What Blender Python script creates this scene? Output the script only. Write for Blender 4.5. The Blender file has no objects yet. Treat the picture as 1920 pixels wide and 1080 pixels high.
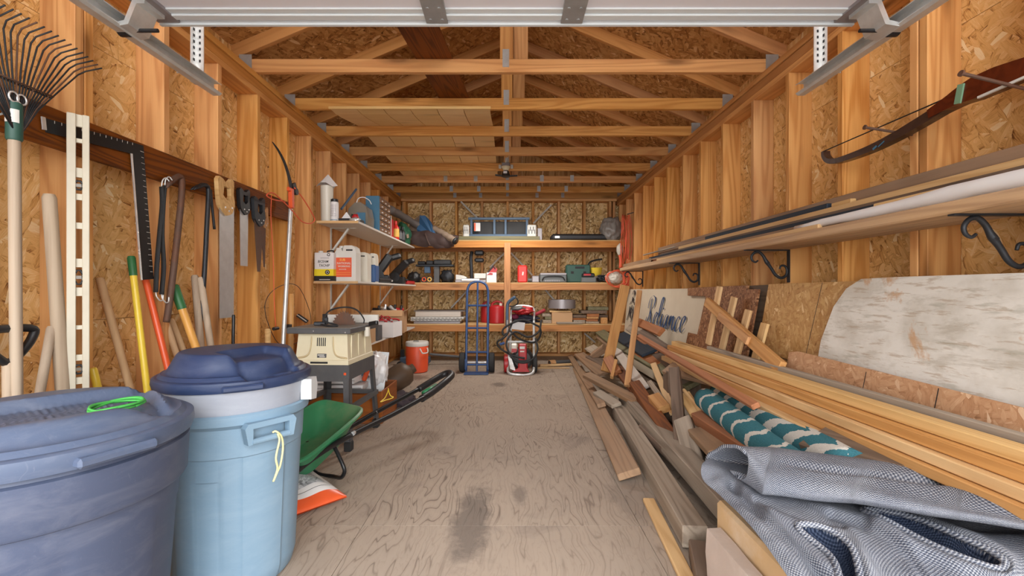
import bpy, bmesh, math, random
from mathutils import Vector, Matrix, Euler
random.seed(7)
PI = math.pi
SC = bpy.context.scene
C = SC.collection
# ------------------------------------------------------------------ camera, sky, sun, exposure
FL = 830.0                       # focal length in pixels of the 1920 px frame
cam_d = bpy.data.cameras.new('camera'); cam_d.sensor_width = 36; cam_d.sensor_fit = 'HORIZONTAL'
cam_d.lens = 36*FL/1920; cam_d.shift_x = 6/1920; cam_d.shift_y = 5/1920
cam_d.clip_start = .03
cam = bpy.data.objects.new('camera', cam_d); C.objects.link(cam)
cam.location = (0, 0, 1.03); cam.rotation_euler = (PI/2, 0, 0); SC.camera = cam
SC.view_settings.view_transform = 'Standard'; SC.view_settings.look = 'None'
SC.view_settings.gamma = 1; SC.view_settings.use_curve_mapping = False
SC.view_settings.exposure = 0.15
world = bpy.data.worlds.new('overcast_sky'); SC.world = world; world.use_nodes = True
bg = world.node_tree.nodes['Background']; bg.inputs[0].default_value = (.93, .965, 1, 1); bg.inputs[1].default_value = 3.4
def sun(name, rot, energy, angle, col):
    d = bpy.data.lights.new(name, 'SUN'); d.energy = energy; d.angle = math.radians(angle); d.color = col
    o = bpy.data.objects.new(name, d); C.objects.link(o); o.rotation_euler = [math.radians(a) for a in rot]
sun('hazy_sun', (72, 0, 4), 6.0, 80, (1, .985, .96))
# ------------------------------------------------------------------ mapping from photo pixels to real points
def at(px, py, Y=None, X=None, Z=None):
    a = (px-954)/FL; b = (545-py)/FL
    if Y is None:
        Y = X/a if X is not None else (Z-1.03)/b
    return Vector((a*Y, Y, 1.03+b*Y))
# ------------------------------------------------------------------ mesh helpers
def bm_(): return bmesh.new()
MATR = {}
def obj(name, bm, mat, parent=None, smooth=False, world=True, bevel=0):
    """links a bmesh as ONE mesh object; coordinates are world ones unless world=False"""
    if bevel:
        bmesh.ops.bevel(bm, geom=[e for e in bm.edges if len(e.link_faces) == 2 and e.calc_face_angle(0) > .5], offset=bevel, segments=1, affect='EDGES', clamp_overlap=True)
    if parent is not None and world:
        bm.transform(wm(parent).inverted())
    me = bpy.data.meshes.new(name)
    bmesh.ops.recalc_face_normals(bm, faces=bm.faces)
    bm.to_mesh(me); bm.free()
    if smooth:
        for p in me.polygons: p.use_smooth = True
        if smooth is not True: 
            me.set_sharp_from_angle(angle=math.radians(smooth))
    me.materials.append(mat)
    o = bpy.data.objects.new(name, me); C.objects.link(o)
    if parent is not None: o.parent = parent
    return o
def wm(o):
    m = o.matrix_basis.copy()
    while o.parent is not None:
        o = o.parent; m = o.matrix_basis @ m
    return m
def tag(o, label, cat, group=None, kind=None):
    if label: o['label'] = label
    if cat: o['category'] = cat
    if group: o['group'] = group
    if kind: o['kind'] = kind
    return o
def thing(name, label, cat, loc=(0, 0, 0), rz=0, group=None, rot=None):
    o = bpy.data.objects.new(name, None); C.objects.link(o); o.empty_display_size = .05
    o.location = loc; o.rotation_euler = rot if rot else (0, 0, rz)
    return tag(o, label, cat, group)
def setting(name):
    o = bpy.data.objects.new(name, None); C.objects.link(o); o['kind'] = 'structure'; return o
def box(bm, c, s, rot=None):
    m = Matrix.Translation(Vector(c))
    if rot is not None: m = m @ (rot if isinstance(rot, Matrix) else Euler(rot).to_matrix().to_4x4())
    m = m @ Matrix.Diagonal((s[0], s[1], s[2], 1))
    r = bmesh.ops.create_cube(bm, size=1, matrix=m); return r['verts']
def bb(x0, x1, y0, y1, z0, z1, bm=None):
    bm = bm or bm_(); box(bm, ((x0+x1)/2, (y0+y1)/2, (z0+z1)/2), (abs(x1-x0), abs(y1-y0), abs(z1-z0))); return bm
def cr(pts, n=6, closed=False):
    pts = [Vector(p) for p in pts]; out = []; N = len(pts)
    for i in range(N if closed else N-1):
        p0 = pts[(i-1) % N] if closed or i > 0 else pts[i]*2-pts[i+1]
        p1, p2 = pts[i], pts[(i+1) % N]
        p3 = pts[(i+2) % N] if closed or i+2 < N else p2*2-p1
        for k in range(n):
            t = k/n
            out.append(.5*((2*p1)+(p2-p0)*t+(2*p0-5*p1+4*p2-p3)*t*t+(3*p1-p0-3*p2+p3)*t**3))
    if not closed: out.append(pts[-1])
    return out
def tube(bm, pts, r, seg=8, closed=False, cap=True, flat=1.0, up=None):
    pts = [Vector(p) for p in pts]; N = len(pts)
    rs = r if isinstance(r, (list, tuple)) else [r]*N
    rings = []; nrm = None
    for i, p in enumerate(pts):
        if closed: t = pts[(i+1) % N]-pts[i-1]
        else: t = pts[min(i+1, N-1)]-pts[max(i-1, 0)]
        if t.length < 1e-9: t = Vector((0, 0, 1))
        t.normalize()
        if nrm is None:
            nrm = Vector(up) if up else (Vector((0, 0, 1)) if abs(t.z) < .9 else Vector((1, 0, 0)))
        nrm = (nrm-t*nrm.dot(t))
        if nrm.length < 1e-6: nrm = t.orthogonal()
        nrm.normalize(); b = t.cross(nrm)
        rings.append([bm.verts.new(p+(nrm*math.cos(a)*flat+b*math.sin(a))*rs[i]) for a in (2*PI*k/seg for k in range(seg))])
    for i in range(N if closed else N-1):
        A, B = rings[i], rings[(i+1) % N]
        for k in range(seg):
            bm.faces.new((A[k], A[(k+1) % seg], B[(k+1) % seg], B[k]))
    if cap and not closed:
        bm.faces.new(rings[0]); bm.faces.new(rings[-1])
    return bm
def lathe(bm, prof, seg=24, c=(0, 0, 0), cap=True, M=None, rfun=None):
    """prof: (r,z) pairs turned round z at c; M: matrix applied afterwards"""
    rings = []; c = Vector(c)
    for r, z in prof:
        ring = []
        for k in range(seg):
            a = 2*PI*k/seg; rr = r*(rfun(a, z) if rfun else 1)
            v = Vector((rr*math.cos(a), rr*math.sin(a), z))
            ring.append(bm.verts.new(c+((M @ v) if M else v)))
        rings.append(ring)
    for A, B in zip(rings, rings[1:]):
        for k in range(seg): bm.faces.new((A[k], A[(k+1) % seg], B[(k+1) % seg], B[k]))
    if cap:
        bm.faces.new(rings[0]); bm.faces.new(rings[-1])
    return bm
def prism(bm, poly, o, u, v, t):
    """polygon (a,b) pairs in the plane o + a*u + b*v, thickness vector t"""
    o, u, v, t = Vector(o), Vector(u), Vector(v), Vector(t)
    A = [bm.verts.new(o+u*a+v*b) for a, b in poly]; B = [bm.verts.new(p.co+t) for p in A]
    bm.faces.new(A); bm.faces.new(B); n = len(A)
    for i in range(n): bm.faces.new((A[i], A[(i+1) % n], B[(i+1) % n], B[i]))
    return bm
def cyl(bm, a, b, r, seg=12, r2=None):
    return tube(bm, [a, b], [r, r if r2 is None else r2], seg)
def grid(bm, f, nu, nv, th=0, closed_u=False):
    """surface f(u,v)->Vector on 0..1; th: shell thickness"""
    V = [[bm.verts.new(f(i/nu, j/nv)) for j in range(nv+1)] for i in range(nu if closed_u else nu+1)]
    fs = []
    for i in range(nu):
        for j in range(nv):
            A, B = V[i], V[(i+1) % len(V)]
            fs.append(bm.faces.new((A[j], B[j], B[j+1], A[j+1])))
    if th:
        bmesh.ops.recalc_face_normals(bm, faces=fs)
        bmesh.ops.solidify(bm, geom=fs, thickness=th)
    return bm
def axes(x, up):
    x = Vector(x).normalized(); up = Vector(up); y = up.cross(x)
    if y.length < 1e-6: y = x.orthogonal()
    y.normalize(); z = x.cross(y)
    return Matrix((x, y, z)).transposed().to_4x4()
_bc = {}
def lum_mesh(L, w, t, mat, bev=.003, bend=0):
    key = (round(L, 3), round(w, 4), round(t, 4), mat.name, bev, bend)
    if key in _bc: return _bc[key]
    bm = bm_(); box(bm, (0, 0, 0), (L, w, t))
    if bend:
        bmesh.ops.subdivide_edges(bm, edges=[e for e in bm.edges if abs(e.verts[0].co.x-e.verts[1].co.x) > L*.5], cuts=8)
        for v in bm.verts: v.co.z += bend*((2*v.co.x/L)**2-1)
    bmesh.ops.bevel(bm, geom=[e for e in bm.edges if len(e.link_faces) == 2 and e.calc_face_angle(0) > .5], offset=min(bev, t*.3), segments=1, affect='EDGES')
    me = bpy.data.meshes.new('board'); bm.to_mesh(me); bm.free(); me.materials.append(mat); _bc[key] = me
    return me
def lumber(name, a, b, w, t, mat, up=(0, 0, 1), parent=None, bev=.003, bend=0):
    """a board from a to b along its middle; w wide, t thick along up; grain runs along local x"""
    a, b = Vector(a), Vector(b); L = (b-a).length
    o = bpy.data.objects.new(name, lum_mesh(L, w, t, mat, bev, bend)); C.objects.link(o)
    m = Matrix.Translation((a+b)/2) @ axes(b-a, up)
    if parent is not None:
        o.parent = parent; m = wm(parent).inverted() @ m
    o.matrix_basis = m
    return o
def sheet(name, o, u, v, t, mat, parent=None, gap=.002):
    """flat sheet: corner o, edge vectors u and v, thickness t (towards u x v); own local axes so the flakes lie in it"""
    o, u, v = Vector(o), Vector(u), Vector(v)
    x = u.normalized(); n = x.cross(v).normalized(); y = n.cross(x)
    bm = bm_(); bb(gap, u.length-gap, gap, v.dot(y)-gap, 0, t, bm)
    me = bpy.data.meshes.new(name); bm.to_mesh(me); bm.free(); me.materials.append(mat)
    ob = bpy.data.objects.new(name, me); C.objects.link(ob)
    m = Matrix((x, y, n)).transposed().to_4x4(); m.translation = o
    if parent is not None:
        ob.parent = parent; m = wm(parent).inverted() @ m
    ob.matrix_basis = m
    return ob
# ------------------------------------------------------------------ materials
class NT:
    def __init__(s, name):
        s.m = bpy.data.materials.new(name); s.m.use_nodes = True; s.t = s.m.node_tree; s.p = s.t.nodes['Principled BSDF']
    def n(s, typ, **kw):
        x = s.t.nodes.new(typ)
        for k, v in kw.items():
            if k.startswith('i_'): s.set(x.inputs[k[2:].replace('_', ' ')], v)
            else: setattr(x, k, v)
        return x
    def set(s, inp, v):
        if isinstance(v, bpy.types.NodeSocket): s.t.links.new(v, inp)
        elif isinstance(v, (tuple, list)) and len(v) == 3 and inp.type == 'RGBA': inp.default_value = (*v, 1)
        else: inp.default_value = v
    def math(s, op, a, b=0, c=None):
        x = s.t.nodes.new('ShaderNodeMath'); x.operation = op; s.set(x.inputs[0], a); s.set(x.inputs[1], b)
        if c is not None: s.set(x.inputs[2], c)
        return x.outputs[0]
    def vm(s, op, a, b=None):
        x = s.t.nodes.new('ShaderNodeVectorMath'); x.operation = op; s.set(x.inputs[0], a)
        if b is not None: s.set(x.inputs[1], b)
        return x.outputs[0]
    def co(s, kind='Object', rnd=0):
        v = s.n('ShaderNodeTexCoord').outputs[kind]
        if rnd:
            r = s.n('ShaderNodeObjectInfo').outputs['Random']
            c = s.n('ShaderNodeCombineXYZ'); s.set(c.inputs[0], s.math('MULTIPLY', r, rnd)); s.set(c.inputs[1], s.math('MULTIPLY', r, rnd*.37)); s.set(c.inputs[2], s.math('MULTIPLY', r, rnd*.61))
            v = s.vm('ADD', v, c.outputs[0])
        return v
    def mapping(s, v, scale=(1, 1, 1), rot=(0, 0, 0), loc=(0, 0, 0)):
        x = s.n('ShaderNodeMapping'); s.set(x.inputs['Vector'], v); x.inputs['Scale'].default_value = scale; x.inputs['Rotation'].default_value = rot; x.inputs['Location'].default_value = loc
        return x.outputs[0]
    def noise(s, v, scale=5, detail=2, rough=.5, dist=0, out='Fac'):
        x = s.n('ShaderNodeTexNoise'); s.set(x.inputs['Vector'], v); x.inputs['Scale'].default_value = scale; x.inputs['Detail'].default_value = detail; x.inputs['Roughness'].default_value = rough; x.inputs['Distortion'].default_value = dist
        return x.outputs[out]
    def ramp(s, f, stops, interp='LINEAR'):
        x = s.n('ShaderNodeValToRGB'); s.set(x.inputs[0], f); r = x.color_ramp; r.interpolation = interp
        while len(r.elements) < len(stops): r.elements.new(.5)
        for e, (p, c) in zip(r.elements, stops):
            e.position = p; e.color = (*c, 1) if isinstance(c, tuple) else (c, c, c, 1)
        return x.outputs[0]
    def mix(s, f, a, b, blend='MIX'):
        x = s.n('ShaderNodeMix', data_type='RGBA', blend_type=blend); s.set(x.inputs['Factor'], f)
        s.set(x.inputs[6], a); s.set(x.inputs[7], b); return x.outputs[2]
    def hsv(s, c, h=.5, sat=1, v=1):
        x = s.n('ShaderNodeHueSaturation'); s.set(x.inputs['Color'], c); s.set(x.inputs['Hue'], h); s.set(x.inputs['Saturation'], sat); s.set(x.inputs['Value'], v); return x.outputs[0]
    def bump(s, h, st=.2, d=.01):
        x = s.n('ShaderNodeBump'); s.set(x.inputs['Height'], h); x.inputs['Strength'].default_value = st; x.inputs['Distance'].default_value = d; s.t.links.new(x.outputs[0], s.p.inputs['Normal'])
    def out(s, col=None, rough=.6, metal=0, spec=None):
        if col is not None: s.set(s.p.inputs['Base Color'], col)
        s.set(s.p.inputs['Roughness'], rough); s.set(s.p.inputs['Metallic'], metal)
        if spec is not None: s.p.inputs['Specular IOR Level'].default_value = spec
        return s.m
def srgb(r, g, b):
    f = lambda c: ((c/255+.055)/1.055)**2.4 if c > 10 else c/255/12.92
    return (f(r), f(g), f(b))
def wood(name, light, dark, grain=.6, knots=.8, var=.25, rough=.62, weather=None, wamt=.5, freq=9, axis='X'):
    s = NT(name); v = s.co('Object', 37)
    if axis == 'Z':
        q = s.n('ShaderNodeSeparateXYZ'); s.set(q.inputs[0], v); r_ = s.n('ShaderNodeCombineXYZ')
        for i, k in enumerate((2, 0, 1)): s.set(r_.inputs[i], q.outputs[k])
        v = r_.outputs[0]
    warp = s.noise(s.mapping(v, (.7, 5, 5)), 1, 2, .5)
    g = s.noise(s.mapping(v, (.55, 9, 9)), 1, 1.5, .4, .25)
    band = s.math('SINE', s.math('MULTIPLY', g, freq*6.283))
    band = s.ramp(s.math('MULTIPLY_ADD', band, .5, .5), [(0, 0.0), (.5, .22), (.85, .8), (1, 1.0)])
    fib = s.noise(s.mapping(v, (5, 240, 240)), 1, 2, .6)
    f = s.math('ADD', s.math('MULTIPLY', band, grain*.62), s.math('MULTIPLY', s.math('SUBTRACT', fib, .42), grain*.7))
    f = s.math('ADD', f, s.math('MULTIPLY', s.math('SUBTRACT', warp, .5), .7)); 
    col = s.mix(f, light, dark)
    if knots:
        vo = s.n('ShaderNodeTexVoronoi'); s.set(vo.inputs['Vector'], s.mapping(v, (1.3, 5.5, 5.5))); vo.inputs['Scale'].default_value = 1; vo.inputs['Randomness'].default_value = 1
        k = s.ramp(vo.outputs['Distance'], [(.05, 1.0), (.105, .55), (.2, 0.0)])
        col = s.mix(s.math('MULTIPLY', k, knots), col, tuple(c*.35 for c in dark))
    if weather:
        w = s.ramp(s.noise(s.mapping(v, (1.2, 6, 6)), 1, 3, .6), [(.3, 0.0), (.7, 1.0)])
        col = s.mix(s.math('MULTIPLY', w, wamt), col, weather)
    r = s.n('ShaderNodeObjectInfo').outputs['Random']
    r2 = s.math('FRACT', s.math('MULTIPLY', r, 7.31))
    col = s.hsv(col, s.math('MULTIPLY_ADD', r2, .003, .4995), s.math('MULTIPLY_ADD', r2, .12, .98), s.math('MULTIPLY_ADD', r, var, 1-var*.55))
    s.bump(s.math('ADD', fib, s.math('MULTIPLY', band, .4)), .18, .002)
    return s.out(col, rough, 0, .3)
def osb(name, ramp, sx=8, sy=27, tilt=0, rough=.6, streak=.5, big=.15, con=.34):
    s = NT(name); v = s.co('Object', 23)
    wv = s.noise(s.mapping(v, (3, 5, 5)), 1, 2, .5, 0, 'Color')
    v = s.vm('ADD', v, s.vm('MULTIPLY', s.vm('SUBTRACT', wv, (.5, .5, .5)), (.05, .045, 0)))
    tone = None
    for i, ang in enumerate((8, -34, 33, -14, 68, 18, -62)):
        a = math.radians(ang+tilt)
        m = s.mapping(v, (sx*(1+.13*i), sy*(1+.1*i), 0), (0, 0, 0))
        mp = s.n('ShaderNodeVectorRotate', rotation_type='Z_AXIS'); s.set(mp.inputs['Vector'], v); mp.inputs['Angle'].default_value = a
        m = s.mapping(mp.outputs[0], (sx*(1+.13*i), sy*(1+.1*i), 0), (0, 0, 0), (i*3.7, i*1.9, 0))
        vo = s.n('ShaderNodeTexVoronoi', voronoi_dimensions='2D'); s.set(vo.inputs['Vector'], m); vo.inputs['Scale'].default_value = 1
        sep = s.n('ShaderNodeSeparateColor'); s.set(sep.inputs[0], vo.outputs['Color'])
        st = s.noise(s.mapping(m, (.6, 9, 1)), 1, 2, .6)
        st2 = s.noise(s.mapping(m, (1.4, 4, 1)), 1.6, 3, .65)
        t = s.math('ADD', s.math('MULTIPLY_ADD', sep.outputs[0], con, .5-con*.5), s.math('MULTIPLY', s.math('SUBTRACT', st, .5), streak))
        t = s.math('ADD', t, s.math('MULTIPLY', s.math('SUBTRACT', st2, .5), .55))
        t = s.math('ADD', t, s.math('MULTIPLY', s.math('GREATER_THAN', sep.outputs[2], .955), .32))
        t = s.math('SUBTRACT', t, s.math('MULTIPLY', s.math('MAXIMUM', s.math('SUBTRACT', vo.outputs['Distance'], .55), 0), .75))
        if tone is None: tone = t
        else:
            k = s.math('GREATER_THAN', sep.outputs[1], .58)
            x = s.n('ShaderNodeMix', data_type='FLOAT'); s.set(x.inputs[0], k); s.set(x.inputs[2], tone); s.set(x.inputs[3], t); tone = x.outputs[0]
    tone = s.math('ADD', tone, s.math('MULTIPLY', s.math('SUBTRACT', s.noise(v, 2.2, 2), .5), big))
    col = s.ramp(tone, ramp)
    s.bump(tone, .3, .002)
    return s.out(col, rough, 0, .35)
def plain(name, col, rough=.5, metal=0, var=.12, scale=14, dirt=None, damt=.3, spec=None, bump=0, rnd=0):
    s = NT(name); v = s.co('Object', 5)
    n = s.noise(v, scale, 4, .6)
    c = s.hsv(col, .5, 1, s.math('MULTIPLY_ADD', n, var*2, 1-var))
    if dirt:
        d = s.ramp(s.noise(v, scale*.35, 5, .7), [(.5, 0.0), (.75, 1.0)])
        c = s.mix(s.math('MULTIPLY', d, damt), c, dirt)
    if bump: s.bump(n, bump, .004)
    return s.out(c, s.math('MULTIPLY_ADD', n, .2, rough-.1), metal, spec)
def scuffed(name, col, light, rough=.45, amt=.5, vscale=1):
    """moulded plastic with dusty scuffs"""
    s = NT(name); v = s.co('Object')
    a = s.ramp(s.noise(s.mapping(v, (3, 3, 9)), 2.2*vscale, 6, .7, .6), [(.45, 0.0), (.72, 1.0)])
    b = s.ramp(s.noise(s.mapping(v, (9, 60, 20)), 1.3, 3, .7, 1.5), [(.62, 0.0), (.75, 1.0)])
    k = s.math('MAXIMUM', s.math('MULTIPLY', a, amt*.7), s.math('MULTIPLY', b, amt*.5))
    c = s.mix(k, col, light)
    fine = s.noise(v, 220, 2); s.bump(fine, .06, .002)
    return s.out(c, s.math('MULTIPLY_ADD', k, .3, rough), 0, .4)
M = {}
PINE_L, PINE_D = srgb(222, 166, 96), srgb(184, 120, 56)
M['stud'] = wood('stud_fir', srgb(224, 170, 112), srgb(180, 116, 64), .85, .8, .2, freq=8)
M['truss'] = wood('truss_fir', srgb(224, 170, 110), srgb(182, 118, 66), .7, .75, .2)
M['rafter'] = wood('rafter_fir', srgb(206, 150, 98), srgb(168, 112, 64), .5, .5, .18)
M['pine'] = wood('pine_board', srgb(218, 182, 134), srgb(184, 140, 92), .75, .6, .16)
M['fir'] = wood('orange_fir', srgb(204, 156, 108), srgb(162, 110, 70), .75, .5, .18)
M['shelf_fir'] = wood('shelf_fir', srgb(196, 138, 90), srgb(154, 100, 62), .6, .6, .15)
M['dark'] = wood('stained_plank', srgb(128, 74, 40), srgb(66, 34, 20), .95, .3, .12, freq=15)
M['brown'] = wood('dusty_brown_board', srgb(160, 126, 98), srgb(108, 80, 60), .75, .6, .2, weather=srgb(154, 136, 116), wamt=.5)
M['gray'] = wood('weathered_board', srgb(176, 162, 146), srgb(112, 98, 86), .85, .4, .2, weather=srgb(140, 124, 106), wamt=.55)
M['driftwood'] = wood('dark_weathered_board', srgb(118, 98, 84), srgb(66, 52, 44), .8, .5, .2, weather=srgb(128, 112, 98), wamt=.4)
M['moss'] = wood('mossy_board', srgb(128, 120, 98), srgb(82, 76, 58), .8, .3, .15, weather=srgb(120, 118, 80), wamt=.6)
M['redwood'] = wood('red_brown_timber', srgb(170, 112, 76), srgb(128, 78, 50), .5, .3, .15)
M['navy'] = wood('navy_painted_board', srgb(44, 54, 66), srgb(26, 33, 44), .5, 0, .2)
M['panelling'] = wood('panelling_tan', srgb(244, 210, 156), srgb(222, 178, 116), .4, .3, .15)
M['white_board'] = wood('whitened_board', srgb(206, 196, 186), srgb(176, 162, 150), .4, .2, .1)
M['shelfwood'] = wood('rough_sawn_plank', srgb(196, 160, 122), srgb(146, 110, 80), .8, .5, .12, weather=srgb(180, 160, 140), wamt=.5)
M['handle_wood'] = wood('ash_handle', srgb(206, 174, 138), srgb(164, 128, 96), .4, 0, .2, axis='Z')
M['handle_gray'] = wood('grayed_handle', srgb(184, 166, 146), srgb(140, 118, 98), .5, .2, .14, axis='Z')
M['handle_gold'] = wood('varnished_handle', srgb(218, 166, 100), srgb(186, 128, 66), .4, 0, .12, rough=.35, axis='Z')
M['osb'] = osb('osb_wall', [(.08, srgb(116, 74, 38)), (.25, srgb(190, 140, 80)), (.41, srgb(226, 182, 116)), (.62, srgb(236, 196, 134)), (.86, srgb(250, 230, 188))], 9, 34, streak=.62)
M['osb_back'] = osb('osb_back_wall', [(.06, srgb(120, 86, 44)), (.28, srgb(190, 148, 88)), (.5, srgb(222, 184, 122)), (.72, srgb(234, 202, 144)), (.95, srgb(250, 230, 184))], 9, 30, con=.75)
M['osb_roof'] = osb('osb_roof', [(.08, srgb(100, 62, 30)), (.28, srgb(168, 116, 62)), (.48, srgb(200, 148, 88)), (.7, srgb(216, 168, 108)), (.95, srgb(242, 210, 160))], 9, 30, con=.5)
M['osb_dark'] = osb('osb_leaning_dark', [(.05, srgb(84, 48, 24)), (.35, srgb(128, 82, 50)), (.65, srgb(156, 106, 70)), (1, srgb(206, 160, 118))], 22, 70, con=.6)
M['osb_light'] = osb('osb_leaning_light', [(.05, srgb(146, 100, 50)), (.35, srgb(188, 140, 84)), (.65, srgb(208, 166, 108)), (1, srgb(232, 200, 150))], 14, 46)
M['osb_strip'] = osb('osb_strip_sheet', [(.05, srgb(150, 106, 72)), (.35, srgb(186, 138, 100)), (.65, srgb(204, 160, 122)), (1, srgb(228, 194, 160))], 14, 46)
def floor_mat():
    s = NT('worn_plywood'); v = s.co('Object', 11)
    v0 = s.vm('ADD', v, s.vm('MULTIPLY', s.vm('SUBTRACT', s.noise(v, 3, 2, .5, 0, 'Color'), (.5, .5, .5)), (.12, .25, 0)))
    n = s.noise(s.mapping(v0, (4.6, .62, 1)), 1, 3, .5, .35)
    band = s.math('FRACT', s.math('MULTIPLY', n, 26))
    line = s.ramp(band, [(0, .8), (.08, .1), (.5, 0.0), (.86, .15), (.97, 1.0)])
    dens = s.ramp(s.noise(v, 2.1, 3, .55), [(.36, .18), (.62, 1.0)])
    n2 = s.noise(s.mapping(v0, (15, 2.6, 1)), 1, 3, .6)
    line2 = s.ramp(s.math('FRACT', s.math('MULTIPLY', n2, 9)), [(0, .8), (.15, 0.0), (.85, .1), (1, .8)])
    base = s.mix(s.noise(v, 1.1, 4, .6), srgb(184, 167, 150), srgb(160, 146, 133))
    dark = srgb(100, 86, 76)
    c = s.mix(s.math('MULTIPLY', s.math('MULTIPLY', line, dens), .75), base, dark)
    c = s.mix(s.math('MULTIPLY', line2, .22), c, srgb(116, 98, 84))
    st = s.ramp(s.noise(v, 2.7, 6, .68, .4), [(.58, 0.0), (.74, 1.0)])
    c = s.mix(s.math('MULTIPLY', st, .45), c, srgb(112, 102, 98))
    gp = s.n('ShaderNodeNewGeometry').outputs['Position']
    for (cx, cy, rx, ry, amt, dc) in ((-.165, 2.0, .10, .42, .62, srgb(88, 80, 76)), (.055, 2.22, .05, .12, .5, srgb(96, 88, 84)), (-.11, 4.85, .10, .13, .6, srgb(84, 76, 70)), (-1.16, 5.25, .26, .20, .6, srgb(100, 78, 64)), (.62, 2.2, .14, .3, .3, srgb(100, 92, 88))):
        d = s.vm('MULTIPLY', s.vm('SUBTRACT', gp, (cx, cy, 0)), (1/rx, 1/ry, 0))
        ln = s.n('ShaderNodeVectorMath', operation='LENGTH'); s.set(ln.inputs[0], d)
        q = s.math('ADD', ln.outputs['Value'], s.math('MULTIPLY', s.math('SUBTRACT', s.noise(v, 9, 5, .7), .5), 1.5))
        c = s.mix(s.math('MULTIPLY', s.ramp(q, [(.55, 1.0), (1.0, 0.0)]), amt), c, dc)
    sp = s.n('ShaderNodeTexVoronoi'); s.set(sp.inputs['Vector'], v); sp.inputs['Scale'].default_value = 9
    k = s.ramp(sp.outputs['Distance'], [(.02, 1.0), (.03, 0.0)])
    c = s.mix(s.math('MULTIPLY', k, .6), c, srgb(226, 220, 212))
    s.bump(s.math('SUBTRACT', n2, line), .15, .002)
    return s.out(c, .72, 0, .3)
M['floor'] = floor_mat()
def galv(name, col=(.62, .64, .64), rough=.38):
    s = NT(name); v = s.co('Object')
    n = s.noise(s.mapping(v, (6, 6, 6)), 3, 5, .65); 
    return s.out(s.hsv(col, .5, 1, s.math('MULTIPLY_ADD', n, .5, .72)), s.math('MULTIPLY_ADD', n, .3, rough-.12), .6)
M['galv'] = galv('galvanised_steel', (.72, .74, .74)); M['plate'] = galv('nail_plate_steel', (.5, .52, .52), .45)
M['steel'] = galv('saw_steel', (.55, .55, .55), .4); M['chrome'] = galv('chrome', (.8, .8, .8), .2)
M['iron'] = plain('black_iron', srgb(52, 54, 58), .5, .5, .3, 40, bump=.3)
M['rust'] = plain('rusty_iron', srgb(104, 80, 68), .7, .4, .35, 30, srgb(130, 78, 48), .6, bump=.2)
M['black'] = plain('black_plastic', srgb(34, 34, 36), .45)
M['blackmetal'] = plain('black_enamel', srgb(38, 39, 41), .35, .3)
M['rubber'] = plain('black_rubber', srgb(40, 40, 41), .8)
M['levelcream'] = plain('cream_enamel', srgb(208, 201, 182), .5, 0, .05, 6, srgb(160, 148, 126), .35)
M['white'] = plain('white_paint', srgb(214, 212, 206), .45, 0, .05)
M['door_white'] = plain('door_panel_white', srgb(226, 224, 232), .5, 0, .03, 3)
M['door_rail'] = plain('door_rail_white', srgb(214, 220, 224), .35, 0, .04, 3)
M['door_gray'] = galv('door_stile_steel', (.42, .43, .44), .5)
M['cream'] = plain('cream_plastic', srgb(222, 212, 182), .5, 0, .05, 5, srgb(190, 176, 140), .3)
M['dkgray'] = plain('dark_gray_steel', srgb(86, 86, 88), .55, .2, .2, 20, srgb(120, 116, 110), .3)
M['green'] = plain('green_poly', srgb(48, 124, 84), .45, 0, .15, 6, srgb(150, 140, 110), .45)
M['tipgreen'] = plain('green_grip', srgb(44, 104, 58), .5)
M['yellow'] = plain('yellow_fibreglass', srgb(238, 206, 70), .35)
M['orange'] = plain('orange_fibreglass', srgb(226, 92, 48), .35)
M['orangecord'] = plain('orange_cord', srgb(228, 98, 62), .5)
M['cooler'] = plain('orange_cooler', srgb(228, 86, 48), .45, 0, .06, 6)
M['red'] = plain('red_plastic', srgb(178, 36, 40), .4, 0, .12)
M['redbright'] = plain('bright_red', srgb(212, 48, 40), .4)
M['blue'] = plain('blue_enamel', srgb(50, 80, 128), .35, .1, .15, 20)
M['gray'].name = 'weathered_board'
M['paper'] = plain('white_card', srgb(228, 226, 226), .6, 0, .04)
M['cardboard'] = plain('cardboard', srgb(190, 150, 110), .75, 0, .08, 8)
M['lblue'] = plain('blue_case', srgb(66, 116, 146), .5, 0, .1)
M['yellowlab'] = plain('yellow_label', srgb(238, 216, 40), .5, 0, .03)
M['orangelab'] = plain('orange_label', srgb(226, 90, 50), .5, 0, .03)
M['gold'] = plain('gold_print', srgb(240, 190, 90), .5)
M['dgreen'] = plain('dark_green_plastic', srgb(44, 82, 72), .5)
M['gcase'] = plain('gray_case', srgb(104, 108, 108), .45)
M['tarp'] = plain('gray_tarp', srgb(116, 108, 104), .7, 0, .15, 12)
M['tarp_tan'] = plain('tan_canvas', srgb(150, 130, 112), .75, 0, .12, 14)
M['tarp_blue'] = plain('blue_nylon', srgb(52, 94, 134), .55, 0, .2, 8)
M['tarp_brown'] = plain('brown_canvas', srgb(70, 52, 48), .7, 0, .2, 10)
M['tarp_green'] = plain('green_nylon', srgb(38, 92, 66), .55, 0, .2, 8)
M['clear'] = plain('cloudy_plastic', srgb(214, 208, 194), .35, 0, .08, 8)
M['smoke'] = plain('tinted_plastic', srgb(130, 122, 110), .2, 0, .15, 6)
M['sign'] = plain('cream_sign', srgb(214, 200, 178), .55, 0, .05, 4, srgb(186, 168, 146), .35)
M['signblue'] = plain('sign_blue', srgb(36, 74, 120), .5)
M['signdark'] = plain('sign_ink', srgb(58, 54, 60), .6)
M['ink'] = plain('black_ink', srgb(30, 30, 32), .6)
M['graymetal'] = plain('gray_sheet_metal', srgb(150, 144, 146), .4, .4, .08, 5)
M['foam'] = plain('tan_foam_block', srgb(206, 172, 128), .8, 0, .1, 12, srgb(226, 210, 190), .6, bump=.2)
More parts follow.
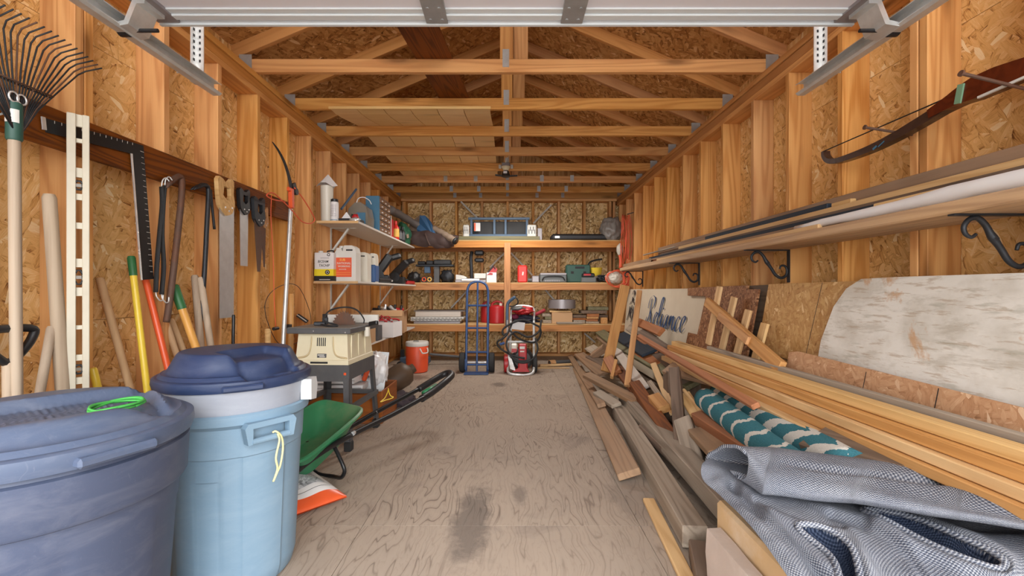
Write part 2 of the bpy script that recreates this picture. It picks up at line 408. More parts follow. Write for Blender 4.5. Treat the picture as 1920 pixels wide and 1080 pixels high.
M['stone'] = plain('pinkish_stone', srgb(190, 172, 160), .85, 0, .12, 14, srgb(216, 206, 198), .6, bump=.6)
M['gunmetal'] = plain('ladder_blue', srgb(74, 96, 120), .5, .1)
# ================================================================== the setting
XL, XR, SD = -1.703, 1.71, .140          # inner faces of the side studs, stud depth
YB, ZT = 7.0, 2.50                       # back stud face, top of the top plate
# ---- floor: plywood sheets
floor = setting('floor')
for i, (x0, x1) in enumerate(((-1.86, -.64), (-.64, .575), (.575, 1.86))):
    for y0, y1 in ((-.5, 1.94), (1.94, 4.38), (4.38, 6.82), (6.82, 7.2)):
        sheet('plywood_sheet', (x0, y0, -.018), (x1-x0, 0, 0), (0, y1-y0, 0), .018, M['floor'], floor, .0012)
g = setting('ground')
drive = plain('bounce_concrete', srgb(190, 186, 180), .8, 0, .08, 3)
obj('bounce_driveway', bb(-9, 9, -14, -.52, -.12, -.03), drive, g)  # unseen pale concrete, added to bounce daylight into the garage
# ---- side walls: OSB sheets, studs, plates
def side_wall(name, sgn, xin, yst, skip=()):
    w = setting(name); xs = xin+sgn*SD
    for z0, z1 in ((0, .90), (.90, 2.117), (2.117, ZT)):
        off = -.35 if z0 != .9 else -.9
        y = off
        while y < 7.2:
            ya, yb = max(y, -.35), min(y+2.44, 7.2)
            if yb-ya > .1: sheet('osb_panel', (xs if sgn > 0 else xs-.011, ya, z0), (0, yb-ya, 0), (0, 0, z1-z0), .011, M['osb'], w, .0012)
            y += 2.44
    xm = xin+sgn*SD/2
    for y in yst:
        o = lumber('stud', (xm, y+.019, .038), (xm, y+.019, 2.362), .038, SD, M['stud'], up=(1, 0, 0), parent=w)
    lumber('bottom_plate', (xm, -.3, .019), (xm, 7.0, .019), SD, .038, M['stud'], parent=w)
    lumber('top_plate', (xm, -.3, 2.381), (xm, 7.0, 2.381), SD, .038, M['truss'], parent=w)
    lumber('top_plate', (xm+sgn*.004, -.3, 2.43), (xm+sgn*.004, 7.1, 2.43), SD, .058, M['rafter'], parent=w)
    lumber('top_plate', (xm-sgn*.006, -.3, 2.48), (xm-sgn*.006, 7.14, 2.48), SD, .038, M['truss'], parent=w)
    return w
ysl = [.15, .556, .963, 1.37, 1.736, 1.778, 2.185, 2.59, 2.997, 3.40, 3.81, 4.22, 4.62, 5.03, 5.44, 5.84, 6.25, 6.66, 6.96]
ysr = [.2, .61, 1.02, 1.43, 1.807, 1.852, 2.267, 2.70, 3.09, 3.53, 3.94, 4.34, 4.78, 5.19, 5.62, 6.03, 6.44, 6.85]
wall_left = side_wall('wall_left', -1, XL, ysl)
wall_right = side_wall('wall_right', 1, XR, ysr)
# ---- back wall
wall_back = setting('wall_back')
for z0, z1 in ((0, .96), (.96, 2.18), (2.18, ZT)):
    for x0, x1 in ((-1.86, -.62), (-.62, .62), (.62, 1.86)):
        sheet('osb_panel', (x0, YB+SD+.011, z0), (x1-x0, 0, 0), (0, 0, z1-z0), .011, M['osb_back'], wall_back, .0012)
for i in range(-4, 5):
    x = -.02+i*.4064
    lumber('stud', (x, YB+SD/2, .038), (x, YB+SD/2, 2.44), SD, .038, M['stud'], up=(1, 0, 0), parent=wall_back)
for x in (-1.665, 1.665):
    lumber('stud', (x, YB+SD/2, .038), (x, YB+SD/2, 2.44), SD, .038, M['stud'], up=(1, 0, 0), parent=wall_back)
lumber('bottom_plate', (-1.70, YB+SD/2-.02, .019), (1.70, YB+SD/2-.02, .019), SD+.04, .038, M['stud'], parent=wall_back)
lumber('top_plate', (-1.70, YB+SD/2-.02, 2.46), (1.70, YB+SD/2-.02, 2.46), SD+.02, .04, M['truss'], parent=wall_back)
for sgn in (-1, 1):
    obj('siding', bb(1.872*sgn, 1.884*sgn, -.36, 7.2, -.02, 2.676), M['osb'], wall_left if sgn < 0 else wall_right)  # outer skin added to block daylight leaking in at the eaves
bm = prism(bm_(), [(-1.88, -.02), (1.88, -.02), (1.88, 2.68), (0, 3.47), (-1.88, 2.68)], (0, 7.17, 0), (1, 0, 0), (0, 0, 1), (0, .012, 0)); obj('siding', bm, M['osb_roof'], wall_back)
# ---- ceiling: roof trusses under OSB sheathing
ceiling = setting('ceiling')
SL = .42
def zr(x): return 2.62+SL*(1.795-abs(x))           # underside of the rafters
RV = .089*math.sqrt(1+SL*SL)
for sgn in (-1, 1):
    u = Vector((-sgn*2.05, 0, SL*2.05)); n = 0
    for k in range(7):
        y0 = -.35+k*1.22; y1 = min(y0+1.22, 7.3)
        if y1 <= y0: break
        st = Vector((sgn*2.05, y0, zr(2.05)+RV+.001))
        if sgn < 0: sheet('roof_panel', st, u, (0, y1-y0, 0), .012, M['osb_roof'], ceiling, .0012)
        else: sheet('roof_panel', st+Vector((0, y1-y0, 0)), u, (0, y0-y1, 0), .012, M['osb_roof'], ceiling, .0012)
for i, y in enumerate((1.76, 2.37, 2.98, 3.585, 4.195, 4.805, 5.415, 6.02, 6.63, 7.06)):
    t = bpy.data.objects.new('roof_truss', None); C.objects.link(t); t.parent = ceiling; t.location = (0, y, 2.5)
    ym = y+.019
    dz = .002
    lumber('bottom_chord', (-1.82, ym, 2.5+.0445+dz), (1.82, ym, 2.5+.0445+dz), .038, .089, M['truss'], parent=t)
    for sgn in (-1, 1):
        a = Vector((sgn*2.0, ym, zr(2.0)+RV/2)); b = Vector((sgn*.012, ym, zr(.012)+RV/2))
        lumber('rafter', a, b, .037, .089, M['rafter'], up=(0, 0, 1), parent=t)
        x = sgn*.9; 
        obj('nail_plate', bb(sgn*1.73, sgn*1.815, y-.002, y, 2.507, 2.62), M['plate'], t)
    lumber('king_post', (-.016, ym, 2.592), (-.016, ym, zr(0)), .088, .036, M['truss'], up=(0, 1, 0), parent=t)
    lumber('king_post', (.083, ym+.04, 2.47 if False else 2.592), (.083, ym+.04, zr(.083)+.04), .096, .036, M['fir'], up=(0, 1, 0), parent=t)
    obj('nail_plate', bb(-.042, .002, y-.003, y, 2.535, 2.655), M['plate'], t)
    if i >= 7:
        for px in (-.86, -.45, .45, .86): obj('nail_plate', bb(px-.025, px+.025, y-.003, y, 2.515, 2.60), M['plate'], t)
# blocking between rafters over the plates
# ---- boards stowed overhead
o = lumber('plank', (-.60, 2.0, 2.603), (-.445, 3.62, 2.603), .245, .02, M['dark'])
tag(o, 'wide dark brown plank laid lengthwise over the ceiling joists', 'plank')
pn = thing('panelling_sheet', 'tan grooved panelling sheet laid flat over the ceiling joists', 'panel', (-.79, 4.9, 2.60))
for k in range(6):
    x0, x1 = -1.43+k*.2142, -1.43+(k+1)*.2142-.006
    bm = bm_()
    ys = [3.535, 3.66, 3.8, 3.95, 4.1, 4.19, 4.6, 6.05]; zs = [2.484, 2.490, 2.512, 2.542, 2.574, 2.5925, 2.5925, 2.5925]
    V = [[bm.verts.new((x, yy, zz+h)) for x, h in ((x0, 0), (x1, 0), (x1, .008), (x0, .008))] for yy, zz in zip(ys, zs)]
    for A, B in zip(V, V[1:]):
        for q in range(4): bm.faces.new((A[q], A[(q+1) % 4], B[(q+1) % 4], B[q]))
    bm.faces.new(V[0]); bm.faces.new(V[-1])
    obj('board', bm, M['panelling'], pn)
bm = bm_(); bb(-1.435, -.145, 3.522, 3.535, 2.478, 2.497, bm); obj('edge_strip', bm, M['panelling'], pn)
# ---- overhead garage door and its tracks
door = setting('door_1')
ZD = 2.09
for k in range(4):
    y1 = 1.755-k*.535; y0 = y1-.53
    s = obj('door_section', bb(-1.375, 1.36, y0, y1, ZD+.012, ZD+.05), M['door_white'], door)
    bm = bm_()
    for a, b, h in ((y1-.05, y1-.02, .0), (y1-.08, y1-.052, .006), (y0+.01, y0+.05, 0)):
        bb(-1.37, 1.355, a, b, ZD+h, ZD+.0125, bm)
    obj('rail', bm, M['door_rail'], s, bevel=.002)
    for xa, xb in ((-.325, -.24), (.205, .29)):
        bm = bb(xa, xb, y0+.005, y1-.005, ZD-.004, ZD+.014); 
        for yy in (y1-.03, y1-.1): 
            for xx in (xa+.02, xb-.02): cyl(bm, (xx, yy, ZD-.007), (xx, yy, ZD-.003), .006, 8)
        obj('stile', bm, M['door_gray'], s)
    for xa, xb in ((-1.385, -1.30), (1.285, 1.37)):
        obj('stile', bb(xa, xb, y0+.005, y1-.005, ZD-.001, ZD+.013), M['graymetal'], s)
    bm = bm_()
    for xa, xb in ((-1.18, -.42), (-.12, .1), (.42, 1.18)):
        bb(xa, xb, y0+.13, y1-.16, ZD+.0095, ZD+.0125, bm)
    if k < 3: obj('panel_emboss', bm, M['door_white'], s, bevel=.002)
    else: bm.free()
obj('top_lip', bb(-1.385, 1.37, 1.755, 1.768, ZD-.006, ZD+.055), M['door_rail'], door)
for sg, xe in ((-1, -1.385), (1, 1.37)):
    xt = sg*1.435
    y0 = 1.66
    bm = bm_()
    prism(bm, [(0, 0), (.045, 0), (.075, -.075), (.12, -.085), (.12, -.1), (.06, -.09), (.03, -.015), (0, -.015)], (xe-sg*.06, y0-.05, ZD), (sg, 0, 0), (0, 0, 1), (0, .095, 0))
    obj('hinge_bracket', bm, M['galv'], door, bevel=.002)
    bm = cyl(bm_(), (xt-sg*.12, y0, ZD-.085), (xt+sg*.01, y0, ZD-.085), .007, 10)
    cyl(bm, (xt-sg*.01, y0, ZD-.085), (xt+sg*.022, y0, ZD-.085), .022, 16)
    obj('roller', bm, M['black'], door)
    side = 'left' if sg < 0 else 'right'
    tr = thing('door_track', f'galvanised door track hung along the {side} wall under the overhead door', 'door track', (xt, 1.0, 2.02), 0)
    prof = [(0, .028), (-.012, .034), (-.016, .034), (-.004, .026), (.028, .026), (.028, -.026), (-.004, -.026), (-.014, -.034), (-.018, -.03), (-.018, -.024), (-.01, -.028), (0, -.028)]
    prof = [(0.020, .03), (.020, -.03), (-.012, -.03), (-.022, -.022), (-.022, -.018), (-.010, -.0265), (.0165, -.0265), (.0165, .0265), (-.012, .0265), (-.022, .02), (-.022, .024), (-.012, .03)]
    bm = bm_(); prism(bm, [(a*sg, b) for a, b in prof], (xt, -.25, 2.02), (1, 0, 0), (0, 0, 1), (0, 2.43, 0))
    obj('rail', bm, M['galv'], tr)
    # perforated angle hanger
    yh = 2.03
    bm = bm_(); bb(xt+sg*.022, xt+sg*.026, yh, yh+.036, 1.99, 2.52, bm); bb(xt+sg*.022, xt-sg*.012, yh+.034, yh+.038, 2.05, 2.52, bm)
    h = obj('hanger', bm, M['galv'], tr)
    bm = bm_()
    for k in range(14):
        z = 2.1+k*.028
        box(bm, (xt+sg*.005, yh+.0335, z), (.008, .002, .012)); box(bm, (xt+sg*.0215, yh+.018, z), (.002, .010, .012))
    obj('slot', bm, M['ink'], h)
    obj('wall_angle', bb(xt+sg*.024, xt+sg*.09, yh+.002, yh+.006, 2.03, 2.06), M['plate'], tr)
# ---- ceiling lamp holder
cl = thing('lamp_holder', 'porcelain lamp holder with a black two-arm socket under the ceiling joist', 'lamp holder', (-.035, 5.36, 2.5))
Lc = Vector((-.035, 5.36, 0))
bm = bm_(); box(bm, Lc+Vector((0, .02, 2.555)), (.10, .065, .05)); obj('junction_box', bm, M['graymetal'], cl, bevel=.006)
for s in (-1, 1):
    bm = bm_(); box(bm, Lc+Vector((s*.072, .045, 2.545)), (.035, .012, .05)); obj('ear', bm, M['white'], cl, bevel=.008)
bm = lathe(bm_(), [(.055, 2.532), (.055, 2.522), (.042, 2.505), (.032, 2.487), (.028, 2.48)], 20, Lc); obj('porcelain_base', bm, M['cream'], cl, 40)
bm = lathe(bm_(), [(.03, 2.482), (.038, 2.472), (.05, 2.43), (.054, 2.41), (.03, 2.402)], 20, Lc); k = obj('socket', bm, M['black'], cl, 40)
bm = bm_(); box(bm, Lc+Vector((-.008, -.047, 2.452)), (.045, .004, .03), (-.35, 0, 0)); obj('sticker', bm, M['paper'], k)
ld = bpy.data.lights.new('added_lamp', 'SPOT'); ld.energy = 115; ld.shadow_soft_size = .3; ld.color = (1, .96, .9); ld.spot_size = math.radians(170); ld.spot_blend = .6  # added spot that brightens the dark back; the holder itself is unlit
lo = bpy.data.objects.new('added_lamp', ld); C.objects.link(lo); lo.parent = cl; lo.location = (0, 0, -.13)
bm = bm_(); box(bm, Lc+Vector((-.085, 0, 2.425)), (.09, .04, .014), (0, .12, 0)); obj('arm', bm, M['black'], cl, bevel=.004)
bm = bm_(); box(bm, Lc+Vector((.09, 0, 2.42)), (.10, .04, .014), (0, -.04, 0)); obj('arm', bm, M['black'], cl, bevel=.004)
bm = tube(bm_(), cr([Lc+Vector(p) for p in ((.0, -.02, 2.575), (.012, -.02, 2.62), (.04, -.005, 2.66))], 5), .004, 6); obj('wire', bm, M['white'], cl, True)
# ================================================================== tools on the left wall
from mathutils import noise as mnoise
def lump(bm, c, s, seed=0, amp=.25, fr=2.2, sub=3, M_=None, flat=None):
    r = bmesh.ops.create_icosphere(bm, subdivisions=sub, radius=1)
    for v in r['verts']:
        d = v.co.normalized(); n = mnoise.fractal(d*fr+Vector((seed, seed*1.7, 3)), 1, 2, 4)
        p = d*(1+amp*n); p = Vector((p.x*s[0], p.y*s[1], p.z*s[2]))
        if M_: p = M_ @ p
        v.co = p+Vector(c)
        if flat is not None and v.co.z < flat: v.co.z = flat+(v.co.z-flat)*.03
    return bm
def pts(lst, X=None, Y=None): return [at(x, y, X=X, Y=Y) for x, y in lst]
o = lumber('ledger_board', (XL+.0125, 1.0, 1.632), (XL+.0125, 3.385, 1.632), .145, .024, M['dark'], up=(1, 0, 0))
tag(o, 'dark stained board nailed along the left wall studs with tools hung from it', 'board')
# ---- leaf rake
RX, RY = -1.60, 1.432
rk = thing('leaf_rake', 'wire leaf rake standing tines up on a grey wooden handle', 'rake', (RX, RY, .0))
obj('handle', cyl(bm_(), (RX+.03, RY-.015, .004), (RX, RY, 1.56), .0155, 14), M['handle_gray'], rk, 40)
bm = lathe(bm_(), [(.018, 1.515), (.0205, 1.52), (.0205, 1.63), (.019, 1.637)], 16, (RX, RY, 0)); k = obj('ferrule', bm, M['dgreen'], rk, 40)
bm = bm_(); grid(bm, lambda u, v: Vector((RX+.0215*math.cos(-1.9+1.7*u), RY+.0215*math.sin(-1.9+1.7*u), 1.57+.042*v)), 8, 1, .001); obj('label', bm, M['white'], k)
for dy in (-.012, .012):
    bm = tube(bm_(), [(RX+.012, RY+dy+.014*math.cos(a), 1.652+.016*math.sin(a)) for a in (2*PI*q/14 for q in range(14))], .0032, 6, True); obj('spring', bm, M['chrome'], rk, True)
NT_ = 24
for q in range(NT_):
    a = math.radians(-43+86*q/(NT_-1)); s, c = math.sin(a), math.cos(a)
    P = lambda r, dx=0: Vector((RX+dx, RY+s*r, 1.55+(c*.35+.65)*r))
    p = [P(.0, .012)+Vector((0, .02*s, 0)), P(.10, .004), P(.2, 0), P(.31, .0), P(.33, .012)+Vector((0, .006*s, .004)), P(.355, .062)]
    obj('tine', tube(bm_(), p, .0027, 5), M['rust'] if q % 5 == 2 else M['iron'], rk, True)
bm = tube(bm_(), [(RX-.006, RY-.118, 1.705), (RX-.006, RY+.118, 1.705)], .004, 6); tube(bm, [(RX+.006, RY-.118, 1.708), (RX+.006, RY+.118, 1.708)], .003, 6)
obj('crossbar', bm, M['rust'], rk, True)
bm = tube(bm_(), [(RX, RY-.02, 1.60), (RX-.02, RY-.05, 1.57), (RX-.01, RY-.06, 1.52)], .003, 6); obj('hanging_wire', bm, M['galv'], rk, True)
# ---- spirit level
lc = Vector((-1.617, 1.662, 0)); wv = Vector((.713, .70, 0)); dv = Vector((-.70, .713, 0))
lv = thing('spirit_level', 'long cream spirit level standing upright in front of the framing square', 'level', (lc.x, lc.y, .462))
def lbox(bm, w0, w1, z0, z1, d0=-.011, d1=.011):
    c = lc+wv*((w0+w1)/2)+dv*((d0+d1)/2); box(bm, (c.x, c.y, (z0+z1)/2), (w1-w0, d1-d0, z1-z0), Matrix.Rotation(math.atan2(wv.y, wv.x), 4, 'Z'))
bm = bm_(); lbox(bm, -.031, -.006, .462, 1.69, -.015, .015); obj('flange', bm, M['levelcream'], lv, bevel=.002)
bm = bm_(); lbox(bm, .011, .031, .462, 1.69, -.015, .015); obj('flange', bm, M['levelcream'], lv, bevel=.002)
holes = [(1.645, 1.60), (1.585, 1.49), (1.455, 1.393), (1.37, 1.285), (1.262, 1.15), (1.118, 1.042), (1.01, .90), (.885, .79), (.768, .705), (.68, .58), (.56, .49)]
zz = 1.69
for a, b in holes+[(.462, 0)]:
    bm = bm_(); lbox(bm, -.007, .012, a, zz, -.006, .006); zz = b; obj('web', bm, M['levelcream'], lv)
for z, sq in ((1.424, 0), (1.08, 1), (.736, 0)):
    bm = bm_(); 
    lp = [(math.cos(2*PI*q/8+.39)*(.0125 if not sq else .0125), math.sin(2*PI*q/8+.39)*(.017 if not sq else .028)) for q in range(8)]
    tube(bm, [lc+wv*(.0015+a)+dv*-.010+Vector((0, 0, z+b)) for a, b in lp], .0042, 6, True); v_ = obj('vial', bm, M['black'], lv, True)
    bm = bm_(); lbox(bm, -.008, .011, z-.006, z+.006, -.009, .003); obj('glass', bm, M['smoke'], v_)
# ---- framing square
fs = thing('framing_square', 'black steel framing square hung over the dark wall board', 'square', (-1.668, 2.0, 1.68))
R_ = Matrix.Rotation(math.radians(5.5), 2)
def sq(y, z): p = Matrix(((math.cos(.096), -math.sin(.096)), (math.sin(.096), math.cos(.096)))) @ Vector((y, z)); return p
poly = [sq(*p) for p in ((-.43, 0), (0, 0), (0, -.61), (-.068, -.61), (-.068, -.05), (-.43, -.05))]
bm = prism(bm_(), [tuple(p) for p in poly], (-1.672, 2.02, 1.692), (0, 1, 0), (0, 0, 1), (.005, 0, 0)); obj('blade', bm, M['blackmetal'], fs)
bm = bm_(); e0, e1 = sq(-.069, -.05), sq(-.069, -.61); cyl(bm, (-1.667, 2.02+e0.x, 1.692+e0.y), (-1.667, 2.02+e1.x, 1.692+e1.y), .0045, 6); obj('bright_edge', bm, M['chrome'], fs)
bm = bm_()
for q in range(22):
    p = sq(-.005, -.03-.026*q); box(bm, (-1.6665, 2.02+p.x-.006, 1.692+p.y), (.0006, .012 if q % 2 else .02, .0016))
for q in range(14):
    p = sq(-.06-.026*q, -.006); box(bm, (-1.6665, 2.02+p.x, 1.692+p.y), (.0006, .0016, .01))
obj('scale_marks', bm, M['white'], fs)['kind'] = 'stuff'
bm = bm_(); p = sq(-.435, -.02); box(bm, (-1.669, 2.02+p.x, 1.692+p.y), (.006, .012, .045), (.096, 0, 0)); obj('end_edge', bm, M['chrome'], fs)
# ---- rubber straps
def strap(P, label):
    t = thing('tie_strap', label, 'strap', P[len(P)//2], group='rubber tie straps on the wall board')
    obj('band', tube(bm_(), cr(P, 5), .012, 6, flat=.4, up=(0, 1, 0)), M['rubber'], t, True)
    a = P[0]; b = P[-1]
    obj('hook', tube(bm_(), cr([a, a+Vector((.005, 0, .03)), a+Vector((.012, .012, .045)), a+Vector((.02, .022, .03))], 5), .003, 6), M['galv'], t, True)
    obj('hook', tube(bm_(), cr([b, b+Vector((.004, .0, -.02)), b+Vector((.01, .014, -.04)), b+Vector((.01, .03, -.035)), b+Vector((.01, .032, -.012))], 5), .003, 6), M['galv'], t, True)
strap(pts([(303, 350), (304, 385), (299, 440), (294, 500), (292, 548)], X=-1.66), 'black rubber tie strap with hooks, nearer of the pair on the dark board')
strap(pts([(309, 348), (306, 385), (304, 440), (307, 500), (303, 552)], X=-1.655), 'black rubber tie strap crossing behind its twin, beside the hooked wrecking bar')
# ---- wrecking bars, chisel
def bar(name, label, P, r, mat, cat, tip=None):
    t = thing(name, label, cat, P[len(P)//2])
    obj('shaft', tube(bm_(), cr(P, 6), r, 8), mat, t, True)
    if tip:
        a, d = P[0], (P[0]-P[1]).normalized()
        bm = bm_()
        for s in (-1, 1): tube(bm, [a-d*.01, a+d*.025+Vector((s*.006, 0, 0)), a+d*.05+Vector((s*.009, 0, -.004))], [r, r*.7, r*.25], 6)
        obj('claw', bm, mat, t, True)
    return t
bar('wrecking_bar', 'dark hooked wrecking bar with a cane shaped top on the wall board', pts([(320, 341), (328, 334), (337, 331), (341, 340), (340, 372), (334, 430), (326, 500), (318, 565), (312, 604)], X=-1.65), .0145, M['rust'], 'wrecking bar', 1)
bar('pry_bar', 'grey steel pry bar with a flat claw hung beside the large hand saw', pts([(372, 350), (380, 347), (388, 349), (391, 362), (388, 420), (384, 500), (379, 570), (373, 622)], X=-1.65), .012, M['iron'], 'pry bar', 1)
bar('steel_pin', 'short dark steel pin hung right of the grey pry bar', pts([(395, 356), (398, 390), (402, 430)], X=-1.66), .007, M['iron'], 'pin')
# ---- hand saws (flat against the board)
def saw(name, label, X, y0, z0, L, w0, w1, hmat, bmat, tilt=0, hpoly=None, hs=1.0):
    t = thing(name, label, 'saw', (X, y0, z0), rot=(tilt, 0, 0))
    bm = prism(bm_(), [(0, 0), (w0, .01), (w0*.98, -L*.9), (w0*.9, -L), (w0-w1-(w0*.1), -L), (0, -.05)], (X, y0, z0), (0, 1, 0), (0, 0, 1), (.0018, 0, 0)) if False else prism(bm_(), [(0, 0), (w0, 0), (w0, -.06), (w0/2+w1/2, -L), (w0/2-w1/2, -L), (0, -.06)], (0, 0, 0), (0, 1, 0), (0, 0, 1), (.0018, 0, 0))
    obj('blade', bm, bmat, t, world=False)
    h = bm_()
    outer = [(-.012, .0), (-.02, .06), (-.026, .125), (-.006, .15), (.012, .135), (.03, .12), (.07, .125), (.086, .15), (.105, .135), (.1, .07), (.112, .02), (.09, -.03), (.05, -.05), (.015, -.03)]
    inner = [(.015, .05), (.022, .1), (.05, .095), (.075, .1), (.078, .055), (.05, .03)]
    # handle as a ring: outer loop with an oblong grip hole
    k = w0/.1*hs
    def ring(poly, n=28):
        cx, cz = .046, .066; out = []
        for q in range(n):
            a = 2*PI*q/n; dx, dz = math.cos(a), math.sin(a); best = 0
            for (x1, z1), (x2, z2) in zip(poly, poly[1:]+poly[:1]):
                ex, ez = x2-x1, z2-z1; den = dx*ez-dz*ex
                if abs(den) < 1e-9: continue
                s_ = ((x1-cx)*ez-(z1-cz)*ex)/den; u_ = ((x1-cx)*dz-(z1-cz)*dx)/den
                if s_ > 0 and 0 <= u_ <= 1: best = max(best, s_)
            out.append((cx+dx*best, cz+dz*best))
        return out
    A, B = ring(outer), ring(inner); n = len(A); V = []
    for x in (-.011, .013):
        V.append([[h.verts.new((x, a*k, b*k)) for a, b in P] for P in (A, B)])
    for i in range(n):
        j = (i+1) % n
        h.faces.new((V[0][0][i], V[0][0][j], V[0][1][j], V[0][1][i])); h.faces.new((V[1][0][i], V[1][0][j], V[1][1][j], V[1][1][i]))
        h.faces.new((V[0][0][i], V[0][0][j], V[1][0][j], V[1][0][i])); h.faces.new((V[0][1][i], V[0][1][j], V[1][1][j], V[1][1][i]))
    hd = obj('handle', h, hmat, t, world=False, bevel=.003)
    bm = bm_()
    for a, b in ((.03, -.008), (.06, -.022), (.085, -.002)): cyl(bm, (.012, a*k, b*k), (.0155, a*k, b*k), .005*k, 10)
    obj('screw', bm, M['chrome'], hd, world=False)['kind'] = 'stuff'
    return t
saw('hand_saw', 'large hand saw with a pale wooden handle and wide grey blade', -1.665, 2.545, 1.525, .655, .135, .13, M['pine'], M['steel'], hs=.85)
saw('hand_saw', 'small hand saw with a black plastic handle, first of the three short saws', -1.665, 2.74, 1.545, .36, .085, .075, M['black'], M['steel'], .0)
saw('hand_saw', 'rusty short saw with a dark closed handle between two other saws', -1.65, 2.87, 1.50, .345, .10, .035, M['iron'], M['rust'])
saw('compass_saw', 'narrow rusty saw with an orange wooden handle beside the pole pruner', -1.675, 2.985, 1.49, .30, .06, .015, M['fir'], M['rust'], .05, hs=1.25)
# ---- pole pruner with cord
pp = thing('pole_pruner', 'silver pole pruner with an orange head and a black curved blade', 'pruner', (-1.55, 3.2, .02))
top = at(545, 392, X=-1.60); bot = at(530, 660, X=-1.575); d = (bot-top); foot = top+d*((.01-top.z)/d.z)
obj('pole', cyl(bm_(), foot, top, .0145, 14), M['galv'], pp, 40)
hd = at(546, 372, X=-1.60); bm = bm_(); box(bm, hd, (.03, .04, .145), (.05, 0, 0)); box(bm, hd+Vector((0, -.025, .06)), (.022, .05, .03)); obj('head', bm, M['orange'], pp, bevel=.005)
bm = bm_(); box(bm, hd+Vector((0, .04, .09)), (.02, .05, .06), (.5, 0, 0)); cyl(bm, hd+Vector((-.015, .05, .06)), hd+Vector((.02, .05, .06)), .025, 14); obj('pulley', bm, M['black'], pp)
bl = cr(pts([(546, 352), (541, 330), (533, 305), (522, 283), (510, 266)], X=-1.60), 5); n = len(bl)
bm = bm_(); V = []
for i, p in enumerate(bl):
    f = i/(n-1); tg = (bl[min(i+1, n-1)]-bl[max(i-1, 0)]).normalized(); nr = Vector((0, tg.z, -tg.y)); w = .045*(1-f)**.7+.004
    V.append([bm.verts.new(p+nr*w*.5+Vector((dx, 0, 0))) for dx in (0, .003)]+[bm.verts.new(p-nr*w*.5+Vector((dx, 0, 0))) for dx in (.003, 0)])
for A, B in zip(V, V[1:]):
    for q in range(4): bm.faces.new((A[q], A[(q+1) % 4], B[(q+1) % 4], B[q]))
bm.faces.new(V[0]); bm.faces.new(V[-1]); obj('blade', bm, M['iron'], pp)
bm = bm_(); tube(bm, cr(pts([(552, 352), (568, 372), (584, 398), (590, 412), (582, 419), (566, 415), (548, 395), (530, 377), (512, 362), (500, 366), (512, 374), (535, 378)], X=-1.585), 6), .0045, 6)
obj('pull_cord', bm, M['orangecord'], pp, True)
bm = tube(bm_(), cr(pts([(509, 366), (508, 410), (512, 480), (514, 560), (517, 613)], X=-1.66), 5), .003, 6); obj('cord_end', bm, M['orangecord'], pp, True)
bm = bm_(); p = at(517, 616, X=-1.66); cyl(bm, p+Vector((0, -.03, 0)), p+Vector((0, .03, 0)), .012, 10); obj('toggle', bm, M['black'], pp)
bm = bm_(); box(bm, at(541, 612, X=-1.58), (.036, .036, .03)); obj('clamp', bm, M['black'], pp, bevel=.004)
wr = tag(obj('wire_loop', tube(bm_(), cr([at(540+42*math.cos(a)+4*math.sin(3*a), 590+58*math.sin(a), X=-1.665-.004*math.sin(2*a)) for a in (2*PI*q/16 for q in range(16))], 4, True), .0024, 5, True), M['iron'], None, True), 'thin dark wire coiled in a big loop behind the pole pruner', 'wire')
# ---- long handles leaning behind the bins
def stick(name, label, a, b, r, mat, X0, X1, cat='tool pole', tip=None, tipn='grip', group=None, r2=None):
    A = at(*a, X=X0); lo_, hi_ = .2, 9.0
    for _ in range(50):
        t_ = (lo_+hi_)/2
        if at(a[0]+(b[0]-a[0])*t_, a[1]+(b[1]-a[1])*t_, X=X1).z > .014: lo_ = t_
        else: hi_ = t_
    F = at(a[0]+(b[0]-a[0])*t_, a[1]+(b[1]-a[1])*t_, X=X1); d = F-A
    t = thing(name, label, cat, F, group=group)
    r2 = r2 or r
    bm = tube(bm_(), [A, A+(F-A)*.01, A+(F-A)*.15, F], [r*.75, r, r, r2], 12)
    obj('shaft', bm, mat, t, 40)
    if tip: obj(tipn, tube(bm_(), [A-d.normalized()*.004, A+d.normalized()*.004, A+d.normalized()*tip[0]], [r*.9, r*1.18, r*1.12], 12), tip[1], t, 40)
    return t
stick('tool_pole', 'thick grey wooden tool handle with a rounded end left of the level', (92, 364), (119, 742), .021, M['handle_gray'], -1.668, -1.62, r2=.024)
stick('tool_pole', 'pale weathered stick leaning low behind the rounded grey handle', (97, 612), (72, 752), .0145, M['handle_gray'], -1.66, -1.64)
stick('tool_pole', 'plain tan wooden handle leaning right of the spirit level', (187, 521), (243, 725), .0155, M['handle_wood'], -1.82, -1.56)
stick('tool_pole', 'yellow handle with a dark green grip leaning beside the framing square', (246, 482), (274, 716), .0135, M['yellow'], -1.70, -1.53, tip=(.085, M['tipgreen']))
stick('tool_pole', 'shiny orange red handle leaning behind the two bins', (272, 520), (311, 676), .0145, M['orange'], -1.72, -1.46)
stick('tool_pole', 'varnished wooden handle with a green grip leaning below the wrecking bar', (326, 536), (369, 656), .0185, M['handle_gold'], -1.67, -1.40, tip=(.12, M['tipgreen']))
stick('tool_pole', 'slim wooden handle just left of the varnished green gripped one', (320, 598), (346, 664), .0155, M['handle_wood'], -1.76, -1.46)
stick('tool_pole', 'pale slim handle end showing right of the orange red handle', (312, 606), (333, 670), .0145, M['handle_wood'], -1.72, -1.50)
stick('tool_pole', 'grey weathered handle, left of two standing under the pry bar', (365, 516), (376, 645), .0175, M['handle_gray'], -1.69, -1.52)
stick('tool_pole', 'grey weathered handle, right of two standing under the pry bar', (376, 520), (395, 648), .0165, M['handle_gray'], -1.665, -1.48)
stick('tool_pole', 'light wooden handle standing upright behind the silver pruner pole', (546, 551), (545, 655), .0185, M['handle_gold'], -1.63, -1.60)
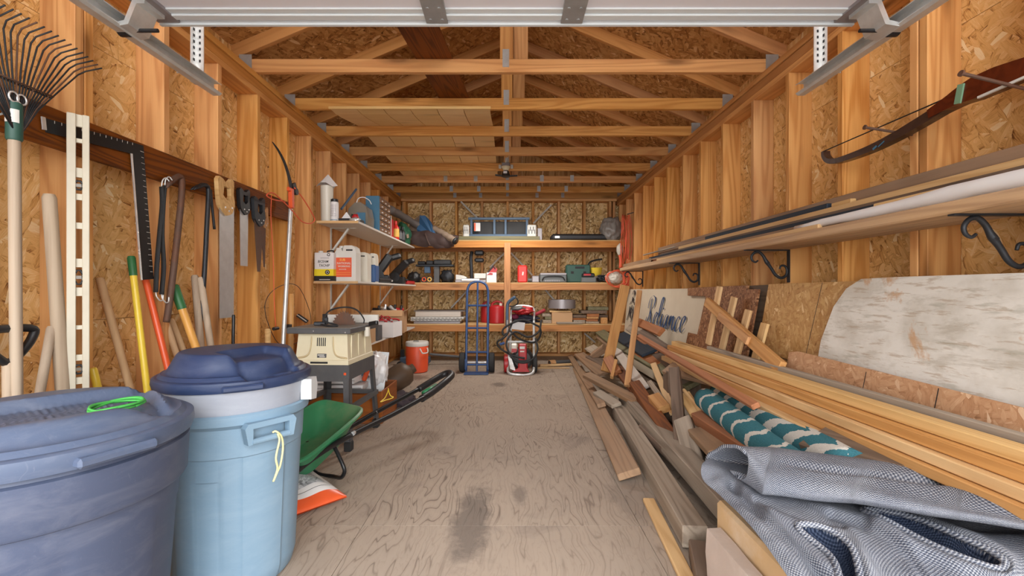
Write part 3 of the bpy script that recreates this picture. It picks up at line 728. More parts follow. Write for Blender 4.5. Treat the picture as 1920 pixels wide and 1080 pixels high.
stick('wood_stake', 'short blond wooden stake end above the rear bin lid', (502, 616), (502, 662), .02, M['pine'], -1.68, -1.66, 'stake')
stick('black_rod', 'thin black rod standing under the large hand saw blade', (438, 590), (437, 652), .009, M['blackmetal'], -1.62, -1.61, 'rod')
stick('tool_pole', 'bright yellow handle stub between the level and the tan handle', (174, 690), (184, 732), .014, M['yellow'], -1.66, -1.60)
# shovel with D grip
sv = thing('shovel', 'shovel with a black D shaped grip at the wall edge', 'shovel', (-1.62, 1.36, .02))
G = at(22, 640, X=-1.60); Y0 = G.y
bm = tube(bm_(), cr([Vector((-1.60, Y0-.075, .905)), Vector((-1.60, Y0+.055, .905)), Vector((-1.60, Y0+.062, .875)), Vector((-1.60, Y0+.03, .83)), Vector((-1.60, Y0-.01, .80)), Vector((-1.60, Y0-.05, .83)), Vector((-1.60, Y0-.08, .87))], 5, True), .013, 8, True)
obj('grip', bm, M['black'], sv, True)
obj('shaft', cyl(bm_(), (-1.60, Y0-.01, .80), (-1.585, Y0-.02, .38), .015, 12), M['handle_gray'], sv, 40)
bm = bm_(); grid(bm, lambda u, v: Vector((-1.585+.025*math.sin(u*PI)-.02*v, Y0-.02+(u-.5)*.2*(1-.3*max(0, v-.6)), .38-.36*v)), 8, 6, .003); obj('blade', bm, M['iron'], sv, 40)
# ================================================================== the two rubbish bins
def lidf(c, R, z0, hd, trough, ang, ridges=True, mat=None, parent=None, skirt=.035):
    """lid: skirt, step, low dome with a sunken grip trough"""
    bm = bm_(); nr, na = 44, 128; V = []
    ca, sa = math.cos(ang), math.sin(ang)
    def h(x, y):
        u, v = x*ca+y*sa, -x*sa+y*ca; r = math.hypot(x, y)/R
        s = lambda a, b, t: max(0, min(1, (t-a)/(b-a)))**2*(3-2*max(0, min(1, (t-a)/(b-a))))
        z = hd*(1-s(.70, .90, r))*(1-.18*r*r)+.012*(1-s(.93, .955, r))
        for (u0, u1, v0, v1, dz) in trough:
            e = .012; k = s(u0-e, u0+e, u)*(1-s(u1-e, u1+e, u))*s(v0-e*1.3, v0+e*.6, v)*(1-s(v1-e, v1+e, v))
            z -= dz*k
            if ridges and k > .97: z += .0016*math.sin(u*420)
        return z
    for i in range(nr+1):
        r = R*(i/nr)**.85
        V.append([bm.verts.new((c[0]+r*math.cos(a), c[1]+r*math.sin(a), z0+h(r*math.cos(a), r*math.sin(a)))) for a in (2*PI*k/na for k in range(na))])
    for rr, z in ((R+.006, z0-.004), (R+.008, z0-skirt*.55), (R+.003, z0-skirt), (R-.012, z0-skirt)):
        V.append([bm.verts.new((c[0]+rr*math.cos(a), c[1]+rr*math.sin(a), z)) for a in (2*PI*k/na for k in range(na))])
    for A, B in zip(V[1:], V[2:]):
        for k in range(na): bm.faces.new((A[k], A[(k+1) % na], B[(k+1) % na], B[k]))
    bm.faces.new(V[1]); bmesh.ops.delete(bm, geom=V[0], context='VERTS')
    return obj('lid', bm, mat, parent, 38)
M['bin1'] = scuffed('slate_bin_plastic', srgb(68, 77, 100), srgb(132, 134, 146), .5, .32)
M['bin1lid'] = scuffed('slate_lid_plastic', srgb(78, 90, 114), srgb(150, 152, 162), .42, .3)
M['bin2'] = scuffed('light_blue_bin_plastic', srgb(122, 150, 172), srgb(170, 188, 202), .5, .25, .6)
M['bin2lid'] = scuffed('navy_lid_plastic', srgb(40, 54, 86), srgb(100, 108, 130), .4, .35)
M['bin2in'] = scuffed('silver_gray_bin_plastic', srgb(152, 158, 170), srgb(186, 190, 198), .4, .3)
b1 = thing('rubbish_bin', 'dark slate blue rubbish bin with a scuffed lid, nearest the door', 'bin', (-1.136, 1.09, 0))
c1 = (-1.136, 1.09, 0)
pan = lambda a, z: 1-.012*(1 if (.06 < z < .47 and any(abs((a-q+PI) % (2*PI)-PI) < .42 for q in (-1.05, -2.6, .5, 2.1))) else 0)
prof = [(.05, 0), (.215, 0), (.225, .012), (.228, .055), (.2285, .06), (.2585, .465), (.259, .475), (.262, .53), (.275, .536), (.280, .545), (.285, .642), (.276, .646), (.272, .66), (.26, .62)]
obj('body', lathe(bm_(), prof, 144, c1, rfun=pan), M['bin1'], b1, 30)
lidf(c1, .288, .70, .042, [(-.205, .205, -.165, .10, .030)], math.radians(52), True, M['bin1lid'], b1, .042)
bm = bm_()
for a in (math.radians(-22), math.radians(158)):
    p = Vector((c1[0]+.292*math.cos(a), c1[1]+.292*math.sin(a), .672)); box(bm, p, (.03, .15, .022), (0, 0, a)); obj('lid_latch', bm, M['bin1lid'], b1, bevel=.006); bm = bm_()
bm.free()
b2 = thing('rubbish_bin', 'light blue rubbish bin with a navy lid, behind the slate blue one', 'bin', (-1.012, 1.648, 0))
c2 = (-1.012, 1.648, 0)
rib = lambda a, z: 1+(.024 if (z < .56 and (abs((a+.62+PI) % (2*PI)-PI) < .34 or abs((a-2.5+PI) % (2*PI)-PI) < .34)) else 0)+(-.013 if (.05 < z < .405 and any(abs((a-q+PI) % (2*PI)-PI) < .2 for q in (-1.42, -2.3, .6, 1.5))) else 0)
prof = [(.04, 0), (.178, 0), (.186, .01), (.196, .05), (.1965, .055), (.213, .40), (.2135, .405), (.2165, .475), (.2215, .48), (.226, .575), (.237, .585), (.243, .59), (.245, .618), (.238, .624), (.228, .622)]
obj('body', lathe(bm_(), prof, 160, c2, rfun=rib), M['bin2'], b2, 30)
obj('inner_bin', lathe(bm_(), [(.222, .60), (.233, .61), (.241, .70), (.248, .715)], 96, c2), M['bin2in'], b2, 40)
lidf(c2, .245, .735, .075, [(.06, .22, -.11, .07, .028)], math.radians(-22), False, M['bin2lid'], b2, .036)
for a in (-.62, 2.5):
    bm = bm_(); e = Vector((math.cos(a), math.sin(a), 0)); f = Vector((-e.y, e.x, 0)); o_ = Vector(c2)
    prism(bm, [(-.075, -.0), (-.085, .055), (-.075, .07), (.075, .07), (.085, .055), (.075, 0), (.06, .0), (.06, .052), (-.06, .052), (-.06, 0)], o_+e*.228+Vector((0, 0, .525)), f, (0, 0, 1), e*.032)
    cyl(bm, o_+e*.252+f*-.062+Vector((0, 0, .533)), o_+e*.252+f*.062+Vector((0, 0, .533)), .011, 12)
    obj('handle', bm, M['bin2'], b2, bevel=.003)
a = .12; e = Vector((math.cos(a), math.sin(a), 0)); f = Vector((-e.y, e.x, 0))
bm = prism(bm_(), [(-.03, .01), (.03, .0), (.045, .05), (.03, .085), (-.03, .085)], Vector(c2)+e*.236+Vector((0, 0, .615)), f, Vector((0, 0, 1)), e*.038); obj('inner_handle', bm, M['door_rail'], b2, bevel=.006)
for a in (-.95, 2.2):
    p = Vector((c2[0]+.253*math.cos(a), c2[1]+.253*math.sin(a), .713)); bm = bm_(); box(bm, p, (.02, .12, .02), (0, 0, a)); obj('lid_latch', bm, M['bin2lid'], b2, bevel=.005)
bm = bm_(); p0 = Vector((c2[0]+.02, c2[1], 0))
hx = Vector(c2)+Vector((math.cos(-.62), math.sin(-.62), 0))*.268
tag(obj('zip_tie', tube(bm, cr([hx+Vector(p) for p in ((.01, .01, .545), (.014, .012, .52), (.012, -.006, .47), (.014, .0, .43), (.004, -.008, .39), (.014, 0, .42), (.018, .012, .44), (.018, .028, .49), (.014, .026, .53), (.0, .018, .55), (-.01, .014, .548))], 6), .0034, 6), plain('pale_yellow_tie', srgb(240, 226, 160), .4), None, True), 'pale yellow cable tie looped through the light blue bin handle', 'cable tie')
bm = bm_()
tc = at(221, 766, Z=.729); zt = .729
tube(bm, cr([tc+Vector((.045*math.cos(a)*(1+.06*math.sin(2.3*a)), .062*math.sin(a)*(1+.05*math.cos(1.7*a)), .006+.008*math.sin(a*.77)**2)) for a in (q*2*PI/9 for q in range(34))], 3), .0032, 6)
tag(obj('garden_twine', bm, plain('green_twine', srgb(70, 170, 76), .6), None, True), 'small coil of bright green twine lying on the slate blue bin lid', 'twine')
# ================================================================== bag, wheelbarrow
def bagmat():
    s = NT('printed_bag'); v = s.co('Generated')
    n = s.noise(s.mapping(v, (5, 4, 5), (0, 0, .6)), 1.2, 5, .65, 1.2)
    c = s.ramp(n, [(.36, srgb(70, 72, 78)), (.44, srgb(150, 152, 158)), (.52, srgb(206, 207, 212)), (.6, srgb(130, 132, 140)), (.7, srgb(214, 214, 218))])
    x = s.n('ShaderNodeSeparateXYZ'); s.set(x.inputs[0], v)
    return s.out(s.mix(.12, c, srgb(226, 226, 228)), .4)
M['bagprint'] = bagmat()
bg_ = thing('paper_sack', 'white and grey printed sack with a red bottom edge lying behind the bins', 'bag', (-.95, 2.2, 0))
A, B, Cc, D = Vector((-1.02, 1.945, .01)), Vector((-.798, 2.185, .01)), Vector((-1.045, 2.33, .085)), Vector((-1.25, 2.12, .085))
def bagp(u, v, s=1):
    p = (A*(1-u)+B*u)*(1-v)+(D*(1-u)+Cc*u)*v
    k = (math.sin(PI*min(1, max(0, u)))**.5)*(math.sin(PI*min(1, max(0, v)))**.45)
    p = p+Vector((0, 0, s*.045*k+(.006 if s > 0 else 0)*1))
    p.z += .010*math.sin(9*u+3*v)*k*(s > 0)
    p.z = max(p.z, .004); return p
def bagpart(name, v0, v1, mat, u0=0, u1=1, off=0):
    bm = bm_(); grid(bm, lambda u, v: bagp(u0+(u1-u0)*u, v0+(v1-v0)*v)+Vector((0, 0, off)), 24, 20); grid(bm, lambda u, v: bagp(u0+(u1-u0)*u, v0+(v1-v0)*v, -.2), 24, 20)
    bmesh.ops.remove_doubles(bm, verts=bm.verts, dist=.0015); return obj(name, bm, mat, bg_, 50)
bagpart('sack_body', .17, 1, M['paper']); bagpart('red_band', 0, .17, M['redorange'] if 'redorange' in M else M['orange'])
bm = bm_(); grid(bm, lambda u, v: bagp(.0+.86*u, .36+.58*v)+Vector((0, 0, .002)), 20, 16); obj('printed_picture', bm, M['bagprint'], bg_, 50)
bm = bm_(); grid(bm, lambda u, v: bagp(.3+.6*u, .265+.008*v)+Vector((0, 0, .002)), 12, 1); grid(bm, lambda u, v: bagp(.10+.14*u, .25+.03*v)+Vector((0, 0, .002)), 6, 1); obj('printed_line', bm, M['ink'], bg_)['kind'] = 'stuff'
wb = thing('wheelbarrow', 'small green garden wheelbarrow with long black handles beside the bins', 'wheelbarrow', (-1.0, 2.4, 0))
RR, RL, FR, FLf = Vector((-.855, 2.62, .335)), Vector((-1.165, 2.74, .36)), Vector((-.955, 2.03, .245)), Vector((-1.30, 2.13, .265))
RRb, RLb, FRb, FLb = Vector((-.93, 2.50, .19)), Vector((-1.12, 2.58, .2)), Vector((-1.0, 2.20, .115)), Vector((-1.2, 2.26, .12))
def rsq(a, e=.28):
    c, s = math.cos(a), math.sin(a); return (math.copysign(abs(c)**e, c)+1)/2, (math.copysign(abs(s)**e, s)+1)/2
def bil(P, u, v): return (P[0]*(1-u)+P[1]*u)*(1-v)+(P[2]*(1-u)+P[3]*u)*v
TOP, BOT = (FLf, FR, RL, RR), (FLb, FRb, RLb, RRb)
bm = bm_(); na = 64; V = []
cen = (FLf+FR+RL+RR)/4
for kind, f in (('lip', -.02), ('lip', .0), ('lip2', 0), ('t', .0), ('t', .06), ('t', .35), ('t', .7), ('t', .93), ('t', 1.0), ('c', .75)):
    ring = []
    for k in range(na):
        u, v = rsq(2*PI*k/na, .30)
        p = bil(TOP, u, v).lerp(bil(BOT, u, v), max(0, f if kind == 't' else (1 if kind == 'c' else 0)))
        if kind == 'lip': q = (p-cen); q.z = 0; p = p+q.normalized()*.022+Vector((0, 0, -.014 if f < 0 else -.002))
        if kind == 'lip2': q = (p-cen); q.z = 0; p = p+q.normalized()*.008+Vector((0, 0, .003))
        if kind == 'c': p = p.lerp((FLb+FRb+RLb+RRb)/4, .25)-Vector((0, 0, .004))
        ring.append(bm.verts.new(p))
    V.append(ring)
for A_, B_ in zip(V, V[1:]):
    for k in range(na): bm.faces.new((A_[k], A_[(k+1) % na], B_[(k+1) % na], B_[k]))
bm.faces.new(V[-1]); bmesh.ops.recalc_face_normals(bm, faces=bm.faces); bmesh.ops.solidify(bm, geom=list(bm.faces), thickness=.005)
obj('tray', bm, M['green'], wb, 40)
Rp = [Vector((-1.03, 2.06, .155)), Vector((-.955, 2.22, .21)), at(665, 812, Y=2.5), at(740, 775, Y=2.82), at(800, 742, Y=3.12)]
Lp = [Vector((-1.2, 2.2, .085)), Vector((-1.1, 2.52, .15)), at(659, 799, Y=2.8), at(712, 769, Y=3.02), at(790, 727, Y=3.38)]
obj('handle_tube', tube(bm_(), cr(Rp, 6), .0155, 12), M['blackmetal'], wb, True)
obj('handle_tube', tube(bm_(), cr(Lp, 6), .0155, 12), M['blackmetal'], wb, True)
g = [at(790, 748, Y=3.08), at(812, 734, Y=3.2), at(835, 716, Y=3.33), at(847, 704, Y=3.46), at(842, 699, Y=3.53), at(828, 704, Y=3.53), at(806, 717, Y=3.43), at(785, 730, Y=3.36)]
obj('grip', tube(bm_(), cr(g, 6), [.024]*3+[.027]*30+[.024]*10, 12) if False else tube(bm_(), cr(g, 6), .025, 12), M['black'], wb, True)
bm = bm_(); tube(bm, [at(795, 738, Y=3.15), at(818, 724, Y=3.3)], .022, 10); obj('grip_inlay', bm, M['green'], wb, True)
bm = bm_()
for p in (at(664, 811, Y=2.485), at(706, 772, Y=3.0)): cyl(bm, p+Vector((0, -.022, .0)), p+Vector((0, .0, .0)), .012, 8)
obj('bolt', bm, M['chrome'], wb)['kind'] = 'stuff'
obj('leg', tube(bm_(), cr([at(624, 832, Y=2.36), at(634, 852, Y=2.33), at(643, 872, Y=2.31), at(646, 884, Y=2.31), at(640, 895, Y=2.33), Vector((-.955, 2.42, .014)), Vector((-1.1, 2.5, .014)), Vector((-1.14, 2.5, .18))], 5), .0105, 10), M['blackmetal'], wb, True)
wc = Vector((-1.12, 2.44, .074)); wa = Vector((.966, -.259, 0))
bm = bm_(); fw = wa.cross(Vector((0, 0, 1)))
tube(bm, [wc+(fw*math.cos(a)+Vector((0, 0, 1))*math.sin(a))*.054 for a in (2*PI*k/32 for k in range(32))], .021, 10, True); w_ = obj('wheel', bm, M['rubber'], wb, True)
bm = bm_()
for k in range(6): a = k*PI/3; tube(bm, [wc, wc+(fw*math.cos(a)+Vector((0, 0, 1))*math.sin(a))*.045], .006, 6)
cyl(bm, wc-wa*.06, wc+wa*.06, .013, 12); obj('hub', bm, M['iron'], w_)
bm = lump(bm_(), (-1.05, 2.3, .137), (.02, .026, .022), 4, .3); tag(obj('orange_scrap', bm, M['orange'], None, True), 'small orange scrap lying in the green wheelbarrow tray', 'scrap')
# ================================================================== table saw on its stand
ST = thing('table_saw', 'cream bench table saw with a dark top on a grey steel leg stand', 'table saw', (-1.207, 3.109, 0), math.radians(-3))
ST.scale = (.72, .85, 1)
SM = wm(ST)
def L(x, y, z): return SM @ Vector((x, y, z))
def lb(bm, x0, x1, y0, y1, z0, z1): 
    bb(x0, x1, y0, y1, z0, z1, bm); return bm
hw, hd_ = .255, .27
for sx in (-1, 1):
    for sy in (-1, 1):
        bm = bm_()
        t0 = Vector((sx*(hw-.005), sy*(hd_-.005), .545)); f0 = Vector((sx*(hw+.035), sy*(hd_+.05), .0))
        for (wx, wy) in ((.055, .004), (.004, .055)):
            V = []
            for p in (f0, t0):
                ix = -sx; iy = -sy
                V.append([bm.verts.new(p+Vector(q)) for q in ((0, 0, 0), (ix*wx, 0, 0), (ix*wx, iy*wy, 0), (0, iy*wy, 0))])
            for k in range(4): bm.faces.new((V[0][k], V[0][(k+1) % 4], V[1][(k+1) % 4], V[1][k]))
            bm.faces.new(V[0]); bm.faces.new(V[1])
        l_ = obj('leg', bm, M['dkgray'], ST, world=False)
        bm = bm_(); box(bm, f0+Vector((-sx*.026, -sy*.026, .03)), (.064, .064, .06)); obj('foot', bm, M['rubber'], l_, world=False, bevel=.006)
for sy in (-1, 1):
    bm = bm_(); lb(bm, -hw, hw, sy*hd_-.004, sy*hd_+.004, .44, .545); obj('apron', bm, M['dkgray'], ST, world=False)
    bm = bm_(); lb(bm, -hw-.015, hw+.015, sy*(hd_+.02)-.012, sy*(hd_+.02)+.012, .255, .285); obj('stretcher', bm, M['dkgray'], ST, world=False)
for sx in (-1, 1):
    bm = bm_(); lb(bm, sx*hw-.004, sx*hw+.004, -hd_, hd_, .45, .545); obj('apron', bm, M['dkgray'], ST, world=False)
    bm = bm_(); lb(bm, sx*(hw+.018)-.018, sx*(hw+.018)+.018, -hd_-.02, hd_+.02, .255, .285); obj('stretcher', bm, M['dkgray'], ST, world=False)
bm = bm_(); box(bm, (hw-.035, -hd_-.006, .49), (.022, .002, .016)); obj('warning_mark', bm, M['orange'], ST, world=False)
# cream housing: tapered shell with moulded ribs
hx0, hx1, hy0, hy1 = -.245, .245, -.268, .25
bm = bm_(); V = []
for z, k in ((.547, 1.02), (.575, 1.02), (.58, .99), (.735, .93), (.748, .93)):
    V.append([bm.verts.new((x*k, y*k, z)) for x, y in ((hx0, hy0), (hx1, hy0), (hx1, hy1), (hx0, hy1))])
for A, B in zip(V, V[1:]):
    for q in range(4): bm.faces.new((A[q], A[(q+1) % 4], B[(q+1) % 4], B[q]))
bm.faces.new(V[0]); bm.faces.new(V[-1]); body = obj('housing', bm, M['cream'], ST, world=False, bevel=.006)
def fr(x, z): k = .99-.06*(z-.58)/.155; return Vector((x, hy0*k-.004, z))
M['cream_d'] = plain('darker_cream_rib', srgb(198, 178, 138), .5)  # ribs in a darker cream than the housing
for s in (-1, 1):
    p = cr([fr(s*.10, .73), fr(s*.105, .66), fr(s*.125, .615), fr(s*.17, .597), fr(s*.235, .59)], 5)
    obj('rib', tube(bm_(), p, .0055, 6), M['cream_d'], body, True, world=True) if False else None
    o = obj('rib', tube(bm_(), p, .006, 6), M['cream_d'], body, True, world=False)
for q in range(3):
    x = .985*hx1
    bm = bm_(); V = []
    y0 = -.17+q*.14
    prism(bm, [(-.03, .585), (.03, .585), (.026, .735), (-.026, .735)], (hx1*.955, y0, 0), (0, 1, 0), (-.0, 0, 1), (.012, 0, 0)); obj('side_rib', bm, M['cream'], body, world=False, bevel=.004)
bm = bm_()
for q in range(5): 
    c_ = fr(-.045+q*.018, .695); box(bm, c_+Vector((0, .004, 0)), (.007, .008, .055), (-.1, 0, 0))
obj('vent_slots', bm, M['ink'], body, world=False)['kind'] = 'stuff'
bm = bm_(); c_ = fr(.0, .606); box(bm, c_+Vector((0, .002, 0)), (.085, .006, .026), (-.1, 0, 0)); pl = obj('name_plate', bm, M['dkgray'], body, world=False, bevel=.002)
bm = bm_()
for q, (w_, dx) in enumerate(((.06, -.005), (.05, .005))): box(bm, c_+Vector((dx, -.0016, .005-.011*q)), (w_, .001, .006), (-.1, 0, .0))
obj('plate_print', bm, M['white'], pl, world=False)['kind'] = 'stuff'
bm = bm_(); box(bm, (-.02, hy0*1.02-.001, .562), (.16, .004, .012)); obj('slot', bm, M['ink'], body, world=False)
# table top, insert, fence, blade
bm = bm_(); lb(bm, -.30, .285, -.31, .31, .752, .788)
top_ = obj('table_top', bm, M['dkgray'], ST, world=False, bevel=.004)
bm = bm_(); lb(bm, -.295, .28, -.305, .305, .788, .790); obj('dusty_surface', bm, plain('dusty_top', srgb(128, 124, 118), .6, .1, .1, 20), top_, world=False)
bm = bm_(); box(bm, (-.05, -.3115, .77), (.008, .003, .008)); box(bm, (.24, -.3115, .762), (.008, .003, .008)); obj('screw', bm, M['chrome'], top_, world=False)['kind'] = 'stuff'
bm = bm_(); n = 30; P = []
for q in range(n):
    a = 2*PI*q/n; P += [(.125*math.cos(a), .125*math.sin(a)), (.108*math.cos(a+.06), .108*math.sin(a+.06))]
prism(bm, P, (.06, .02, .765), (1, 0, 0), (0, 0, 1), (0, .003, 0)); bmesh.ops.bisect_plane(bm, geom=bm.verts[:]+bm.edges[:]+bm.faces[:], plane_co=(0, 0, .788), plane_no=(0, 0, 1), clear_inner=True)
obj('blade', bm, M['rust'], ST, world=False)
bm = bm_(); lb(bm, -.235, .30, .25, .285, .79, .85); fc = obj('fence', bm, M['white'], ST, world=False, bevel=.003)
bm = bm_(); lb(bm, -.285, -.235, .24, .295, .79, .855); obj('fence_end', bm, M['black'], fc, world=False, bevel=.004)
bm = bm_(); box(bm, (.345, .04, .80), (.12, .03, .03), (0, -.12, -.5)); obj('lock_handle', bm, M['black'], ST, world=False, bevel=.006)
bm = bm_(); cyl(bm, (.29, .02, .71), (.29, .02, .775), .028, 14); obj('switch_box', bm, M['clear'], ST, world=False, bevel=.004)
pc = tube(bm_(), cr([(-.10, -.10, .798), (.02, -.20, .797), (.10, -.22, .797), (.09, -.17, .80), (-.05, -.14, .83), (-.08, .02, .89), (.02, .12, .91), (.14, .12, .89), (.22, .10, .83), (.24, .06, .80)], 7), .006, 8)
obj('power_cord', pc, M['rubber'], ST, True, world=False)
bm = bm_(); box(bm, (-.13, -.07, .803), (.10, .035, .026), (0, 0, .3)); box(bm, (-.10, -.03, .82), (.05, .03, .05), (0, 0, .3)); obj('miter_gauge', bm, M['iron'], ST, world=False, bevel=.005)
sq_ = thing('brush', 'small black and white striped brush against the wall behind the saw', 'brush', at(567, 597, Y=3.7))
p = at(567, 597, Y=3.7); bm = bm_(); box(bm, p, (.10, .02, .03), (0, .65, .2)); obj('head', bm, M['black'], sq_, bevel=.004)
bm = bm_(); box(bm, p+Vector((0, -.011, .004)), (.095, .004, .006), (0, .65, .2)); obj('stripe', bm, M['white'], sq_)
# ---- things stowed below the saw
cr_ = thing('wooden_crate', 'reddish brown wooden crate on the floor under the table saw', 'crate', (-1.29, 3.5, 0))
M['crate'] = wood('crate_veneer', srgb(150, 88, 48), srgb(96, 52, 28), .6, .3, .1)
for nm, a, b, w, t, up in (('side_panel', (-1.62, 3.425, .125), (-.985, 3.425, .125), .25, .014, (0, 1, 0)), ('side_panel', (-1.62, 3.87, .125), (-.985, 3.87, .125), .25, .014, (0, 1, 0)),
                           ('end_panel', (-.985, 3.425, .125), (-.985, 3.87, .125), .25, .014, (1, 0, 0)), ('end_panel', (-1.62, 3.425, .125), (-1.62, 3.87, .125), .25, .014, (1, 0, 0)), ('bottom', (-1.61, 3.645, .01), (-.99, 3.645, .01), .46, .014, (0, 0, 1))):
    lumber(nm, a, b, w, t, M['crate'], up=up, parent=cr_)
for k, (x, y, z, a, w, d, h, lab) in enumerate(((-1.36, 3.60, .275, .04, .44, .36, .045, 'flat white carton lying on the brown crate, lower of two'), (-1.38, 3.58, .335, -.06, .40, .34, .05, 'flat white carton lying on the brown crate, upper of two'))):
    bm = bm_(); box(bm, (x, y, z+.003*k), (w, d, h), (0, 0, a)); t = thing('carton', lab, 'carton', (x, y, z-h/2)); obj('box', bm, M['paper'], t, bevel=.002)
    bm = bm_(); box(bm, (x, y-d/2*math.cos(a)-.0005, z+.003*k), (w*.98, .002, .0025), (0, 0, a)); obj('flap_gap', bm, M['ink'], t)
t = thing('leaning_sheet', 'pale grey sheet leaning in the crate behind the saw stand leg', 'panel', (-1.09, 3.5, .02))
bm = bm_(); box(bm, (-1.16, 3.62, .33), (.30, .012, .42), (-.35, .10, .15)); obj('sheet', bm, M['door_rail'], t, bevel=.002)
t = thing('plastic_bag', 'crumpled white plastic bag with an orange stripe beside the saw stand', 'bag', (-1.085, 3.66, .25))
bm = lump(bm_(), (-1.085, 3.66, .372), (.085, .10, .135), 3, .35, 3.0, 4); obj('bag', bm, plain('thin_white_film', srgb(224, 222, 222), .3, 0, .08, 10), t, True)
bm = bm_(); box(bm, (-1.13, 3.555, .40), (.035, .03, .20), (0, .35, 0)); obj('stripe', bm, M['orange'], t, bevel=.008)
bm = bm_(); box(bm, (-1.175, 3.56, .40), (.03, .03, .20), (0, .35, 0)); obj('blue_stripe', bm, M['lblue'], t, bevel=.008)
t = thing('brown_jug', 'dark brown jug lying tilted on the floor near the orange cooler', 'jug', (-1.03, 4.35, 0))
Mx = Matrix.Translation((-1.16, 4.42, .128)) @ Euler((0, math.radians(62), .5)).to_matrix().to_4x4()
bm = lathe(bm_(), [(.02, -.20), (.115, -.19), (.125, -.16), (.125, .12), (.11, .17), (.05, .21), (.045, .25)], 28, M=Mx); 
obj('body', bm, plain('dark_brown_plastic', srgb(84, 66, 50), .5, 0, .2, 8), t, 40)
t = tag(obj('dark_cloth', lump(bm_(), (-1.02, 4.02, .03), (.17, .15, .07), 9, .45, 2.4, 4, flat=.003), plain('dark_plum_cloth', srgb(62, 52, 58), .85, 0, .25, 12), None, True), 'dark plum cloth crumpled on the floor by the brown jug', 'cloth')
bm = tube(bm_(), cr([(-.955, 3.50, .258), (-.93, 3.47, .21), (-.905, 3.47, .195), (-.92, 3.44, .19), (-.95, 3.42, .185), (-.975, 3.36, .185), (-.96, 3.44, .2), (-.945, 3.48, .255)], 5), .004, 6)
tag(obj('yellow_tie', bm, M['yellow'], None, True), 'yellow plastic tie hanging over the brown crate corner', 'cable tie')
# ================================================================== shelves along the left wall
M['shelf_white'] = plain('white_shelf_board', srgb(214, 208, 200), .5, 0, .04, 4); M['edge'] = M['pine']
def wshelf(label, z, y0, y1, xe, t=.02, brk=(4.235, 5.855)):
    s = thing('wall_shelf', label, 'shelf', (XL, y0, z))
    obj('board', bb(XL+.002, xe, y0, y1, z-t, z, None), M['shelf_white'], s, bevel=.0015)
    obj('front_strip', bb(XL+.002, xe, y0-.006, y0-.0002, z-t-.001, z+.001), M['pine'], s)
    for y in brk:
        if y > y1: continue
        b = obj('bracket', bb(XL+.0005, XL+.0045, y-.016, y+.016, z-t-.26, z-t), M['white'], s)
        bm = bm_(); bb(XL, XL+.24, y-.012, y+.012, z-t-.004, z-t-.0005, bm); obj('bracket_arm', bm, M['white'], b)
        bm = bm_(); m = axes(Vector((.17, 0, .235)), (0, 1, 0)); m.translation = (XL+.087, y, z-t-.122); box(bm, (0, 0, 0), (.285, .016, .024), None); bm.transform(m); obj('brace', bm, M['white'], b)
    return s
wshelf('upper white wall shelf with a pale wood front edge', 1.648, 3.92, 6.27, -1.332)
wshelf('middle white wall shelf holding the jugs and cans', 1.112, 3.86, 6.27, -1.315, .018)
wshelf('lowest white wall shelf carrying cardboard boxes', .520, 3.80, 6.27, -1.33, .018, ())
def at2(px, py, Y): return at(px, py, Y=Y)
Z1 = 1.6495
# white cylinder with folded paper
t = thing('paper_tube', 'white plastic cylinder topped with a folded paper cone on the upper shelf', 'tube', (-1.66, 4.03, Z1))
obj('tube', lathe(bm_(), [(.05, Z1), (.052, Z1+.005), (.056, Z1+.33), (.05, Z1+.331)], 24, (-1.655, 4.03, 0)), M['clear'], t, 40)
bm = bm_(); ap = Vector((-1.645, 4.03, Z1+.44)); rim = [Vector((-1.655+.085*math.cos(a)*(1+.15*math.cos(2*a)), 4.03+.085*math.sin(a), Z1+.335+.02*math.sin(3*a))) for a in (2*PI*k/10 for k in range(10))]
vs = [bm.verts.new(p) for p in rim]; va = bm.verts.new(ap)
for k in range(10): bm.faces.new((vs[k], vs[(k+1) % 10], va))
obj('paper_cone', bm, M['paper'], t)
# spray can
t = thing('spray_can', 'white spray can with a black cap beside the paper tube', 'spray can', (-1.57, 4.0, Z1))
c_ = (-1.575, 4.0, 0)
obj('can', lathe(bm_(), [(.034, Z1), (.0365, Z1+.004), (.0365, Z1+.17), (.033, Z1+.18)], 24, c_), M['paper'], t, 40)
obj('cap', lathe(bm_(), [(.031, Z1+.179), (.033, Z1+.182), (.031, Z1+.205), (.024, Z1+.208)], 20, c_), M['black'], t, 40)
bm = bm_(); grid(bm, lambda u, v: Vector((c_[0]+.0372*math.cos(-2.4+1.9*u), c_[1]+.0372*math.sin(-2.4+1.9*u), Z1+.012+.006*v)), 10, 1, .0005); obj('blue_band', bm, M['lblue'], t)
bm = bm_()
for q in range(9): grid(bm, lambda u, v: Vector((c_[0]+.0371*math.cos(-2.2+1.4*u), c_[1]+.0371*math.sin(-2.2+1.4*u), Z1+.05+.012*q+.004*v)), 6, 1)
obj('fine_print', bm, M['graymetal'], t)['kind'] = 'stuff'
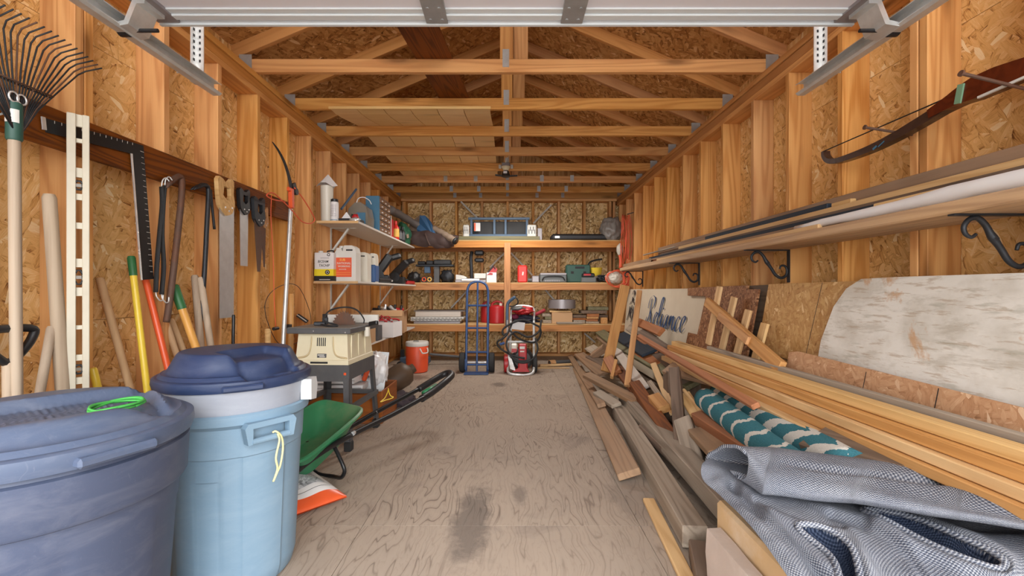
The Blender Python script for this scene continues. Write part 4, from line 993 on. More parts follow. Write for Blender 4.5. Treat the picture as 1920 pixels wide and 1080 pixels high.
# black tray with card and red bits
t = thing('parts_tray', 'black open parts tray with a white card and metal bits on the upper shelf', 'tray', (-1.46, 4.1, Z1))
bm = bm_(); prism(bm, [(-.1, 0), (.1, 0), (.1, .035), (.095, .035), (.095, .004), (-.095, .004), (-.095, .035), (-.1, .035)], (-1.46, 4.0, Z1), (1, 0, 0), (0, 0, 1), (0, .16, 0))
bb(-1.56, -1.36, 4.0, 4.004, Z1, Z1+.035, bm); bb(-1.56, -1.36, 4.156, 4.16, Z1, Z1+.035, bm); obj('tray', bm, M['black'], t)
t = thing('white_card', 'white folded card standing in the black tray', 'card', (-1.49, 4.08, Z1+.01))
bm = prism(bm_(), [(-.07, 0), (.06, 0), (-.01, .095)], (-1.485, 4.06, Z1+.012), (1, .1, 0), (0, .2, 1), (0, .002, 0)); obj('card', bm, M['paper'], t)
tag(obj('metal_bit', lump(bm_(), (-1.38, 3.97, Z1+.018), (.05, .02, .018), 5, .3), M['chrome'], None, True), 'shiny metal fitting on the shelf edge before the black tray', 'fitting')
tag(obj('red_bit', lump(bm_(), (-1.405, 4.06, Z1+.045), (.03, .025, .04), 8, .4), M['red'], None, True), 'small red and grey fitting in the black tray', 'fitting')
t = thing('steel_rod', 'blue black steel rod leaning from the shelf onto the studs', 'rod', (-1.52, 4.2, Z1))
obj('rod', cyl(bm_(), at(640, 392, Y=4.18), at(668, 355, Y=4.5), .011, 8), M['gunmetal'], t, 40)
# smoky rounded container
t = thing('tinted_jug', 'rounded smoky plastic container with a blue panel beside the blue cabinet', 'container', (-1.52, 4.45, Z1))
P0 = Vector((-1.51, 4.42, Z1))
bm = prism(bm_(), [(-.10, .0), (.10, 0), (.105, .12), (.085, .22), (.03, .265), (-.03, .26), (-.09, .20), (-.105, .12), (-.08, .09), (-.06, .15), (-.04, .14), (-.05, .06)], P0, (1, 0, 0), (0, 0, 1), (0, .20, 0)); obj('shell', bm, M['smoke'], t, bevel=.012)
bm = bm_(); box(bm, P0+Vector((.035, -.004, .10)), (.09, .006, .12)); obj('panel', bm, M['lblue'], t, bevel=.002)
bm = tube(bm_(), cr([P0+Vector(p) for p in ((-.03, .05, .26), (-.01, .05, .31), (.04, .06, .325), (.09, .08, .30), (.11, .09, .26))], 5), .005, 6); obj('wire_loop', bm, M['paper'], t, True)
# blue parts cabinet
t = thing('parts_cabinet', 'blue small parts cabinet with rows of brown drawers on the upper shelf', 'cabinet', (-1.44, 4.78, Z1))
obj('case', bb(-1.515, -1.372, 4.68, 5.10, Z1, Z1+.385), M['lblue'], t, bevel=.004)
dm = plain('amber_drawer', srgb(130, 96, 70), .35, 0, .25, 20)
for r in range(6):
    for c2_ in range(3):
        y = 4.705+c2_*.13; z = Z1+.015+r*.061
        d_ = obj('drawer', bb(-1.372, -1.362, y, y+.118, z, z+.052), dm, t)
        bm = bm_(); box(bm, (-1.358, y+.059, z+.02), (.008, .03, .01)); obj('pull', bm, M['paper'], d_)
# red box, bottles, green bag
t = thing('red_container', 'red plastic container with a white rim and black top on the upper shelf', 'container', (-1.42, 5.2, Z1))
bm = bb(-1.46, -1.375, 5.16, 5.30, Z1, Z1+.23); obj('body', bm, M['red'], t, bevel=.012)
bm = bm_(); bb(-1.458, -1.377, 5.154, 5.16, Z1+.20, Z1+.245, bm); obj('top', bm, M['black'], t, bevel=.003)
bm = tube(bm_(), [(-1.463, 5.156, Z1+.02), (-1.463, 5.156, Z1+.25), (-1.372, 5.156, Z1+.25), (-1.372, 5.156, Z1+.02)], .006, 6); obj('rim', bm, M['clear'], t)
def bottle(label, x, y, z, r, h, mat, cap, lab=None):
    t = thing('bottle', label, 'bottle', (x, y, z))
    obj('body', lathe(bm_(), [(r*.9, z), (r, z+.006), (r, z+h*.62), (r*.75, z+h*.72), (r*.35, z+h*.8), (r*.35, z+h*.84)], 18, (x, y, 0)), mat, t, 40)
    obj('cap', lathe(bm_(), [(r*.42, z+h*.83), (r*.42, z+h*.98), (r*.3, z+h)], 14, (x, y, 0)), cap, t, 40)
    if lab: obj('label', lathe(bm_(), [(r*1.01, z+h*.15), (r*1.02, z+h*.17), (r*1.02, z+h*.55), (r*1.01, z+h*.57)], 18, (x, y, 0), cap=False), lab, t, 40)
    return t
bottle('red and yellow squeeze bottle with a red cap on the upper shelf', -1.385, 5.42, Z1, .042, .235, M['redbright'], M['redbright'], M['gold'])
bottle('dark bottle with a blue grey label right of the red and yellow bottle', -1.375, 5.56, Z1, .034, .19, M['black'], M['black'], M['gcase'])
bottle('dark narrow bottle closest to the green bag on the upper shelf', -1.37, 5.70, Z1, .036, .205, M['black'], M['iron'], M['dkgray'])
t = thing('green_bag', 'dark green nylon bag standing at the end of the upper shelf', 'bag', (-1.42, 5.95, Z1))
obj('bag', lump(bm_(), (-1.42, 5.97, Z1+.125), (.10, .17, .155), 12, .3, 1.8, 4, flat=Z1), M['tarp_green'], t, True)
bm = bm_(); box(bm, (-1.335, 5.84, Z1+.10), (.003, .05, .05), (.3, 0, -.4)); obj('tag', bm, M['tarp_tan'], t)
# ---- middle shelf
Z2 = 1.1135
t = thing('metal_can', 'white and yellow rectangular metal can with black lettering on the middle shelf', 'can', (-1.63, 3.97, Z2))
x0, x1, y0, y1 = -1.727, -1.556, 3.93, 4.035
bm = bb(x0, x1, y0, y1, Z2, Z2+.255); obj('body', bm, M['paper'], t, bevel=.004)
obj('yellow_band', bb(x0-.0005, x1+.0005, y0-.0008, y1, Z2+.048, Z2+.108), M['yellowlab'], t)
obj('black_band', bb(x0-.0005, x1+.0005, y0-.0008, y1, Z2+.002, Z2+.048), M['ink'], t)
obj('cap', cyl(bm_(), (-1.69, 3.98, Z2+.255), (-1.69, 3.98, Z2+.272), .02, 16), M['white'], t, 40)
obj('handle', tube(bm_(), cr([(-1.63, 3.98, Z2+.255), (-1.625, 3.98, Z2+.272), (-1.58, 3.98, Z2+.274), (-1.575, 3.98, Z2+.256)], 4), .006, 6), M['black'], t, True)
bm = bm_(); cyl(bm, (-1.61, y0-.001, Z2+.08), (-1.61, y0-.003, Z2+.08), .021, 18); e_ = obj('round_emblem', bm, M['ink'], t)
bm = bm_(); tube(bm, [(-1.61+.011*math.cos(a), y0-.0035, Z2+.08+.011*math.sin(a)) for a in (2*PI*k/14 for k in range(14))], .002, 4, True); obj('emblem_ring', bm, M['paper'], e_)
def letters(name, s, o, size, mat, parent, shear=0, world_n=(0, -1, 0), spacing=1.0, xs=1.0, u=None):
    cu = bpy.data.curves.new('lettering', 'FONT'); cu.body = s; cu.size = size; cu.extrude = .0004; cu.shear = shear; cu.space_character = spacing; cu.offset = size*.012; cu.resolution_u = 2
    tmp = bpy.data.objects.new('tmp', cu); C.objects.link(tmp)
    me = bpy.data.meshes.new_from_object(tmp.evaluated_get(bpy.context.evaluated_depsgraph_get())); bpy.data.objects.remove(tmp)
    n = Vector(world_n).normalized(); u = Vector(u) if u else Vector((0, 0, 1)).cross(n).normalized(); v = n.cross(u)
    m = Matrix((u*xs, v, n)).transposed().to_4x4(); m.translation = o
    me.transform(m if parent is None else wm(parent).inverted() @ m); me.materials.clear(); me.materials.append(mat)
    ob = bpy.data.objects.new(name, me); C.objects.link(ob); ob.parent = parent; ob['kind'] = 'stuff'
    return ob
letters('lettering', 'ᴦoleane', (x0+.03, y0-.0008, Z2+.205), .018, M['ink'], t) if False else None
letters('small_lettering', 'summmusst', (x0+.055, y0-.0008, Z2+.203), .016, M['graymetal'], t)
letters('bold_lettering', 'BICEAM', (x0+.03, y0-.0008, Z2+.165), .031, M['ink'], t, .18, xs=.88)
letters('bold_lettering', 'TACHIP', (x0+.04, y0-.0008, Z2+.13), .031, M['ink'], t, .18, xs=.88)
bm = bm_(); tube(bm, cr([(x1-.04, y0-.001, Z2+.225), (x1-.055, y0-.001, Z2+.23), (x1-.05, y0-.001, Z2+.245), (x1-.035, y0-.001, Z2+.245), (x1-.035, y0-.001, Z2+.23)], 4, True), .003, 4, True); obj('emblem', bm, M['ink'], t, True)
bm = bm_(); bb(x0+.045, x1-.03, y0-.0012, y0, Z2+.012, Z2+.018, bm); obj('white_print', bm, M['white'], t)
def jug(label, cx, y0, w, d, h, mat, z=Z2, lab=None, cap=M['white']):
    t = thing('jug', label, 'jug', (cx, y0+d/2, z))
    hw_ = w/2
    prof = [(-hw_, 0), (hw_, 0), (hw_, h*.80), (hw_*.9, h*.94), (hw_*.62, h), (-hw_*.05, h), (-hw_*.17, h*.90), (-hw_*.2, h*.83), (-hw_*.27, h*.86), (-hw_*.32, h*.93), (-hw_*.75, h*.93), (-hw_*.8, h*.86), (-hw_*.98, h*.76)]
    bm = prism(bm_(), prof, (cx, y0, z), (1, 0, 0), (0, 0, 1), (0, d, 0)); b = obj('body', bm, mat, t, bevel=.008)
    bm = bm_(); box(bm, (cx+hw_*.4, y0+d/2, z+h*.87), (w*.36, d+.004, h*.08)); obj('grip_hole', bm, M['ink'], t, bevel=.008)
    obj('cap', cyl(bm_(), (cx-hw_*.53, y0+d*.5, z+h*.925), (cx-hw_*.53, y0+d*.5, z+h*1.0), w*.11, 16), cap, t, 40)
    return t
t = jug('white square jug with an orange label on the middle shelf', -1.478, 3.99, .20, .13, .325, M['white'])
obj('orange_label', bb(-1.565, -1.417, 3.988, 3.99, Z2+.04, Z2+.215), M['orangelab'], t)
letters('lettering', 'SUB', (-1.525, 3.987, Z2+.185), .03, M['gold'], t, xs=1.0)
letters('lettering', 'NATIONAL', (-1.548, 3.987, Z2+.155), .026, M['white'], t, xs=.95); letters('lettering', 'WORKING', (-1.54, 3.987, Z2+.128), .024, M['white'], t, xs=.95)
letters('lettering', 'ammonia', (-1.53, 3.987, Z2+.105), .018, M['white'], t)
bm = bm_(); bb(-1.56, -1.422, 3.987, 3.988, Z2+.078, Z2+.080, bm); bb(-1.56, -1.422, 3.987, 3.988, Z2+.06, Z2+.062, bm); obj('label_line', bm, M['gold'], t)['kind'] = 'stuff'
jug('beige jug half hidden behind the white orange labelled jug', -1.43, 4.24, .15, .12, .285, M['clear'])
t = jug('white topped jug with a blue body next to the black power tools', -1.375, 4.42, .09, .10, .29, M['clear'])
obj('blue_body', bb(-1.385, -1.325, 4.405, 4.53, Z2, Z2+.175), plain('blue_label', srgb(60, 92, 140), .45), t, bevel=.012)
def powertool(label, P, s=1, m='black', rz=0, tilt=.6, name='cordless_saw', cat='power tool'):
    t = thing(name, label, cat, P)
    Mx = Matrix.Translation(P) @ Euler((0, 0, rz)).to_matrix().to_4x4()
    def tp(bm): bm.transform(Mx); return bm
    bm = bm_(); box(bm, (.0, 0, .05*s), (.22*s, .10*s, .10*s)); obj('base', tp(bm), M[m], t, bevel=.015*s)
    bm = bm_(); box(bm, (.03*s, 0, .20*s), (.10*s, .08*s, .32*s), (0, tilt, 0)); obj('arm', tp(bm), M['black'], t, bevel=.02*s)
    bm = bm_(); box(bm, (.16*s, .02, .31*s), (.16*s, .07*s, .07*s), (0, -.3, 0)); obj('handle', tp(bm), M['black'], t, bevel=.02*s)
    bm = lathe(bm_(), [(.03*s, -.03), (.07*s, -.028), (.07*s, .0), (.03*s, .004)], 20, M=Matrix.Translation((-.02*s, -.06*s, .09*s)) @ Euler((PI/2, 0, 0)).to_matrix().to_4x4()); obj('guard', tp(bm), M['iron'], t, 40)
    return t
powertool('black miter saw with a raised arm on the middle shelf', Vector((-1.50, 5.15, Z2)), 1.0, rz=.2)
powertool('second black power saw leaning left of the wall corner shelf', Vector((-1.45, 5.75, Z2)), .95, rz=-.1, tilt=.8)
t = thing('red_tool', 'low red hand tool lying on the middle shelf front edge', 'tool', (-1.38, 5.5, Z2))
bm = bm_(); box(bm, (-1.36, 5.98, Z2+.025), (.10, .30, .045), (0, 0, -.1)); obj('body', bm, M['red'], t, bevel=.012)
bm = bm_(); box(bm, (-1.35, 5.86, Z2+.058), (.04, .22, .02), (0, 0, .2)); obj('handle', bm, M['black'], t, bevel=.008)
t = thing('grease_gun', 'small chrome and black tool on the middle shelf by the blue jug', 'tool', (-1.36, 4.8, Z2))
bm = cyl(bm_(), (-1.40, 4.72, Z2+.03), (-1.35, 5.0, Z2+.03), .028, 14); obj('barrel', bm, M['black'], t, 40)
bm = cyl(bm_(), (-1.35, 5.0, Z2+.03), (-1.345, 5.1, Z2+.03), .012, 10); obj('nozzle', bm, M['chrome'], t, 40)
# ---- lowest shelf
Z3 = .5215
def obox(label, x, y, w, d, h, mat, z=Z3, rz=0, flaps=False, name='cardboard_box'):
    t = thing(name, label, 'box', (x, y, z), rz)
    bm = bm_()
    for (cx, cy, sx, sy) in ((0, -d/2, w, .006), (0, d/2, w, .006), (-w/2, 0, .006, d), (w/2, 0, .006, d)): box(bm, (cx, cy, h/2), (sx, sy, h))
    box(bm, (0, 0, .004), (w, d, .006)); obj('sides', bm, mat, t, world=False)['kind'] = 'stuff' if False else 'thing'
    if flaps:
        bm = bm_(); box(bm, (w/2+.05, 0, h+.03), (.11, d*.95, .005), (0, -.6, 0)); obj('flap', bm, mat, t, world=False)
        bm = bm_(); box(bm, (0, -d/2-.03, h-.02), (w*.95, .005, .09), (-.7, 0, 0)); obj('flap', bm, mat, t, world=False)
    return t
obox('small cardboard box next to the table saw handle on the lowest shelf', -1.42, 4.36, .17, .18, .155, M['cardboard'], rz=.1)
obox('gray file holder box between two boxes on the lowest shelf', -1.345, 4.56, .03, .16, .15, M['dkgray'], name='box_file')
obox('white cardboard box with red clamps on the lowest shelf', -1.39, 4.95, .30, .27, .165, M['paper'], rz=-.12)
obox('brown cardboard box full of tools behind the white box', -1.47, 5.45, .38, .34, .26, M['cardboard'], rz=.12, flaps=True)
obox('tall plain cardboard box behind the table saw fence', -1.52, 4.66, .20, .2, .27, M['cardboard'], rz=-.05)
t = thing('white_bucket', 'white plastic tub at the near end of the lowest shelf', 'tub', (-1.42, 4.08, Z3)); obj('tub', lathe(bm_(), [(.075, Z3), (.085, Z3+.1), (.088, Z3+.11), (.08, Z3+.108), (.07, Z3+.01)], 22, (-1.44, 4.1, 0)), M['door_white'], t, 40)
def clamp(label, P, rz, mat='red', s=1):
    t = thing('spring_clamp', label, 'clamp', P)
    Mx = Matrix.Translation(P) @ Euler((.3, .4, rz)).to_matrix().to_4x4()
    for q in (-1, 1):
        bm = tube(bm_(), cr([(0, 0, q*.006), (.05*s, 0, q*.03*s), (.10*s, 0, q*.03*s)], 4), .010*s, 6); tube(bm, [(0, 0, q*.006), (-.05*s, 0, q*.022*s), (-.08*s, 0, q*.006*s)], .008*s, 6); bm.transform(Mx)
        obj('jaw', bm, M[mat], t, True)
    bm = cyl(bm_(), (0, -.014*s, 0), (0, .014*s, 0), .014*s, 10); bm.transform(Mx); obj('pivot', bm, M['chrome'], t)
for q, (p, rz, lab) in enumerate((((-1.44, 4.86, .70), .2, 'red spring clamp on the left edge of the white box'), ((-1.38, 4.93, .705), 1.4, 'red spring clamp lying in the middle of the white box'), ((-1.46, 5.0, .712), 2.2, 'red spring clamp at the back of the white box'), ((-1.33, 5.0, .702), .8, 'red spring clamp at the right side of the white box'))):
    clamp(lab, Vector(p), rz)
rnd = random.Random(3)
for q, lab in enumerate(('black hand drill on top of the tool filled box', 'chrome faucet part on top of the tool filled box', 'black folded gadget left in the tool filled box', 'silver caster in the tool filled box', 'red handled pliers sticking out of the tool filled box')):
    p = Vector((-1.60+.065*q, 5.36+.05*(q % 3), .80+.012*(q % 2)))
    t = thing(('hand_drill', 'faucet_part', 'folded_gadget', 'caster', 'pliers')[q], lab, 'tool', p)
    m1 = M[('black', 'chrome', 'black', 'chrome', 'red')[q]]
    bm = bm_(); box(bm, p, (.11, .045, .04), (rnd.uniform(-.5, .5), rnd.uniform(-.6, .6), rnd.uniform(-1, 1))); obj('body', bm, m1, t, bevel=.012)
    bm = cyl(bm_(), p+Vector((.02, -.01, -.05)), p+Vector((.03, 0, .05)), .016, 10); obj('handle', bm, M['black'] if q != 1 else M['chrome'], t, 40)
# ================================================================== back shelving
YF = 6.30
bs = thing('back_shelving', 'wooden three tier shelving with 2x4 fronts across the back wall', 'shelving', (0, 6.6, 0))
TI = {}
for k, (zt, xl) in enumerate(((1.752, -1.69), (1.146, -1.69), (.556, -1.69))):
    xr = 1.70
    lumber('front_beam', (xl, YF+.019, zt-.0445-.018), (xr, YF+.019, zt-.0445-.018), .089, .038, M['shelf_fir'], up=(0, 1, 0), parent=bs)
    lumber('rear_beam', (xl, YB-.02, zt-.0445-.018), (xr, YB-.02, zt-.0445-.018), .089, .036, M['shelf_fir'], up=(0, 1, 0), parent=bs)
    lumber('deck', (xl, (YF+YB)/2, zt-.009), (xr, (YF+YB)/2, zt-.009), YB-YF-.004, .0175, M['pine'], parent=bs)
    TI[k] = zt+.0005
lumber('post', (-.02, YF-.0195, .0), (-.02, YF-.0195, 1.71), .089, .038, M['shelf_fir'], up=(0, 1, 0), parent=bs)
# white diagonal bars behind
def rod(a, b, label, r=.014):
    t = thing('diagonal_bar', label, 'bar', a); obj('bar', cyl(bm_(), a, b, r, 8), M['white'], t, 40)
for (p, q, lab) in (((864, 378), (896, 410), 'white diagonal steel bar behind the ladder, at its left end'), ((1000, 419), (1034, 384), 'white diagonal steel bar behind the ladder, at its right end'),
                    ((918, 502), (946, 474), 'white diagonal bar left of the shelf post on the middle tier'), ((958, 474), (998, 516), 'white diagonal bar right of the shelf post by the red case'),
                    ((846, 577), (876, 545), 'white diagonal bar behind the stacked white panels'), ((1022, 543), (1047, 572), 'white diagonal bar behind the gray metal pan'), ((1096, 625), (1116, 642), 'white diagonal bar low beside the lumber heap')):
    rod(at(*p, Y=6.985), at(*q, Y=6.985), lab)
Y6 = 6.42
# ---- top tier
zA = TI[0]
def W(px, py, Y=Y6): return at(px, py, Y=Y)
o = lumber('plank', (-.78, 6.42, zA+.029), (.44, 6.42, zA+.029), .20, .055, M['moss']); tag(o, 'grey green weathered plank under the folded ladder on the top tier', 'plank')
zL = zA+.0575
ld_ = thing('folded_ladder', 'blue fibreglass platform ladder folded flat on the grey green plank', 'ladder', (-.1, 6.42, zL))
xa, xb = W(878, 0).x, W(993, 0).x; hL = .275
for z in (zL+.02, zL+hL-.012): obj('rail', bb(xa, xb, 6.40, 6.44, z-.018, z+.018), M['gunmetal'], ld_, bevel=.004)
for px in (884, 927, 948, 988):
    x = W(px, 0).x; obj('step', bb(x-.017, x+.017, 6.395, 6.445, zL+.036, zL+hL-.03), M['gunmetal'], ld_, bevel=.003)
obj('platform', bb(xa+.03, xb-.03, 6.47, 6.50, zL+.02, zL+.23), plain('black_tray_plastic', srgb(38, 36, 36), .6), ld_)
bm = bm_(); x = W(895, 0).x; box(bm, (x, 6.392, zL+.14), (.09, .004, .12)); lb_ = obj('warning_label', bm, M['paper'], ld_)
bm = bm_(); box(bm, (x-.033, 6.389, zL+.14), (.024, .003, .115)); obj('orange_strip', bm, M['orange'], lb_)
for px, w_ in ((876, .085), (998, .13)):
    x = W(px, 0).x-.01; bm = bb(x-w_/2, x+w_/2, 6.34, 6.385, zL-.015, zL+.165); c_ = obj('foot_casting', bm, M['white'], ld_, bevel=.012)
    bm = bm_()
    for q in range(5): box(bm, (x-w_*.32+q*w_*.16, 6.338, zL+.075+(.03 if q % 2 else -.01)), (w_*.07, .004, .06))
    obj('holes', bm, M['ink'], c_)['kind'] = 'stuff'
bm = bb(W(1008, 0).x-.005, W(1016, 0).x, 6.36, 6.42, zL-.055, zL+.12); obj('end_block', bm, M['graymetal'], ld_, bevel=.006)
t = thing('tool_case', 'long flat black case at the right of the top tier', 'case', (.95, 6.45, zA)); xa, xb = W(1033, 0).x, W(1142, 0).x
obj('case', bb(xa, xb, 6.36, 6.62, zA, zA+.095), M['black'], t, bevel=.025); obj('lid_seam', bb(xa+.01, xb-.01, 6.356, 6.36, zA+.045, zA+.05), M['iron'], t); obj('latch', bb(xa+.05, xa+.12, 6.352, 6.36, zA+.03, zA+.065), M['chrome'], t, bevel=.003)
t = thing('plastic_sack', 'dusty clear plastic bag of gear beside the hanging orange cord', 'bag', (1.5, 6.42, zA)); obj('sack', lump(bm_(), (1.495, 6.43, zA+.155), (.155, .13, .185), 21, .3, 2.4, 4, flat=zA), plain('dusty_film', srgb(132, 126, 120), .35, 0, .3, 14), t, True)
# heap of camping chairs and canvas at the top left
def roll(label, P, r, mat, name, cat, flat=1.0, taper=1.0, parts=()):
    t = thing(name, label, cat, P[0]); pp_ = cr(P, 5); n = len(pp_)
    obj('roll', tube(bm_(), pp_, [r*(1+(taper-1)*i/(n-1))*(1+.10*math.sin(i*1.9)) for i in range(n)], 14, flat=flat), mat, t, True)
    a, b = pp_[-1], pp_[-2]; d = (a-b).normalized()
    obj('end_band', tube(bm_(), [a-d*.02, a+d*.012], r*taper*1.06, 14, flat=flat), M['black'], t, True); return t
roll('long gray rolled tarp lying over the upper shelf items', [W(728, 392, 5.7), W(748, 402, 5.95), W(775, 418, 6.25), W(800, 434, 6.35)], .07, M['tarp'], 'rolled_tarp', 'tarp', .75, .8)
roll('tan canvas roll with a black end, resting on the brown canvas bag', [W(812, 428, 6.30), W(828, 437, 6.25), W(842, 445, 6.2), W(854, 452, 6.16)], .052, M['tarp_tan'], 'canvas_roll', 'canvas roll', .9)
def fanfold(label, apex, rim, mat, name, cat, depth=.03):
    t = thing(name, label, cat, apex); bm = bm_(); n = len(rim)
    A = [bm.verts.new(apex+Vector((0, .0, 0))) for _ in range(1)][0]
    f = [bm.verts.new(p+Vector((0, -depth*(i % 2), 0))) for i, p in enumerate(rim)]
    bk = [bm.verts.new(p+Vector((0, .12, 0))) for p in rim]; B_ = bm.verts.new(apex+Vector((0, .12, 0)))
    for i in range(n-1):
        bm.faces.new((A, f[i], f[i+1])); bm.faces.new((B_, bk[i+1], bk[i])); bm.faces.new((f[i], bk[i], bk[i+1], f[i+1]))
    bm.faces.new((A, B_, bk[0], f[0])); bm.faces.new((A, f[-1], bk[-1], B_))
    obj('folds', bm, mat, t); return t
fanfold('blue nylon umbrella folded between tarps at the top tier', W(813, 443, 6.2), [W(785, 441, 6.26), W(782, 430, 6.26), W(786, 418, 6.26), W(788, 405, 6.26), W(797, 404, 6.26), W(806, 414, 6.26), W(812, 426, 6.26), W(818, 440, 6.26)], M['tarp_blue'], 'folded_umbrella', 'umbrella')
fanfold('brown gray folded canvas chair left of the blue umbrella', W(792, 436, 6.32), [W(766, 432, 6.4), W(770, 417, 6.4), W(780, 409, 6.4), W(789, 403, 6.4), W(795, 412, 6.4)], M['tarp_tan'], 'folded_chair', 'folding chair')
t = thing('canvas_bag', 'dark brown canvas bag sagging over the top tier edge', 'bag', W(800, 450, 6.3))
def cb(u, v):
    top = [(772, 438), (800, 436), (828, 441), (860, 448)]; bo = [(772, 457), (800, 461), (830, 463), (848, 458)]
    def ip(L_, s): k = s*3; i = min(2, int(k)); f = k-i; return (L_[i][0]*(1-f)+L_[i+1][0]*f, L_[i][1]*(1-f)+L_[i+1][1]*f)
    a, b = ip(top, u), ip(bo, u); return W(a[0]*(1-v)+b[0]*v, a[1]*(1-v)+b[1]*v, 6.255-.03*math.sin(PI*v)-.005*math.sin(u*19+3*v)*math.sin(PI*v)**.5-.012*mnoise.noise(Vector((u*7, v*5, 0))))
bm = bm_(); grid(bm, cb, 30, 10, .05); obj('bag', bm, M['tarp_brown'], t, 50)
bm = tube(bm_(), [W(797, 438, 6.17), W(801, 450, 6.16), W(806, 460, 6.18)], .008, 6); obj('seam_strap', bm, plain('brown_strap', srgb(92, 70, 62), .7), t)
# ---- middle tier
zB = TI[1]
t = thing('bench_clamp_stand', 'black steel bench stand with a flat top on the middle tier', 'stand', (-1.05, 6.5, zB))
xa, xb = W(780, 0).x, W(850, 0).x
obj('top_plate', bb(xa, xb, 6.40, 6.60, zB+.235, zB+.262), M['iron'], t, bevel=.003)
obj('column', bb(W(813, 0).x, W(823, 0).x, 6.44, 6.52, zB, zB+.236), M['dkgray'], t, bevel=.003)
obj('head', bb(W(795, 0).x, W(806, 0).x, 6.43, 6.5, zB+.14, zB+.235), M['gunmetal'], t, bevel=.004)
for i, (a, b, h) in enumerate(((783, 797, .05), (799, 812, .06), (813, 845, .07))):
    o = tag(obj('tool_box' if i == 2 else 'tool_part', bb(W(a, 0).x, W(b, 0).x, 6.42, 6.56, zB+.2625, zB+.2625+h), M['black'], None, bevel=.01), ('small clear black part at the left of the bench stand top', 'middle black tool part on the bench stand top', 'low black tool box on the right of the bench stand top')[i], 'tool')
for i, px in enumerate((797, 807)):
    c_ = Vector((W(px, 0).x, 6.36, zB+.045)); t = thing('tape_reel', ('small black reel with an orange ring, left of the pair on the middle tier', 'small black reel with an orange ring, right of the pair on the middle tier')[i], 'reel', (c_.x, c_.y, zB))
    Mx = Matrix.Translation(c_) @ Euler((PI/2, 0, 0)).to_matrix().to_4x4()
    obj('reel', lathe(bm_(), [(.015, -.02), (.044, -.02), (.044, .02), (.015, .02)], 20, M=Mx), M['black'], t, 40)
    obj('ring', tube(bm_(), [c_+Vector((.026*math.cos(a), -.022, .026*math.sin(a))) for a in (2*PI*k/20 for k in range(20))], .008, 6, True), M['gold'] if i else M['orange'], t, True)
tag(obj('heat_gun', lump(bm_(), (W(838, 0).x, 6.46, zB+.085), (.10, .07, .10), 31, .35, 3, 3, flat=zB), M['iron'], None, True), 'dark bundled tool with shiny metal right of the stand column', 'tool')
tag(obj('cable_bundle', lump(bm_(), (W(776, 0).x, 6.42, zB+.07), (.09, .07, .08), 32, .4, 3, 3, flat=zB), M['black'], None, True), 'black cable bundle left of the two orange ringed reels', 'cable')
t = thing('miter_saw', 'white and chrome miter saw base with a tall black handle on the middle tier', 'saw', (W(880, 0).x, 6.5, zB))
obj('base', bb(W(854, 0).x, W(912, 0).x, 6.36, 6.60, zB, zB+.045), M['graymetal'], t, bevel=.008)
bm = bm_(); prism(bm, [(0, 0), (.14, 0), (.16, .03), (.11, .055), (.03, .07), (0, .07)], (W(855, 0).x, 6.40, zB+.045), (1, 0, 0), (0, 0, 1), (0, .1, 0)); obj('guard', bm, M['white'], t, bevel=.006)
obj('fence', bb(W(889, 0).x, W(911, 0).x, 6.42, 6.46, zB+.06, zB+.135), M['white'], t, bevel=.004)
obj('turntable', bb(W(866, 0).x, W(900, 0).x, 6.33, 6.42, zB+.02, zB+.06), M['chrome'], t, bevel=.01)
bm = tube(bm_(), cr([(W(884, 0).x, 6.5, zB+.05), (W(883, 0).x, 6.49, zB+.2), (W(882, 0).x, 6.5, zB+.36), (W(884, 0).x, 6.52, zB+.46)], 5), .024, 10); obj('arm', bm, M['iron'], t, True)
bm = bb(W(889, 0).x, W(907, 0).x, 6.46, 6.55, zB+.30, zB+.36); bb(W(889, 0).x, W(907, 0).x, 6.46, 6.55, zB+.40, zB+.475, bm); obj('handle', bm, M['black'], t, bevel=.02)['kind'] = 'thing'
t = thing('knife_box', 'white box with a red cover on top, left of the shelf post', 'box', (W(922, 0).x, 6.42, zB))
xa, xb = W(912.5, 0).x, W(931, 0).x; obj('box', bb(xa, xb, 6.36, 6.50, zB, zB+.145), M['paper'], t, bevel=.003)
bm = bm_(); prism(bm, [(.005, .11), (.09, .11), (.09, .135), (.05, .142)], (xa, 6.356, zB), (1, 0, 0), (0, 0, 1), (0, .004, 0)); obj('print', bm, M['red'], t)
bm = bm_(); prism(bm, [(0, 0), (.11, 0), (.125, .05), (.07, .10), (.055, .075)], (xa+.03, 6.40, zB+.146), (1, 0, 0), (0, 0, 1), (0, .05, 0)); obj('red_cover', bm, M['red'], t, bevel=.006)
bm = tube(bm_(), [(xa+.02, 6.395, zB+.15), (xa+.1, 6.39, zB+.24), (xa+.125, 6.39, zB+.2)], .010, 6); obj('black_edge', bm, M['black'], t)
t = thing('red_case', 'red hard case standing upright right of the shelf post', 'case', (W(979, 0).x, 6.42, zB)); xa, xb = W(970.5, 0).x, W(988.5, 0).x
obj('case', bb(xa, xb, 6.37, 6.49, zB, zB+.25), M['redbright'], t, bevel=.018); obj('side_seam', bb(xb-.006, xb+.002, 6.40, 6.46, zB+.02, zB+.23), M['red'], t)
bm = bm_(); box(bm, ((xa+xb)/2+.005, 6.368, zB+.13), (.02, .004, .05), (0, .15, 0)); obj('white_mark', bm, M['white'], t)
t = thing('small_motor', 'small grey metal gadget between the red case and the gray tool case', 'gadget', (W(1002, 0).x, 6.42, zB)); obj('body', bb(W(997, 0).x, W(1011, 0).x, 6.38, 6.48, zB, zB+.10), M['graymetal'], t, bevel=.012); obj('shaft', cyl(bm_(), (W(990, 0).x, 6.42, zB+.035), (W(998, 0).x, 6.42, zB+.035), .028, 12, .03), M['dkgray'], t, 40)
